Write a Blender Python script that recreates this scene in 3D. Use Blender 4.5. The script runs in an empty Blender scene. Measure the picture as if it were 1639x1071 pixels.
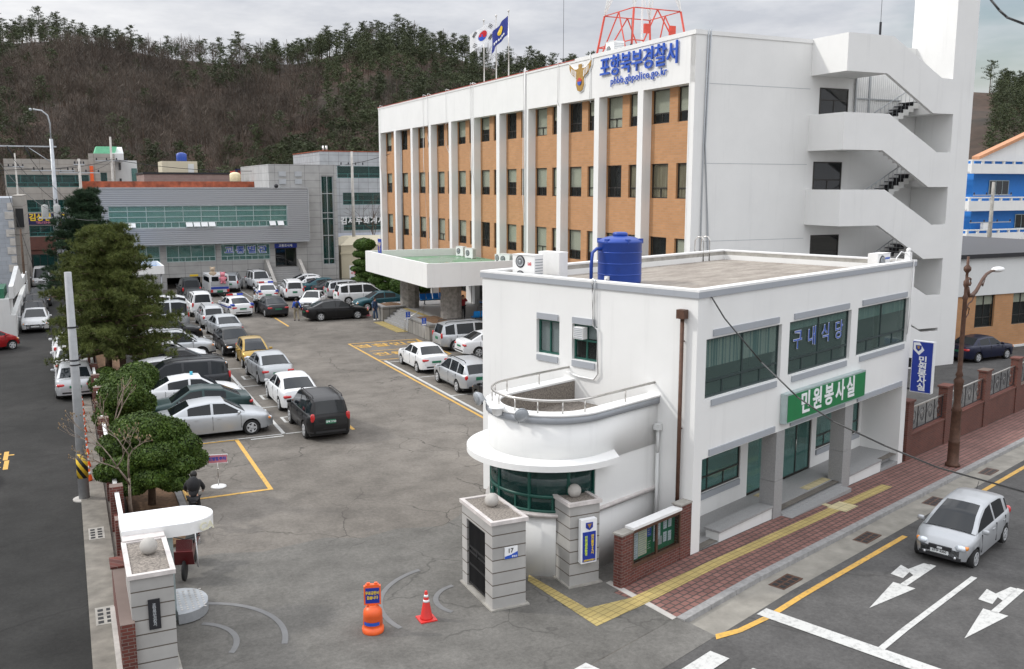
import bpy, bmesh, math, random
import numpy as np
from mathutils import Vector, Matrix
R = math.radians
rnd = random.Random(7)
SC = bpy.context.scene
COL = SC.collection
# ------------------------------------------------------------------ camera, sky, sun
cam = bpy.data.cameras.new('camera'); camo = bpy.data.objects.new('camera', cam); COL.objects.link(camo)
cam.sensor_width = 36.0; cam.lens = 1500/1639*36; cam.clip_start = 0.5; cam.clip_end = 4000
camo.location = (0, 0, 10); camo.rotation_euler = (R(90)-math.atan(238.5/1500), 0, 0)
SC.camera = camo
SC.render.resolution_x = 1024; SC.render.resolution_y = 669
SUN_EL, SUN_AZ = 38.0, -82.0          # azimuth clockwise from +Y
W = bpy.data.worlds.new('World'); SC.world = W; W.use_nodes = True
wn, wl = W.node_tree.nodes, W.node_tree.links; wn.clear()
def wnode(t, **k):
    n = wn.new(t)
    for a, v in k.items(): setattr(n, a, v)
    return n
wout = wnode('ShaderNodeOutputWorld'); wbg = wnode('ShaderNodeBackground'); wl.new(wbg.outputs[0], wout.inputs[0])
wbg.inputs[1].default_value = 0.10
sky = wnode('ShaderNodeTexSky', sky_type='NISHITA', sun_disc=False, sun_elevation=R(SUN_EL), sun_rotation=R(SUN_AZ))
sky.air_density = 1.3; sky.dust_density = 2.5
tc = wnode('ShaderNodeTexCoord'); mp = wnode('ShaderNodeMapping'); mp.inputs['Scale'].default_value = (1.1, 1.1, 4.2)
mp.inputs['Location'].default_value = (0.35, 0.1, 0.3)
wl.new(tc.outputs['Generated'], mp.inputs[0])
n1 = wnode('ShaderNodeTexNoise'); n1.inputs['Scale'].default_value = 1.7; n1.inputs['Detail'].default_value = 6; n1.inputs['Roughness'].default_value = .55
n2 = wnode('ShaderNodeTexNoise'); n2.inputs['Scale'].default_value = 3.1; n2.inputs['Detail'].default_value = 7; n2.inputs['Roughness'].default_value = .6
wl.new(mp.outputs[0], n1.inputs[0]); wl.new(mp.outputs[0], n2.inputs[0])
cr = wnode('ShaderNodeValToRGB'); wl.new(n2.outputs[0], cr.inputs[0])
cr.color_ramp.elements[0].position = .36; cr.color_ramp.elements[0].color = (4.7, 4.9, 5.35, 1)
cr.color_ramp.elements[1].position = .66; cr.color_ramp.elements[1].color = (7.9, 7.9, 8.0, 1)
mr = wnode('ShaderNodeValToRGB'); wl.new(n1.outputs[0], mr.inputs[0])
mr.color_ramp.elements[0].position = .26; mr.color_ramp.elements[1].position = .42
sz = wnode('ShaderNodeSeparateXYZ'); wl.new(tc.outputs['Generated'], sz.inputs[0])
up = wnode('ShaderNodeMapRange'); wl.new(sz.outputs[2], up.inputs[0])
for i_, v_ in ((1, .16), (2, .75), (3, .97), (4, 2.35)): up.inputs[i_].default_value = v_
cb = wnode('ShaderNodeVectorMath', operation='SCALE'); wl.new(cr.outputs[0], cb.inputs[0]); wl.new(up.outputs[0], cb.inputs['Scale'])
mx = wnode('ShaderNodeMixRGB'); wl.new(mr.outputs[0], mx.inputs[0]); wl.new(sky.outputs[0], mx.inputs[1]); wl.new(cb.outputs[0], mx.inputs[2])
wl.new(mx.outputs[0], wbg.inputs[0])
sd = bpy.data.lights.new('sun', 'SUN'); sd.energy = 1.4; sd.angle = R(4); sd.color = (1, .965, .91)
so = bpy.data.objects.new('sun', sd); COL.objects.link(so)
dsun = Vector((math.sin(R(SUN_AZ))*math.cos(R(SUN_EL)), math.cos(R(SUN_AZ))*math.cos(R(SUN_EL)), math.sin(R(SUN_EL))))
so.rotation_euler = dsun.to_track_quat('Z', 'Y').to_euler(); so.location = (-40, 0, 60)
SC.view_settings.view_transform = 'Standard'; SC.view_settings.look = 'None'
SC.view_settings.exposure = 0.37; SC.view_settings.gamma = 1.0
SC.cycles.max_bounces = 6; SC.cycles.transparent_max_bounces = 16

# ------------------------------------------------------------------ frames
class Fr:
    def __init__(s, x, y, deg): s.x, s.y, s.a = x, y, R(deg)
    def w(s, x, y, z=0):
        c, n = math.cos(s.a), math.sin(s.a)
        return Vector((s.x+c*x-n*y, s.y+n*x+c*y, z))
LOT = Fr(0, 0, 25.5)                    # x across the yard, y along it, away from the gate
FRO = Fr(4.883, 24.388, 45.4)           # x along the main road, y away from it; origin = near corner of the annex
def tz(v): return -0.03*max(v, 0.0)

# ------------------------------------------------------------------ materials
MATS = {}
def newmat(name):
    m = bpy.data.materials.new(name); m.use_nodes = True
    nt = m.node_tree; nt.nodes.clear()
    o = nt.nodes.new('ShaderNodeOutputMaterial'); b = nt.nodes.new('ShaderNodeBsdfPrincipled')
    nt.links.new(b.outputs[0], o.inputs[0]); MATS[name] = m
    return m, nt, b
def nd(nt, t, ins=None, **k):
    n = nt.nodes.new(t)
    for a, v in k.items(): setattr(n, a, v)
    for a, v in (ins or {}).items():
        if isinstance(v, bpy.types.NodeSocket): nt.links.new(v, n.inputs[a])
        else: n.inputs[a].default_value = v
    return n
def c4(c): return (c[0], c[1], c[2], 1)
def mixc(nt, f, a, b, mode='MIX'):
    n = nt.nodes.new('ShaderNodeMixRGB'); n.blend_type = mode
    for i, v in ((0, f), (1, a), (2, b)):
        if isinstance(v, bpy.types.NodeSocket): nt.links.new(v, n.inputs[i])
        else: n.inputs[i].default_value = v if i == 0 else c4(v)
    return n.outputs[0]
def ramp(nt, f, p0, p1, c0=(0, 0, 0), c1=(1, 1, 1)):
    n = nt.nodes.new('ShaderNodeValToRGB'); nt.links.new(f, n.inputs[0])
    e = n.color_ramp.elements; e[0].position = p0; e[1].position = p1; e[0].color = c4(c0); e[1].color = c4(c1)
    return n.outputs[0]
def noise(nt, vec, s, det=4, rough=.55, dist=0):
    return nd(nt, 'ShaderNodeTexNoise', {'Vector': vec, 'Scale': s, 'Detail': det, 'Roughness': rough, 'Distortion': dist}).outputs[0]
def coord(nt, scale=(1, 1, 1), kind='Object'):
    t = nt.nodes.new('ShaderNodeTexCoord')
    return nd(nt, 'ShaderNodeMapping', {'Vector': t.outputs[kind], 'Scale': scale}).outputs[0]
def bump(nt, b, h, st=.3, dist=.02):
    n = nd(nt, 'ShaderNodeBump', {'Height': h, 'Strength': st, 'Distance': dist}); nt.links.new(n.outputs[0], b.inputs['Normal'])
def M(name, col, rough=.6, metal=0.0, var=0.12, vs=3.0, bmp=0, spec=None, coat=0):
    if name in MATS: return MATS[name]
    m, nt, b = newmat(name); v = coord(nt)
    n = noise(nt, v, vs, 5, .6)
    d = tuple(x*(1-var) for x in col); l = tuple(min(1, x*(1+var)) for x in col)
    nt.links.new(ramp(nt, n, .3, .7, d, l), b.inputs['Base Color'])
    b.inputs['Roughness'].default_value = rough; b.inputs['Metallic'].default_value = metal
    if spec is not None: b.inputs['Specular IOR Level'].default_value = spec
    if coat: b.inputs['Coat Weight'].default_value = coat; b.inputs['Coat Roughness'].default_value = .06
    if bmp: bump(nt, b, noise(nt, v, 40, 3), bmp, .01)
    return m
def wallmat(name, col, streak=.1, rough=.75):
    m, nt, b = newmat(name); v = coord(nt); vs_ = coord(nt, (1.6, 1.6, .13))
    n = noise(nt, v, .5, 6, .6); s = noise(nt, vs_, 1.4, 6, .65)
    c = ramp(nt, n, .3, .75, tuple(x*.93 for x in col), col)
    c2 = mixc(nt, ramp(nt, s, .56, .8, (0, 0, 0), (streak*4,)*3), c, tuple(x*.72 for x in col))
    nt.links.new(c2, b.inputs['Base Color']); b.inputs['Roughness'].default_value = rough
    h = noise(nt, v, 1.2, 3); h2 = noise(nt, v, 60, 3)
    mm = nd(nt, 'ShaderNodeMath', {0: h, 1: h2}, operation='ADD').outputs[0]
    bump(nt, b, mm, .12, .01)
    return m
wallmat('white_wall', (.80, .80, .785)); wallmat('offwhite_wall', (.70, .71, .70), .14)
wallmat('cream_wall', (.62, .56, .42), .1); wallmat('grey_band', (.36, .38, .41), .1)
wallmat('lilac_wall', (.60, .64, .74), .2)
def brickmat(name, c1, c2, mortar, bw, bh, ms=.012, scale=1.0, rough=.85, bmp=.5, axis='wall', off=.5, shift=0.0, nz=.55):
    m, nt, b = newmat(name); t = nt.nodes.new('ShaderNodeTexCoord')
    sp = nd(nt, 'ShaderNodeSeparateXYZ', {0: t.outputs['Object']})
    if axis == 'wall':
        s = nd(nt, 'ShaderNodeMath', {0: sp.outputs[0], 1: sp.outputs[1]}, operation='ADD').outputs[0]
        v = nd(nt, 'ShaderNodeCombineXYZ', {0: nd(nt, 'ShaderNodeMath', {0: s, 1: shift}, operation='ADD').outputs[0], 1: sp.outputs[2], 2: 0.0}).outputs[0]
    else: v = t.outputs['Object']
    br = nd(nt, 'ShaderNodeTexBrick', {'Vector': v, 'Color1': c4(c1), 'Color2': c4(c2), 'Mortar': c4(mortar), 'Scale': 1.0,
        'Mortar Size': ms, 'Brick Width': bw, 'Row Height': bh, 'Bias': 0.0, 'Mortar Smooth': .1}, offset=off)
    n = noise(nt, t.outputs['Object'], .9, 6, .6)
    c = mixc(nt, nz, br.outputs[0], ramp(nt, n, .3, .72, (.55, .55, .55), (1, 1, 1)), 'MULTIPLY')
    nt.links.new(c, b.inputs['Base Color']); b.inputs['Roughness'].default_value = rough
    inv = nd(nt, 'ShaderNodeMath', {0: 1.0, 1: br.outputs[1]}, operation='SUBTRACT').outputs[0]
    bump(nt, b, inv, bmp, .008)
    return m
brickmat('orange_brick', (.52, .27, .125), (.46, .235, .105), (.42, .27, .16), .42, .13, .012, nz=.25)
brickmat('red_brick', (.17, .045, .032), (.10, .028, .022), (.20, .15, .13), .22, .075, .008)
brickmat('brown_brick', (.16, .05, .035), (.12, .04, .03), (.14, .10, .08), .22, .075, .008)
brickmat('pink_brick', (.36, .25, .22), (.31, .21, .19), (.38, .30, .27), .9, .3, .012, bmp=.1)
brickmat('grey_panel', (.44, .44, .43), (.41, .41, .405), (.16, .16, .16), 1.5, .75, .016, bmp=.3, off=0)
brickmat('pale_panel', (.47, .49, .51), (.44, .46, .485), (.2, .2, .2), 1.2, .8, .02, bmp=.3, off=0)
brickmat('beige_panel', (.42, .39, .35), (.39, .365, .33), (.2, .18, .16), 2.0, .9, .02, bmp=.3, off=0)
brickmat('grey_block', (.40, .43, .47), (.36, .39, .43), (.30, .31, .33), .8, .4, .012, bmp=.2)
brickmat('pillar_granite', (.46, .45, .43), (.41, .40, .385), (.13, .11, .09), 30, .31, .014, bmp=.7, off=0, shift=11.0)
brickmat('rough_granite', (.30, .285, .26), (.24, .23, .21), (.09, .085, .08), .55, .9, .02, bmp=1.0, off=0)
M('granite', (.30, .30, .30), .55, var=.18, vs=35, bmp=.2)
M('granite_col', (.27, .255, .235), .8, var=.35, vs=5, bmp=.8)
M('old_concrete', (.19, .175, .15), .9, var=.35, vs=1.8, bmp=.4); M('gutter_concrete', (.25, .235, .205), .9, var=.25, vs=1.5, bmp=.3); M('concrete', (.33, .315, .285), .9, var=.25, vs=2.2, bmp=.4); M('pale_concrete', (.45, .43, .40), .9, var=.2, vs=2, bmp=.3)
M('marble_cap', (.58, .54, .52), .45, var=.18, vs=4)
M('steel', (.55, .53, .50), .28, .9, var=.1); M('dark_metal', (.035, .035, .04), .45, .5); M('black', (.012, .012, .013), .6)
M('galv', (.42, .44, .46), .5, .55, var=.12); M('rail_brown', (.10, .05, .032), .55, .3, var=.3, vs=8)
M('white_paint', (.78, .78, .77), .5, var=.06); M('grey_paint', (.40, .42, .44), .5, var=.06)
M('dark_frame', (.030, .027, .024), .45); M('green_frame', (.012, .085, .065), .4); M('teal_frame', (.05, .16, .15), .4, .2)
M('teal_dark', (.035, .055, .055), .4, .2); M('alu_frame', (.42, .50, .50), .4, .4)
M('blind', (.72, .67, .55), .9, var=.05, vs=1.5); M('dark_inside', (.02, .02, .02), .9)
M('tank_blue', (.012, .055, .32), .38, var=.15, vs=1.2); M('tank_cream', (.75, .66, .42), .5)
M('chair_blue', (.01, .22, .62), .35); M('red_paint', (.55, .06, .035), .5); M('sign_blue', (.010, .035, .30), .4, var=.08)
M('sign_white', (.82, .83, .84), .4, var=.03); M('sign_green', (.008, .18, .055), .4, var=.08); M('lens_grey', (.30, .32, .34), .15, coat=.5); M('paint_maroon', (.10, .008, .010), .4, coat=.3); M('letter_blue', (.02, .09, .48), .4, var=.05)
M('yellow', (.75, .52, .03), .5); M('orange_plastic', (.80, .12, .025), .42, var=.1); M('cone_red', (.62, .035, .03), .45, var=.1)
M('gold', (.45, .27, .07), .45, .4, var=.25, vs=9); M('lime_text', (.62, .80, .05), .5); M('red_text', (.6, .03, .04), .5)
brickmat('tactile', (.50, .385, .14), (.43, .34, .13), (.22, .17, .07), .3, .15, .010, axis='floor', off=0); brickmat('tactile_pale', (.60, .52, .30), (.52, .45, .27), (.3, .26, .16), .3, .3, .012, axis='floor', off=0)
M('kerb_stone', (.27, .265, .26), .8, var=.2, vs=6, bmp=.3); M('soil', (.15, .085, .045), .95, var=.45, vs=9, bmp=.9)
M('bark', (.10, .065, .045), .95, var=.4, vs=9, bmp=.9); M('grey_bark', (.26, .21, .17), .9, var=.3, vs=9, bmp=.5)
M('orange_roof', (.30, .075, .035), .8, var=.6, vs=1.4, bmp=.3); M('pole_grey', (.33, .34, .35), .7, var=.12, vs=4, bmp=.2); M('transformer_grey', (.38, .39, .38), .6); M('cable_grey', (.10, .10, .10), .7); M('track', (.17, .17, .17), .5, .3); M('mint_dark', (.02, .13, .07), .6); M('flag_blue', (.015, .03, .22), .7); M('flag_red', (.6, .02, .03), .7); M('roof_blue', (.10, .30, .62), .6); M('mint', (.20, .60, .36), .6); M('bright_blue', (.02, .20, .62), .6, var=.05)
M('terracotta', (.52, .25, .13), .7); M('olive_wall', (.42, .42, .25), .8); M('banner_navy', (.012, .012, .07), .6)
M('notice_green', (.012, .16, .085), .7); M('paper', (.62, .66, .74), .8, var=.08); M('paper_cream', (.70, .68, .52), .8); M('pink', (.65, .22, .27), .8)
def leafmat(name, a, b_, sc=3.0, lo=.55):
    m, nt, b = newmat(name); g = nt.nodes.new('ShaderNodeNewGeometry')
    v = coord(nt); n = noise(nt, v, sc, 3)
    c = mixc(nt, g.outputs['Random Per Island'], a, b_)
    c = mixc(nt, .7, c, ramp(nt, n, .35, .65, (lo, lo, lo), (1.25, 1.22, 1.2)), 'MULTIPLY')
    nt.links.new(c, b.inputs['Base Color']); b.inputs['Roughness'].default_value = .6
    b.inputs['Specular IOR Level'].default_value = .25
    return m
leafmat('pine_needle', (.068, .10, .024), (.155, .175, .05), 1.2); leafmat('fir_needle', (.02, .045, .025), (.04, .075, .035), 1.2)
leafmat('topiary_leaf', (.028, .062, .008), (.075, .12, .018), 2.2); leafmat('cloud_leaf', (.04, .085, .014), (.075, .13, .025), 2.0)
leafmat('wood_pine', (.046, .064, .030), (.095, .112, .052), .12, .5); leafmat('wood_bare', (.070, .058, .047), (.128, .102, .082), .09, .45)
leafmat('wood_red', (.12, .065, .045), (.16, .085, .06), .12); leafmat('dry_twig', (.30, .22, .13), (.22, .16, .10), 3)
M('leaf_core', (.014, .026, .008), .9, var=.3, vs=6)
def glassmat(name, tint, clear, rough=.03, refl=.25):
    m = bpy.data.materials.new(name); m.use_nodes = True; nt = m.node_tree; nt.nodes.clear(); MATS[name] = m
    o = nt.nodes.new('ShaderNodeOutputMaterial')
    b = nd(nt, 'ShaderNodeBsdfPrincipled', {'Base Color': c4(tint), 'Roughness': rough, 'Specular IOR Level': .8})
    t = nd(nt, 'ShaderNodeBsdfTransparent', {'Color': (.90, .93, .92, 1)})
    x = nd(nt, 'ShaderNodeMixShader', {0: clear, 1: b.outputs[0], 2: t.outputs[0]})
    nt.links.new(x.outputs[0], o.inputs[0]); return m
glassmat('glass_clear', (.05, .055, .055), .86); glassmat('glass_teal', (.13, .29, .265), .52); glassmat('glass_green', (.010, .055, .050), .45)
glassmat('glass_board', (.02, .025, .025), .88); glassmat('glass_annex', (.11, .17, .155), .66); glassmat('glass_dark', (.012, .014, .016), .22)
m, nt, b = newmat('curtain_teal'); v = coord(nt, (9, 9, .4)); n = noise(nt, v, 2.0, 2)
nt.links.new(ramp(nt, n, .35, .65, (.22, .40, .37), (.42, .60, .55)), b.inputs['Base Color']); b.inputs['Roughness'].default_value = .9
m, nt, b = newmat('curtain_stripe'); v = coord(nt, (5, 1, .05)); n = noise(nt, v, 2.6, 1)
nt.links.new(ramp(nt, n, .44, .54, (.10, .26, .27), (.62, .68, .62)), b.inputs['Base Color']); b.inputs['Roughness'].default_value = .9
m, nt, b = newmat('curtain_tan'); v = coord(nt, (9, 9, .3)); n = noise(nt, v, 2.2, 2)
nt.links.new(ramp(nt, n, .35, .65, (.20, .14, .08), (.46, .38, .26)), b.inputs['Base Color']); b.inputs['Roughness'].default_value = .9
# corrugated silver cladding
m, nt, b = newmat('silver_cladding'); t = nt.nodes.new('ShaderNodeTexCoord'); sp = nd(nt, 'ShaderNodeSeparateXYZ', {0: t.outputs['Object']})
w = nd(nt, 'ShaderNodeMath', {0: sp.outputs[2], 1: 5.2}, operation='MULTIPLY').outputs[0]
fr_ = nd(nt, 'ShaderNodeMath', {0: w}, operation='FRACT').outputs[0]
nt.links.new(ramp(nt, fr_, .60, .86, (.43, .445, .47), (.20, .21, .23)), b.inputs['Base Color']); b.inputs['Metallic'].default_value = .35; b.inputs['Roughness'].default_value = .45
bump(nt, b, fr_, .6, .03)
# green roof paint with puddles
m, nt, b = newmat('green_roof'); v = coord(nt); n = noise(nt, v, .8, 5, .6); n2_ = noise(nt, v, .33, 2)
nt.links.new(ramp(nt, n, .3, .7, (.13, .25, .15), (.21, .34, .22)), b.inputs['Base Color'])
nt.links.new(ramp(nt, n2_, .55, .58, (.75,)*3, (.04,)*3), b.inputs['Roughness'])
# flat concrete roof
m, nt, b = newmat('roof_concrete'); v = coord(nt, (1, 3, 1)); n = noise(nt, v, .7, 8, .7); n2_ = noise(nt, coord(nt), 9, 5)
c = ramp(nt, n, .3, .7, (.19, .16, .135), (.40, .36, .31))
c = mixc(nt, .5, c, ramp(nt, n2_, .3, .7, (.7,)*3, (1.1,)*3), 'MULTIPLY')
nt.links.new(c, b.inputs['Base Color']); b.inputs['Roughness'].default_value = .9; bump(nt, b, n2_, .3, .01)
M('pebble', (.21, .185, .16), .9, var=.6, vs=22, bmp=.8)
# asphalts
def asphalt(name, lo, hi, crack=.5, patch=.5, cs=.35):
    m, nt, b = newmat(name); t = nt.nodes.new('ShaderNodeTexCoord'); v = t.outputs['Object']
    big = noise(nt, v, .10, 6, .6); mid = noise(nt, v, .9, 6, .65); fine = noise(nt, v, 9, 9, .85)
    c = ramp(nt, big, .34, .66, lo, hi)
    c = mixc(nt, .8, c, ramp(nt, mid, .34, .66, (.70,)*3, (1.16,)*3), 'MULTIPLY')
    c = mixc(nt, .75, c, ramp(nt, fine, .33, .67, (.62,)*3, (1.36,)*3), 'MULTIPLY')
    # patches and cracks
    wv = nd(nt, 'ShaderNodeVectorMath', {0: v, 1: nd(nt, 'ShaderNodeVectorMath', {0: nd(nt, 'ShaderNodeTexNoise', {'Vector': v, 'Scale': .6, 'Detail': 5}).outputs[1], 'Scale': 1.6}, operation='SCALE').outputs[0]}, operation='ADD').outputs[0]
    vo = nd(nt, 'ShaderNodeTexVoronoi', {'Vector': wv, 'Scale': cs}, feature='DISTANCE_TO_EDGE').outputs[0]
    msk = ramp(nt, noise(nt, v, .16, 3), .47, .56)
    cm = nd(nt, 'ShaderNodeMath', {0: ramp(nt, vo, .002, .011, (1,)*3, (0,)*3), 1: msk}, operation='MULTIPLY').outputs[0]
    cm = nd(nt, 'ShaderNodeMath', {0: cm, 1: crack}, operation='MULTIPLY').outputs[0]
    c = mixc(nt, cm, c, tuple(x*.35 for x in lo))
    st = ramp(nt, noise(nt, v, .45, 8, .8), .585, .70, (0,)*3, (patch,)*3)
    c = mixc(nt, st, c, tuple(x*.55 for x in lo))
    nt.links.new(c, b.inputs['Base Color']); b.inputs['Roughness'].default_value = .88; b.inputs['Specular IOR Level'].default_value = .22; bump(nt, b, fine, .5, .008)
asphalt('yard_asphalt', (.128, .116, .102), (.212, .194, .172), .7, .6); asphalt('road_asphalt', (.072, .070, .068), (.105, .102, .099), .35, .3, .2)
asphalt('street_asphalt', (.022, .022, .021), (.040, .039, .037), .3, .3, .2); asphalt('gate_asphalt', (.125, .12, .11), (.172, .165, .152), .5, .5)
brickmat('pavers', (.27, .13, .11), (.20, .095, .08), (.075, .055, .048), .25, .19, .022, axis='floor', bmp=.5)
m, nt, b = newmat('road_paint'); v = coord(nt); n = noise(nt, v, 7, 7, .75)
nt.links.new(ramp(nt, n, .34, .5, (.33, .33, .32), (.54, .54, .52)), b.inputs['Base Color']); b.inputs['Roughness'].default_value = .7
m, nt, b = newmat('yellow_paint'); v = coord(nt); n = noise(nt, v, 7, 7, .75)
nt.links.new(ramp(nt, n, .34, .52, (.32, .22, .09), (.62, .36, .07)), b.inputs['Base Color']); b.inputs['Roughness'].default_value = .7
m, nt, b = newmat('hill_ground'); v = coord(nt); n = noise(nt, v, .035, 7, .65); k = noise(nt, v, .4, 5)
c = ramp(nt, n, .42, .62, (.042, .034, .026), (.085, .052, .036)); c = mixc(nt, .6, c, ramp(nt, k, .3, .7, (.5,)*3, (1.2,)*3), 'MULTIPLY')
nt.links.new(c, b.inputs['Base Color']); b.inputs['Roughness'].default_value = 1
M('far_ground', (.16, .15, .13), .95, var=.3, vs=.1)

# ------------------------------------------------------------------ mesh builder
class MB:
    def __init__(s, ox=0, oy=0, oz=0): s.v, s.f, s.m, s.sm = [], [], [], []; s.o = (ox, oy, oz)
    def vt(s, x, y, z): s.v.append((x-s.o[0], y-s.o[1], z-s.o[2])); return len(s.v)-1
    def face(s, idx, m=0, sm=False): s.f.append(tuple(idx)); s.m.append(m); s.sm.append(sm)
    def poly(s, pts, m=0): s.face([s.vt(*p) for p in pts], m)
    def box(s, x0, x1, y0, y1, z0, z1, m=0):
        i = [s.vt(x, y, z) for z in (z0, z1) for x, y in ((x0, y0), (x1, y0), (x1, y1), (x0, y1))]
        for q in ((3, 2, 1, 0), (4, 5, 6, 7), (0, 1, 5, 4), (1, 2, 6, 5), (2, 3, 7, 6), (3, 0, 4, 7)): s.face([i[k] for k in q], m)
        return s
    def prism(s, pts, z0, z1, m=0, m_side=None):   # ccw polygon in xy
        n = len(pts); a = [s.vt(x, y, z0) for x, y in pts]; b = [s.vt(x, y, z1) for x, y in pts]
        s.face(a[::-1], m); s.face(b, m)
        for i in range(n): s.face((a[i], a[(i+1) % n], b[(i+1) % n], b[i]), m if m_side is None else m_side)
        return s
    def extr(s, pts, fix, lo, hi, m=0):            # polygon in a vertical plane; fix 'x': pts=(y,z), 'y': pts=(x,z)
        n = len(pts)
        g = (lambda p, t: s.vt(t, p[0], p[1])) if fix == 'x' else (lambda p, t: s.vt(p[0], t, p[1]))
        a = [g(p, lo) for p in pts]; b = [g(p, hi) for p in pts]
        s.face(a, m); s.face(b[::-1], m)
        for i in range(n): s.face((a[(i+1) % n], a[i], b[i], b[(i+1) % n]), m)
        return s
    def rev(s, prof, cx, cy, n=16, m=0, sm=True, a0=0, a1=2*math.pi):   # prof (r,z) bottom to top
        full = abs(a1-a0-2*math.pi) < 1e-6; k = n if full else n+1
        rings = [[s.vt(cx+r*math.cos(a0+(a1-a0)*i/n), cy+r*math.sin(a0+(a1-a0)*i/n), z) for i in range(k)] for r, z in prof]
        for a, b in zip(rings, rings[1:]):
            for i in range(n): s.face((a[i], a[(i+1) % k], b[(i+1) % k], b[i]), m, sm)
        if full:
            s.face(rings[0][::-1], m); s.face(rings[-1], m)
        return s
    def cyl(s, cx, cy, r, z0, z1, n=12, m=0, r2=None): return s.rev([(r, z0), (r if r2 is None else r2, z1)], cx, cy, n, m)
    def ball(s, cx, cy, cz, r, n=12, m=0, rz=None):
        rz = rz or r; k = n//2
        return s.rev([(max(1e-4, r*math.sin(math.pi*i/k)), cz-rz*math.cos(math.pi*i/k)) for i in range(k+1)], cx, cy, n, m)
    def tube(s, pts, r, n=8, m=0, r2=None):
        pts = [Vector(p) for p in pts]; rings = []; N = len(pts)
        for i, p in enumerate(pts):
            d = (pts[min(i+1, N-1)]-pts[max(i-1, 0)]); d = d.normalized() if d.length > 0 else Vector((0, 0, 1))
            u = d.cross(Vector((0, 0, 1)));
            if u.length < .05: u = d.cross(Vector((0, 1, 0)))
            u.normalize(); w = u.cross(d); rr = r if r2 is None else r+(r2-r)*i/(N-1)
            rings.append([s.vt(*(p+u*rr*math.cos(2*math.pi*k/n)+w*rr*math.sin(2*math.pi*k/n))) for k in range(n)])
        for a, b in zip(rings, rings[1:]):
            for i in range(n): s.face((a[i], a[(i+1) % n], b[(i+1) % n], b[i]), m, True)
        s.face(rings[0][::-1], m); s.face(rings[-1], m)
        return s
    def mesh(s, name, mats):
        me = bpy.data.meshes.new(name); me.from_pydata(s.v, [], s.f)
        for k in mats: me.materials.append(MATS[k] if isinstance(k, str) else k)
        if len(mats) > 1: me.polygons.foreach_set('material_index', s.m)
        me.polygons.foreach_set('use_smooth', s.sm)
        bm = bmesh.new(); bm.from_mesh(me); bmesh.ops.recalc_face_normals(bm, faces=bm.faces); bm.to_mesh(me); bm.free()
        me.update(); return me
    def build(s, name, mats, parent=None, label=None):
        if isinstance(mats, str): mats = [mats]
        o = bpy.data.objects.new(name, s.mesh(name, mats)); COL.objects.link(o)
        if parent: o.parent = parent
        if label: o['label'] = label
        return o
def link(name, me, parent=None, loc=None, rot=None):
    o = bpy.data.objects.new(name, me); COL.objects.link(o)
    if parent: o.parent = parent
    if loc: o.location = loc
    if rot: o.rotation_euler = rot
    return o
def tag(o, label=None, cat=None, group=None, kind=None):
    for k, v in (('label', label), ('category', cat), ('group', group), ('kind', kind)):
        if v: o[k] = v
    return o
def thing(name, label, cat, fr, x, y, z=0, group=None, rot=0.0):
    o = bpy.data.objects.new(name, None); COL.objects.link(o); o.empty_display_size = .3
    o.location = fr.w(x, y, z); o.rotation_euler = (0, 0, fr.a+rot)
    return tag(o, label, cat, group)
def solo(mb, name, mats, fr, x, y, z, label, cat, group=None, kind=None):
    o = mb.build(name, mats); o.location = fr.w(x, y, z); o.rotation_euler = (0, 0, fr.a)
    return tag(o, label, cat, group, kind)
def text_mesh(s, size, depth=.02, off=0.0, mat='sign_white', align='CENTER', sx=1.0, sp=1.0, lsp=1.0, res=3):
    cu = bpy.data.curves.new('lettering', 'FONT'); cu.body = s; cu.size = size; cu.extrude = depth/2; cu.offset = off
    cu.align_x = align; cu.align_y = 'CENTER'; cu.space_character = sp; cu.space_line = lsp; cu.resolution_u = res
    o = bpy.data.objects.new('lettering', cu); COL.objects.link(o); o.scale.x = sx
    dg = bpy.context.evaluated_depsgraph_get(); dg.update()
    me = bpy.data.meshes.new_from_object(o.evaluated_get(dg)); me.name = 'lettering'
    for v in me.vertices: v.co.x *= sx
    bpy.data.objects.remove(o); bpy.data.curves.remove(cu)
    me.materials.clear(); me.materials.append(MATS[mat]); return me
FY = (R(90), 0, 0)            # text seen from local -y
FX = (R(90), 0, R(-90))       # text seen from local -x
FXP = (R(90), 0, R(90))
def text(s, size, loc, rot, parent, mat='sign_white', name='lettering', **k):
    return link(name, text_mesh(s, size, mat=mat, **k), parent, loc, rot)
# ------------------------------------------------------------------ the ground
def sheet(name, fr, pts, z, mat, kind='structure', rz=None):     # pts (x,y) polygon in the frame; z number or function
    mb = MB(); zf = z if callable(z) else (lambda x, y: z)
    mb.poly([(x, y, zf(x, y)) for x, y in pts]); o = mb.build(name, mat)
    o.location = (fr.x, fr.y, 0); o.rotation_euler = (0, 0, fr.a); return tag(o, kind=kind)
def strip(name, fr, xs, y0, y1, zf, mat):
    mb = MB(); a = [mb.vt(x, y0, zf(x)) for x in xs]; b = [mb.vt(x, y1, zf(x)) for x in xs]
    for i in range(len(xs)-1): mb.face((a[i], a[i+1], b[i+1], b[i]))
    o = mb.build(name, mat); o.location = (fr.x, fr.y, 0); o.rotation_euler = (0, 0, fr.a); return tag(o, kind='structure')
XS = [-90, -40, -10, -3.4, 0, 10, 20, 30, 40, 60, 90]
zr = lambda v: tz(v)-.10
sheet('ground', LOT, [(-1500, -300), (1500, -300), (1500, 2500), (-1500, 2500)], -3.0, 'far_ground')
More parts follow.
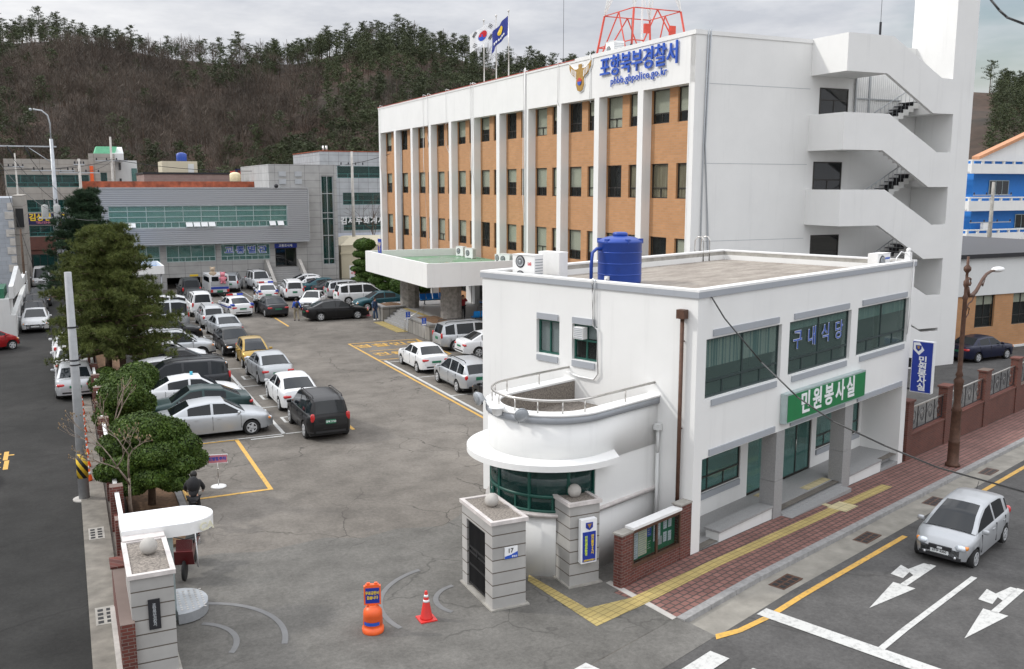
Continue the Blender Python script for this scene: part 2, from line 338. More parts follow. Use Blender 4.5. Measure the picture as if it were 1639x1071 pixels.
# LOT frame: origin of LOT equals world origin, front frame corner expressed in LOT coordinates
def to_lot(v, u):
    w = FRO.w(v, u); c, n = math.cos(LOT.a), math.sin(LOT.a); return (c*w.x+n*w.y, -n*w.x+c*w.y)
yard = [to_lot(*q) for q in ((-80, -1.9), (0, -1.9), (0, .05), (80, .05), (80, 150), (-80, 150))]
sheet('yard', LOT, yard, 0.0, 'yard_asphalt')
sheet('back_street', LOT, [(-60, 98), (.9, 98), (.9, 150), (-60, 150)], .006, 'street_asphalt')
strip('left_street', LOT, [-4.6, -.05], -30, 98, lambda x: 0.008, 'street_asphalt')
sheet('side_lane', LOT, [(-40, 61.5), (-4.6, 61.5), (-4.6, 68.6), (-40, 68.6)], .006, 'street_asphalt')
seam = [to_lot(-.0, .1), to_lot(-.0, 7.6), (11.2, 26.2), (9.6, 24.9), (8.3, 25.3), (7.2, 25.0), (6.2, 25.5), (4.4, 25.2), (3.3, 25.6), (.95, 25.6), (.7, 12.9), to_lot(-3.2, -1.9), to_lot(-2.9, .4)]
sheet('gate_apron', LOT, seam, .004, 'gate_asphalt')
sheet('rear_yard', FRO, [(14.2, .4), (70, .4), (70, 14.5), (45, 20), (14.2, 9)], .006, 'road_asphalt')
mb = MB(); mb.poly([(-60, -1.9, .004), (-3.35, -1.9, .004), (-3.35, -2.95, -.094), (-60, -2.95, -.094)]); o = mb.build('gate_ramp', 'gate_asphalt')
o.location = (FRO.x, FRO.y, 0); o.rotation_euler = (0, 0, FRO.a); tag(o, kind='structure')
strip('main_road', FRO, XS, -45, -2.9, zr, 'road_asphalt')
strip('gutter', FRO, [-3.4, 0, 20, 60], -2.98, -2.1, lambda v: zr(v)+.004, 'gutter_concrete')
strip('sidewalk', FRO, [-3.35, 0, 10, 25, 60], -1.92, .02, lambda v: tz(v)+.008, 'pavers')
mb = MB()
for a, b in ((-3.4, 0), (0, 30), (30, 60)):
    za, zb = tz(a), tz(b); n = max(1, int((b-a)/1.0))
    for k in range(n):
        p, q = a+(b-a)*k/n+.006, a+(b-a)*(k+1)/n-.006; z0_, z1_ = tz(p)+.022, tz(q)+.022
        i = [mb.vt(x, y, z) for x, y, z in ((p, -2.14, z0_-.16), (q, -2.14, z1_-.16), (q, -1.9, z1_-.16), (p, -1.9, z0_-.16), (p, -2.12, z0_), (q, -2.12, z1_), (q, -1.9, z1_), (p, -1.9, z0_))]
        for f in ((4, 5, 6, 7), (0, 1, 5, 4), (1, 2, 6, 5), (3, 0, 4, 7)): mb.face([i[t] for t in f])
o = mb.build('kerb', 'kerb_stone'); o.location = (FRO.x, FRO.y, 0); o.rotation_euler = (0, 0, FRO.a); tag(o, kind='structure')
mb = MB()
mb.poly([(-3.05, .5, .012), (-2.85, .5, .012), (-3.38, -1.9, .012), (-3.56, -1.9, .012)]); o = mb.build('paver_edge', 'pale_concrete')
o.location = (FRO.x, FRO.y, 0); o.rotation_euler = (0, 0, FRO.a); tag(o, kind='structure')
# left street side strip with its kerb and the planting bed behind the fence
mb = MB(); mb.box(-.05, .66, 12, 52, -.2, .07); o = mb.build('side_pavement', 'old_concrete'); o.location = (0, 0, 0); o.rotation_euler = (0, 0, LOT.a); tag(o, kind='structure')
mb = MB(); mb.box(1.25, 2.72, 26.6, 66, -.1, .09); o = mb.build('planting_bed', 'soil'); o.rotation_euler = (0, 0, LOT.a); tag(o, kind='structure')
mb = MB(); mb.box(2.72, 2.92, 26.6, 66, -.1, .13); o = mb.build('bed_kerb', 'kerb_stone'); o.rotation_euler = (0, 0, LOT.a); tag(o, kind='structure')
# ---- painted lines
def paint(name, fr, polys, mat, zf=lambda x, y: .010):
    mb = MB()
    for p in polys: mb.poly([(x, y, zf(x, y)) for x, y in p])
    o = mb.build(name, mat); o.location = (fr.x, fr.y, 0); o.rotation_euler = (0, 0, fr.a); return tag(o, kind='structure')
def rc(x0, x1, y0, y1): return [(x0, y0), (x1, y0), (x1, y1), (x0, y1)]
wl_ = [rc(7.5, 7.65, 37.5, 76)]
for y in (37.4, 42.4, 47.4, 52.4, 57.4, 62.4, 67.4, 72.4): wl_.append(rc(7.65, 9.4, y, y+.11))
for y in (40.2, 45.0, 50.1, 60.0, 65.0): wl_ += [rc(8.0, 8.9, y, y+.12), rc(8.0, 8.12, y-.8, y), rc(8.45, 8.6, y-.8, y), rc(8.0, 8.9, y-.9, y-.8)]
for y in (37.5, 40.0, 42.5): wl_.append(rc(2.95, 7.5, y-.1, y))
wl_.append(rc(6.2, 7.5, 37.1, 37.22))
paint('white_bay_lines', LOT, wl_, 'road_paint')
paint('right_bay_lines', LOT, [rc(16.2, 16.36, 33, 51.2)]+[rc(16.36, 20.5, y, y+.12) for y in (36.3, 41.0, 45.8, 50.6)]+[rc(12.6, 12.75, 77, 90), rc(17, 21, 75.4, 75.5), rc(15.0, 15.1, 86, 92)], 'road_paint')
paint('yellow_lines', LOT, [rc(10.25, 10.4, 36.9, 76), rc(15.92, 16.06, 31, 57.8), rc(16.06, 20.6, 57.66, 57.8), rc(20.46, 20.6, 51.6, 57.66), rc(16.06, 20.46, 51.5, 51.62), rc(16.4, 20.4, 54.55, 54.65),
    rc(3.1, 5.75, 37.3, 37.45), rc(5.6, 5.75, 30.5, 37.3), rc(3.05, 5.6, 30.5, 30.65), rc(3.0, 3.14, 30.5, 33.0), rc(14.1, 14.25, 67, 76)], 'yellow_paint')
def floor_text(s, size, fr, x, y, rot, mat, z=.012, sx=1.0, zf=None):
    me = text_mesh(s, size, depth=0, off=.02*size, mat=mat, sx=sx)
    o = bpy.data.objects.new('pavement_lettering', me); COL.objects.link(o); o.location = fr.w(x, y, z); o.rotation_euler = (0, 0, fr.a+rot); return tag(o, kind='structure')
floor_text('경찰민원', 1.25, LOT, 18.3, 56.4, 0, 'yellow_paint'); floor_text('전용주차', 1.15, LOT, 18.4, 53.3, 0, 'yellow_paint')
floor_text('주차\n금지', 1.3, LOT, -3.4, 38.0, 0, 'yellow_paint')
zp = lambda x, y: zr(x)+.012
paint('road_yellow_line', FRO, [[(-3.3, -2.9), (-2.7, -3.12), (-1.6, -3.24), (-1.6, -3.4), (-2.8, -3.27), (-3.5, -3.05)], rc(-1.6, 0, -3.4, -3.24), rc(0, 6.3, -3.4, -3.24), rc(11.4, 30, -3.4, -3.24)], 'yellow_paint', zp)
paint('stop_line', FRO, [rc(-1.75, -1.3, -13, -3.05)], 'road_paint', lambda x, y: zr(x)+.017)
paint('lane_line', FRO, [rc(-1.3, 0, -5.95, -5.8), rc(0, 4.5, -5.95, -5.8), rc(10.5, 15.5, -5.95, -5.8)], 'road_paint', zp)
paint('crosswalk', FRO, [rc(-9, -4.05, -y-.48, -y) for y in (3.25, 4.3, 5.35, 6.4)]+[rc(-12, -6.5, -2.2, -1.75)], 'road_paint', lambda x, y: -.084 if y < -2.9 else .010)
def arrow(uc, s=1):
    P = [[(.5, uc), (2.55, uc+.27), (2.55, uc-.3)], rc(2.5, 4.55, uc-.08, uc+.09)]
    P += [[(3.0, uc+.2), (3.05, uc+.55), (3.9, uc+.62), (3.75, uc+.36), (4.5, uc+.24), (4.5, uc+.08), (3.4, uc+.08), (3.55, uc+.25)]]
    return P
paint('road_arrows', FRO, arrow(-4.8)+arrow(-7.0), 'road_paint', zp)
# tactile paving
zs = lambda x, y: tz(x)+.014
tp = [[(-3.3, -.95), (0, -.98), (0, -.62), (-3.3, -.5)]]+[[(0, -.98), (10.7, -1.1), (10.7, -.72), (0, -.62)]]
paint('tactile_paving', FRO, [[(-4.35, 2.0), (-4.05, 2.25), (-4.5, -.1), (-3.3, -.5), (-3.3, -.95), (-5.05, -.85)]]+tp, 'tactile', lambda x, y: tz(x)+(.016 if x > -3.31 else .012))
paint('tactile_plate', FRO, [rc(5.6, 7.6, -.32, -.08), rc(6.9, 7.15, -.6, -.32), rc(6.8, 7.7, -1.25, -.6)], 'tactile_pale', lambda x, y: tz(x)+.021)
for v in (.46, 5.3, 10.43, 15.75):
    mb = MB(v, -2.6, zr(v)); z = zr(v)+.02
    mb.box(v-.5, v+.5, -2.83, -2.38, z-.015, z)
    for i in range(4):
        for j in range(2): mb.box(v-.42+i*.22, v-.26+i*.22, -2.78+j*.2, -2.64+j*.2, z-.001, z+.003, 1)
    solo(mb, 'drain_grate', ['rail_brown', 'black'], FRO, v, -2.6, zr(v), 'rusty drain grate in the gutter, %s' % {.46: 'nearest the stop line', 5.3: 'beside the small silver hatchback', 10.43: 'second from the street lamp', 15.75: 'just past the foot of the ornate street lamp'}[v], 'drain', 'drain grates in the gutter')
for y, t in ((28.5, 'beside the striped utility pole'), (22.7, 'beside the left gate pillar')):
    mb = MB(.3, y, 0); mb.box(.08, .5, y-.5, y+.5, .06, .078)
    for i in range(2):
        for j in range(4): mb.box(.13+i*.19, .25+i*.19, y-.42+j*.22, y-.28+j*.22, .075, .081, 1)
    solo(mb, 'drain_grate', ['concrete', 'black'], LOT, .3, y, 0, 'concrete drain cover in the side pavement '+t, 'drain', 'concrete drain covers')
# gate rail arcs in the apron
def arc(cx, cy, r, a0, a1, w=.13, n=18):
    P = []
    for i in range(n):
        t0, t1 = R(a0+(a1-a0)*i/n), R(a0+(a1-a0)*(i+1)/n)
        P.append([(cx+(r-w)*math.cos(t0), cy+(r-w)*math.sin(t0)), (cx+r*math.cos(t0), cy+r*math.sin(t0)), (cx+r*math.cos(t1), cy+r*math.sin(t1)), (cx+(r-w)*math.cos(t1), cy+(r-w)*math.sin(t1))])
    return P
paint('gate_track', LOT, arc(8.45, 20.0, 2.3, 105, 200)+arc(8.45, 20.0, .95, 100, 215)+arc(1.7, 20.4, 2.3, -20, 70)+arc(1.7, 20.4, 1.25, -35, 60), 'track', lambda x, y: .013)

# ------------------------------------------------------------------ walls with holes
def holes(mb, fix, lo, hi, a0, a1, z0, z1, hs, m=0):    # fix 'x' or 'y' = thin axis, hs = [(a,b,z,z)]
    A = sorted({a0, a1, *[h[0] for h in hs], *[h[1] for h in hs]}); Z = sorted({z0, z1, *[h[2] for h in hs], *[h[3] for h in hs]})
    for i in range(len(A)-1):
        run = None
        for j in range(len(Z)-1):
            ca, cz = (A[i]+A[i+1])/2, (Z[j]+Z[j+1])/2
            inn = any(h[0] < ca < h[1] and h[2] < cz < h[3] for h in hs)
            if not inn: run = [Z[j], Z[j+1]] if run is None else [run[0], Z[j+1]]
            if (inn or j == len(Z)-2) and run:
                if fix == 'x': mb.box(lo, hi, A[i], A[i+1], run[0], run[1], m)
                else: mb.box(A[i], A[i+1], lo, hi, run[0], run[1], m)
                run = None
    return mb
def window(parent, o, fix, p, a0, a1, z0, z1, fm='dark_frame', gm='glass_clear', trans=(.3,), nv=(1,), fw=.05, back='dark_inside', blind=None, bl=1.0, name='window', inward=1, bd=.25):
    # frame plane at p, room on the +inward side. trans = transom heights (fractions), nv = mullion counts per band from the bottom
    ax = fix
    def B(mb, q0, q1, x0, x1, y0, y1):
        q0, q1 = sorted((q0, q1))
        mb.box(q0, q1, x0, x1, y0, y1) if ax == 'x' else mb.box(x0, x1, q0, q1, y0, y1)
    s = inward; f = MB(*o)
    B(f, p, p+s*.06, a0, a0+fw, z0, z1); B(f, p, p+s*.06, a1-fw, a1, z0, z1)
    B(f, p, p+s*.06, a0+fw, a1-fw, z0, z0+fw); B(f, p, p+s*.06, a0+fw, a1-fw, z1-fw, z1)
    zz = [z0+fw]+[z0+(z1-z0)*t for t in trans]+[z1-fw]
    for t in zz[1:-1]: B(f, p-s*.003, p+s*.055, a0+fw, a1-fw, t-fw*.45, t+fw*.45)
    for k in range(len(zz)-1):
        n = nv[k] if k < len(nv) else nv[-1]
        for i in range(1, n+1):
            x = a0+(a1-a0)*i/(n+1); B(f, p+s*.004, p+s*.05, x-fw*.4, x+fw*.4, zz[k], zz[k+1])
    fo = f.build(name, fm, parent)
    g = MB(*o); B(g, p+s*.025, p+s*.032, a0+fw*.5, a1-fw*.5, z0+fw*.5, z1-fw*.5); g.build('pane', gm, fo)
    if blind:
        b = MB(*o); B(b, p+s*.062, p+s*.068, a0+.02, a1-.02, z1-(z1-z0)*bl, z1-.02); b.build('blind', blind, fo)
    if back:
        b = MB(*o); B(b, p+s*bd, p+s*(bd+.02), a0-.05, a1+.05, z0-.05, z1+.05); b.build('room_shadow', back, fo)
    return fo

# ------------------------------------------------------------------ MAIN POLICE BUILDING  (LOT frame)
OM = (28.5, 38.9, 0)
main = thing('police_building', 'long white four storey police station with orange brick bays and blue roof lettering', 'building', LOT, *OM)
Y0, Y1, NB = 38.9, 89.98, 11
bay = 4.6
mb = MB(*OM)
mb.box(28.5, 28.96, Y0, Y1, 15.02, 17.3); mb.box(28.96, 29.3, Y0+.4, Y1-.3, 15.02, 15.35)
mb.box(28.5, 45.1, Y0+.003, Y0+.4, -1.2, 17.3); mb.box(28.8, 45, Y1-.4, Y1-.003, -1, 17.3); mb.box(44.6, 45.05, Y0+.4, Y1-.4, -1, 17.3)
mb.box(28.96, 44.6, Y0+.4, Y1-.4, 16.2, 16.6)
mb.box(29.3, 29.7, Y0+.4, Y1-.4, 15.03, 16.2)
mb.box(28.46, 28.98, Y0-.04, 50.9, 17.3, 17.52, 0); mb.box(28.46, 28.98, 50.92, Y1+.02, 17.3, 17.44, 0); mb.box(28.98, 36.0, Y0-.04, Y0+.44, 17.3, 17.5, 0)
mb.box(36.0, 45.1, Y0, Y0+.4, 17.3, 17.5)
mb.build('wall', 'white_wall', main)
mb = MB(*OM); mb.box(28.43, 28.52, Y0+12, Y1, 17.44, 17.47); mb.build('roof_trim', 'red_paint', main)
rows = [(1.5, 3.35), (5.4, 7.25), (9.32, 11.15), (13.25, 15.02)]
def bay_windows(ya, yb):
    w = 1.62; g = .74; m_ = (yb-ya-2*w-g)/2
    return [(ya+m_, ya+m_+w), (yb-m_-w, yb-m_)]
brnd = random.Random(3)
for i in range(NB+1):
    y = 39.38-.54+i*bay
    mb = MB(*OM); mb.box(28.5, 29.06, y+(.42 if i == 0 else 0), y+.54, -.5, 15.02); mb.build('pilaster', 'white_wall', main)
    if i == NB: break
    ya, yb = y+.54, y+bay; ws = bay_windows(ya, yb)
    mb = MB(*OM); hs = [(a, b, z0, z1) for a, b in ws for z0, z1 in rows]
    holes(mb, 'x', 29.05, 29.3, ya, yb, .9, 15.02, hs)
    mb.build('brick_panel', 'orange_brick', main)
    if i == 0:
        WN = {}
    for r, (z0, z1) in enumerate(rows):
        for k, (a, b) in enumerate(ws):
            q = brnd.random(); near = i < 2 and r == 2
            bl = None if q < (.42 if r == 3 else .2) else ('curtain_tan' if near else 'blind'); bh = 1.0 if near else brnd.choice((.5, .68, .68, .72, 1.0))
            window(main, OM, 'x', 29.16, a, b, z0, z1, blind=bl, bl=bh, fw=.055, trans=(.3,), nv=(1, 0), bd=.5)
# lettering and eagle on the fascia
text('포항북부경찰서', 1.22, (28.40-28.5, 44.0-38.9, 16.55), FX, main, 'letter_blue', depth=.08, off=.012, sx=.98, sp=1.0)
text('phbb.gbpolice.go.kr', .56, (28.42-28.5, 43.95-38.9, 15.78), FX, main, 'letter_blue', depth=.04, off=.002, sx=1.1, sp=1.12)
def eagle(o, fix, p, c, zc, s, parent, name='eagle_emblem', mats=('gold', 'sign_white', 'red_paint', 'letter_blue'), dirn=1, d=.07, sv=None):
    sv = sv or s
    # spread-wing bird silhouette: half outline mirrored (x sideways, z up), s = half width
    half = [(0, .95), (.10, .98), (.16, .86), (.12, .70), (.30, .62), (.55, .66), (.78, .86), (1.0, 1.08), (.97, .72), (.86, .44), (.66, .22), (.42, .06), (.32, -.08), (.36, -.5), (.22, -.92), (0, -1.02)]
    full = half+[(-x, z) for x, z in half[::-1][1:-1]]
    g = lambda k, q: [(c+x*s*k, zc+z*sv*k+q) for x, z in full]
    b = MB(*o); b.extr(g(1.08, 0), fix, min(p, p-dirn*d), max(p, p-dirn*d), 1)
    b.extr(g(1.0, 0), fix, min(p-dirn*d*.9, p-dirn*d*1.6), max(p-dirn*d*.9, p-dirn*d*1.6), 0)
    for sg in (-1, 1):
        for k in range(4):
            t = .34+k*.13; b.extr([(c+sg*s*t, zc+sv*(.02+k*.11)), (c+sg*s*(t+.05), zc+sv*(.04+k*.11)), (c+sg*s*(t+.05), zc+sv*(.5+k*.08)), (c+sg*s*t, zc+sv*(.5+k*.08))], fix, *sorted((p-dirn*d*1.5, p-dirn*d*1.9)), 1)
    for k, mi in ((0, 2), (1, 3)):
        b.extr([(c+.17*s*math.cos(R(a+180*k)), zc-.3*sv+.17*s*math.sin(R(a+180*k))) for a in range(0, 181, 20)], fix, *sorted((p-dirn*d*1.5, p-dirn*d*2.2)), mi)
    return b.build(name, list(mats), parent)
eagle(OM, 'x', 28.5, 50.15, 16.35, 1.3, main, sv=.80)
# cables and pipes down the facade and the end wall
def cable(parent, o, pts, r, mat='grey_paint', name='cable', r2=None, n=6):
    b = MB(*o); b.tube(pts, r, n, r2=r2); return b.build(name, mat, parent)
for y, b_, zb in ((52.95, 15.2, 14.5), (57.8, 9, 2), (71.9, 13.2, 12.4), (76.1, 14, 12.5), (77.2, 12, 4), (66.5, 11, 9.0), (66.9, 12, 7.5), (89.3, 12, 9)):
    cable(main, OM, [(28.9, y, 17.5), (28.44, y, 17.62), (28.42, y, 17.2), (28.43, y+.05, 15.2), (28.44, y+.12, b_), (28.6, y-.3, zb)], .022, 'white_paint')
cable(main, OM, [(28.44, 49.02, 17.6), (28.42, 49.0, 15), (28.44, 48.9, 14.8)], .035, 'offwhite_wall'); cable(main, OM, [(28.44, 57.6, 17.7), (28.42, 57.6, 15), (28.42, 57.58, 1)], .055, 'white_paint')
cable(main, OM, [(29.0, 84.7, 15), (28.97, 84.7, 4)], .07, 'galv', 'downpipe')
cable(main, OM, [(29.35, Y0-.05, 17.55), (29.2, Y0-.05, 12), (29.5, Y0-.06, 8), (29.9, Y0-.06, 0)], .045, 'grey_paint'); cable(main, OM, [(29.2, Y0-.05, 17.55), (29.1, Y0-.05, 12), (29.1, Y0-.06, 0)], .04, 'grey_paint')
for z in (15.0, 11.1, 7.2):
    mb = MB(*OM); mb.box(29.2, 35.9, Y0-.004, Y0+.01, z-.012, z+.012); mb.build('wall_joint', 'grey_paint', main)
# doors in the end wall behind the stairs
for zt, zb, x0 in ((15.1, 12.6, 36.55), (11.25, 8.75, 36.35), (7.35, 4.9, 36.4)):
    window(main, OM, 'y', Y0-.03, x0, x0+2.0, zb, zt, trans=(.75,) if zt > 15 else (.62,), nv=(1, 0), fw=.07, back=None, gm='glass_dark', name='stair_door', inward=1)
# ---- outside stair with its zigzag parapets
T0 = 36.4; mb = MB(*OM); st = 3.87
for k in range(4):
    zt = 17.53-st*k
    P = [(35.9, zt), (38.97, zt), (42.62, zt-1.9), (43.66, zt-1.9), (43.66, zt-3.74), (42.15, zt-3.74), (38.66, zt-1.86), (35.9, zt-1.86)]
    if k == 0: P[3] = (43.66, zt-1.92)
    mb.extr(P[::-1], 'y', T0, T0+.2)
    mb.box(35.9, 36.1, T0+.2, 38.9, zt-1.86, zt)
    if k:
        mb.box(36.1, 38.9, T0+.2, 38.88, zt-1.85, zt-1.1)      # floor slab
    mb.box(42.5, 43.66, T0+.2, 38.88, zt-3.73, zt-3.0)         # half landing
mb.box(36.1, 38.9, T0+.2, 38.88, 15.67, 15.9)
mb.extr([(35.9, -1.2), (43.66, -1.2), (43.66, 2.0), (42.4, 2.0), (41.2, 2.55), (35.9, 2.6)], 'y', T0, T0+.2)
mb.box(43.66, 45.1, T0, T0+.2, -1.2, 23.5); mb.box(43.45, 43.66, T0+.002, 39.25, 13.9, 23.5); mb.box(43.66, 43.86, T0+.2, 38.88, -1, 14)
mb.box(44.9, 45.1, T0+.2, 39.25, -1.2, 23.5); mb.box(43.66, 44.9, 39.05, 39.25, 17.3, 23.5)
mb.box(43.66, 44.9, T0+.2, 39.05, 23.2, 23.5)
mb.build('stair_tower', 'white_wall', main)
fl = MB(*OM)
for k in range(1, 4):
    zf = 17.53-st*k-1.1; n = 10
    for i in range(n):          # back flight climbs to the half landing on the right
        x0 = 38.9+(42.5-38.9)*i/n; x1 = 38.9+(42.5-38.9)*(i+1)/n; z = zf+1.93*(i+1)/n
        fl.box(x0, x1+.03, 37.75, 38.75, z-.05, z, 1); fl.box(x1-.02, x1, 37.75, 38.75, z-.19, z-.05, 1)
        fl.box(x0, x1, 37.70, 37.75, z-.36, z-.045, 0)
    for i in range(n):          # front flight down to the next half landing
        x0 = 38.9+(42.5-38.9)*i/n; x1 = 38.9+(42.5-38.9)*(i+1)/n; z = zf-1.93*(i)/n
        fl.box(x0, x1, T0+.2, 37.6, z-.4, z, 0)
so_ = fl.build('staircase', ['white_wall', 'dark_metal'], main)
for k in range(1, 4):
    zf = 17.53-st*k-1.1; r_ = MB(*OM)
    r_.tube([(38.7, 37.7, zf+.95), (42.4, 37.7, zf+1.93+.95)], .03)
    for i in range(13):
        x = 38.8+3.6*i/12; z = zf+1.93*(x-38.7)/3.7; r_.tube([(x, 37.7, z), (x, 37.7, z+.95)], .012, 5)
    r_.build('stair_railing', 'galv', so_)
mb = MB(*OM)
for i in range(22): mb.box(39.05+i*.15, 39.14+i*.15, 38.80, 38.85, 13.0, 15.9)
mb.box(39.0, 42.35, 38.82, 38.87, 12.9, 15.9, 1); mb.box(39.9, 40.0, 38.74, 38.8, 12.9, 15.9, 2); mb.box(39.0, 42.3, 38.74, 38.8, 14.6, 14.66, 2); mb.box(38.95, 39.02, 38.74, 38.8, 12.9, 15.9, 2)
mb.build('screen_panel', ['white_paint', 'offwhite_wall', 'galv'], main)
# ---- entrance canopy, columns, glass front, terrace and steps
cx0, cy0, cy1 = 20.5, 55.4, 68.7
mb = MB(*OM)
mb.box(cx0, 28.5, cy0, cy1, 3.62, 4.55); mb.box(cx0, cx0+.22, cy0, cy1, 4.55, 5.14); mb.box(cx0+.22, 28.5, cy0, cy0+.22, 4.55, 5.14); mb.box(cx0+.22, 28.5, cy1-.22, cy1, 4.55, 5.14)
mb.build('entrance_canopy', 'white_wall', main)
mb = MB(*OM); mb.box(cx0+.225, 28.49, cy0+.225, cy1-.225, 4.551, 4.60); mb.build('canopy_roof', 'green_roof', main)
for y in (58.6, 67.0):
    mb = MB(*OM); mb.rev([(.72, .9), (.74, 1.6), (.72, 1.62), (.74, 2.6), (.72, 2.62), (.73, 3.63)], 23.4, y, 9, 0, False); mb.build('stone_column', 'granite_col', main)
mb = MB(*OM); mb.box(28.9, 29.0, 55.6, 68.6, .9, 3.7); mb.build('glass_front', 'glass_dark', main)
for y in (56.2, 59.6, 63.2, 67.2):
    mb = MB(*OM); mb.box(28.5, 28.89, y, y+1.0, .9, 3.62); mb.build('entrance_pier', 'white_wall', main)
mb = MB(*OM); mb.box(22.35, 28.6, 56.9, 70.5, -.2, .9)
for i in range(5): mb.box(21.15+.24*i, 21.15+.24*(i+1)-.002, 60.95, 66.5, -.2, .17*(i+1)-.02)
mb.build('terrace', 'granite', main)
mb = MB(*OM); mb.box(22.6, 22.95, 61.2, 66.3, .9, .912); mb.box(20.3, 21.1, 60.95, 66.4, .004, .02); mb.build('tactile_strip', 'tactile', main)
def planter(y0, y1, x1, lab, o2=None):
    t = thing('stone_planter', lab, 'planter', LOT, 21.08, y0, 0, 'rough stone planters at the entrance')
    o = (21.08, y0, 0); b = MB(*o); b.box(21.08, 21.4, y0, y1, -.1, 1.02); b.box(21.4, x1, y0, y0+.3, -.1, 1.02); b.box(21.4, x1, y1-.25, y1, -.1, 1.02)
    b.build('wall', 'rough_granite', t); b = MB(*o); b.box(21.04, 21.44, y0-.04, y1+.02, 1.02, 1.10); b.box(21.44, x1, y0-.04, y0+.34, 1.02, 1.10); b.build('coping', 'granite', t)
    b = MB(*o); n = 14
    g = [[b.vt(21.4+(min(x1, 25)-21.4)*i/n, y0+.3+(y1-y0-.55)*j/n, 1.02+.16*math.sin(math.pi*i/n)*math.sin(math.pi*j/n)+.05*rnd.random()) for j in range(n+1)] for i in range(n+1)]
    for i in range(n):
        for j in range(n): b.face((g[i][j], g[i+1][j], g[i+1][j+1], g[i][j+1]), 0, True)
    b.build('soil', 'soil', t)
planter(56.6, 60.9, 23.0, 'rough stone planter behind the silver people carrier')
planter(66.55, 69.2, 23.0, 'rough stone planter beside the nose of the black saloon')
b = MB(23, 56.6, 0); b.box(23.0, 28.5, 56.6, 56.88, -.1, 1.02); b.box(23.0, 28.5, 56.56, 56.92, 1.02, 1.1, 1); solo(b, 'terrace_wall', ['rough_granite', 'granite'], LOT, 23, 56.6, 0, 'low wall of rough stone slabs under the porch beside the parked cars', 'wall')

# ------------------------------------------------------------------ right wing
OW = (45.1, 38.8, 0); wing = thing('brick_wing', 'low orange brick wing with a white band behind the dark blue saloon', 'building', LOT, *OW)
mb = MB(*OW); wh = [(49.65, 51.35, 1.43, 3.4), (53.0, 54.7, 1.43, 3.4), (56.4, 58.1, 1.43, 3.4), (46.3, 48.0, 1.43, 3.4)]
holes(mb, 'y', 38.8, 39.1, 45.12, 66, .14, 3.42, wh); mb.build('brick_wall', 'orange_brick', wing)
mb = MB(*OW); mb.box(45.12, 66, 38.7, 39.1, 3.42, 5.7); mb.box(65.7, 66, 39.1, 60, -.5, 5.7); mb.box(45.12, 66, 38.7, 39.12, -.6, .14); mb.build('wall_band', 'offwhite_wall', wing)
mb = MB(*OW); mb.box(45.13, 66.2, 38.45, 60, 5.7, 5.95); mb.build('roof', 'dark_metal', wing)
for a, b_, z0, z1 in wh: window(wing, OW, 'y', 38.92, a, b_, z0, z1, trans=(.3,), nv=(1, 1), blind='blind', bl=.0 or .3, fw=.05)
# ------------------------------------------------------------------ FRONT ANNEX (FRO frame: x along the road, y away from it)
OA = (0, 0, 0); ann = thing('annex_building', 'white two storey annex with a round guard room and green sign by the road', 'building', FRO, *OA)
AX, AY, AH = 14.2, 8.2, 7.09
mb = MB(*OA)
holes(mb, 'x', 0, .28, .3, AY, -.1, AH, [(4.86, 5.80, 4.92, 5.97), (3.40, 4.36, 4.90, 5.97)])
holes(mb, 'y', 0, .3, 0, AX, 2.62, AH, [(.45, 4.5, 4.28, 5.93), (4.97, 9.13, 4.28, 5.93), (9.63, 13.85, 4.28, 5.93)])
mb.box(0, .42, 0, .3, -.2, 2.62); mb.box(13.78, AX, 0, AY, -.8, 2.62); mb.box(13.9, AX, .3, AY, 2.62, AH)
mb.box(.28, 13.9, AY-.28, AY, -.5, AH); mb.box(.3, 13.9, .3, AY-.28, 6.6, 6.85); mb.box(.28, 13.78, .3, 1.6, 2.62, 2.8)
holes(mb, 'y', 1.5, 1.7, .28, 13.78, -.6, 2.62, [(1.3, 4.97, .75, 2.05), (5.42, 6.55, 0, 2.2), (7.7, 9.75, 0, 2.2), (10.1, 11.5, .62, 1.95), (12.2, 13.6, .62, 1.95)])
mb.build('wall', 'white_wall', ann)
mb = MB(*OA)    # coping: white cap over a grey band
for b in ((-.05, .25, -.05, AY+.05), (.25, AX+.05, -.05, .25), (AX-.25, AX+.05, .25, AY+.05), (.25, AX-.25, AY-.25, AY+.05)): mb.box(*b, 7.24, 7.30)
mb.build('coping', 'white_paint', ann)
mb = MB(*OA)
for b in ((-.05, .20, -.05, AY+.05), (.20, AX+.05, -.05, .20), (AX-.2, AX+.05, .2, AY+.05), (.2, AX-.2, AY-.2, AY+.05)): mb.box(*b, AH-.01, 7.239)
mb.build('roof_band', 'grey_band', ann)
mb = MB(*OA); mb.box(.22, AX-.22, .22, AY-.22, 6.85, 6.90); mb.build('roof', 'roof_concrete', ann)
mb = MB(*OA)
for b in ((.201, .24, .24, AY-.24), (.24, AX-.24, .201, .24), (AX-.24, AX-.201, .24, AY-.24), (.24, AX-.24, AY-.24, AY-.201)): mb.box(*b, 6.90, 7.235)
mb.build('parapet_inside', 'concrete', ann)
def slab(nm, *b_): mb = MB(*OA); mb.box(*b_); mb.build(nm, 'grey_band', ann)
for a, b in ((.75, 4.27), (5.2, 8.9), (9.9, 13.6)): slab('lintel', a, b, -.045, .01, 5.99, 6.17); slab('sill', a, b, -.045, .01, 4.06, 4.24)
for a, b in ((.72, 4.29), (5.25, 8.95), (9.91, 13.63)): slab('lintel', a, b, -.045, .01, 2.66, 2.84)
for a, b in ((4.90, 5.76), (3.46, 4.33)): slab('lintel', -.045, .01, a, b, 5.99, 6.17); slab('sill', -.045, .01, a, b, 4.70, 4.88)
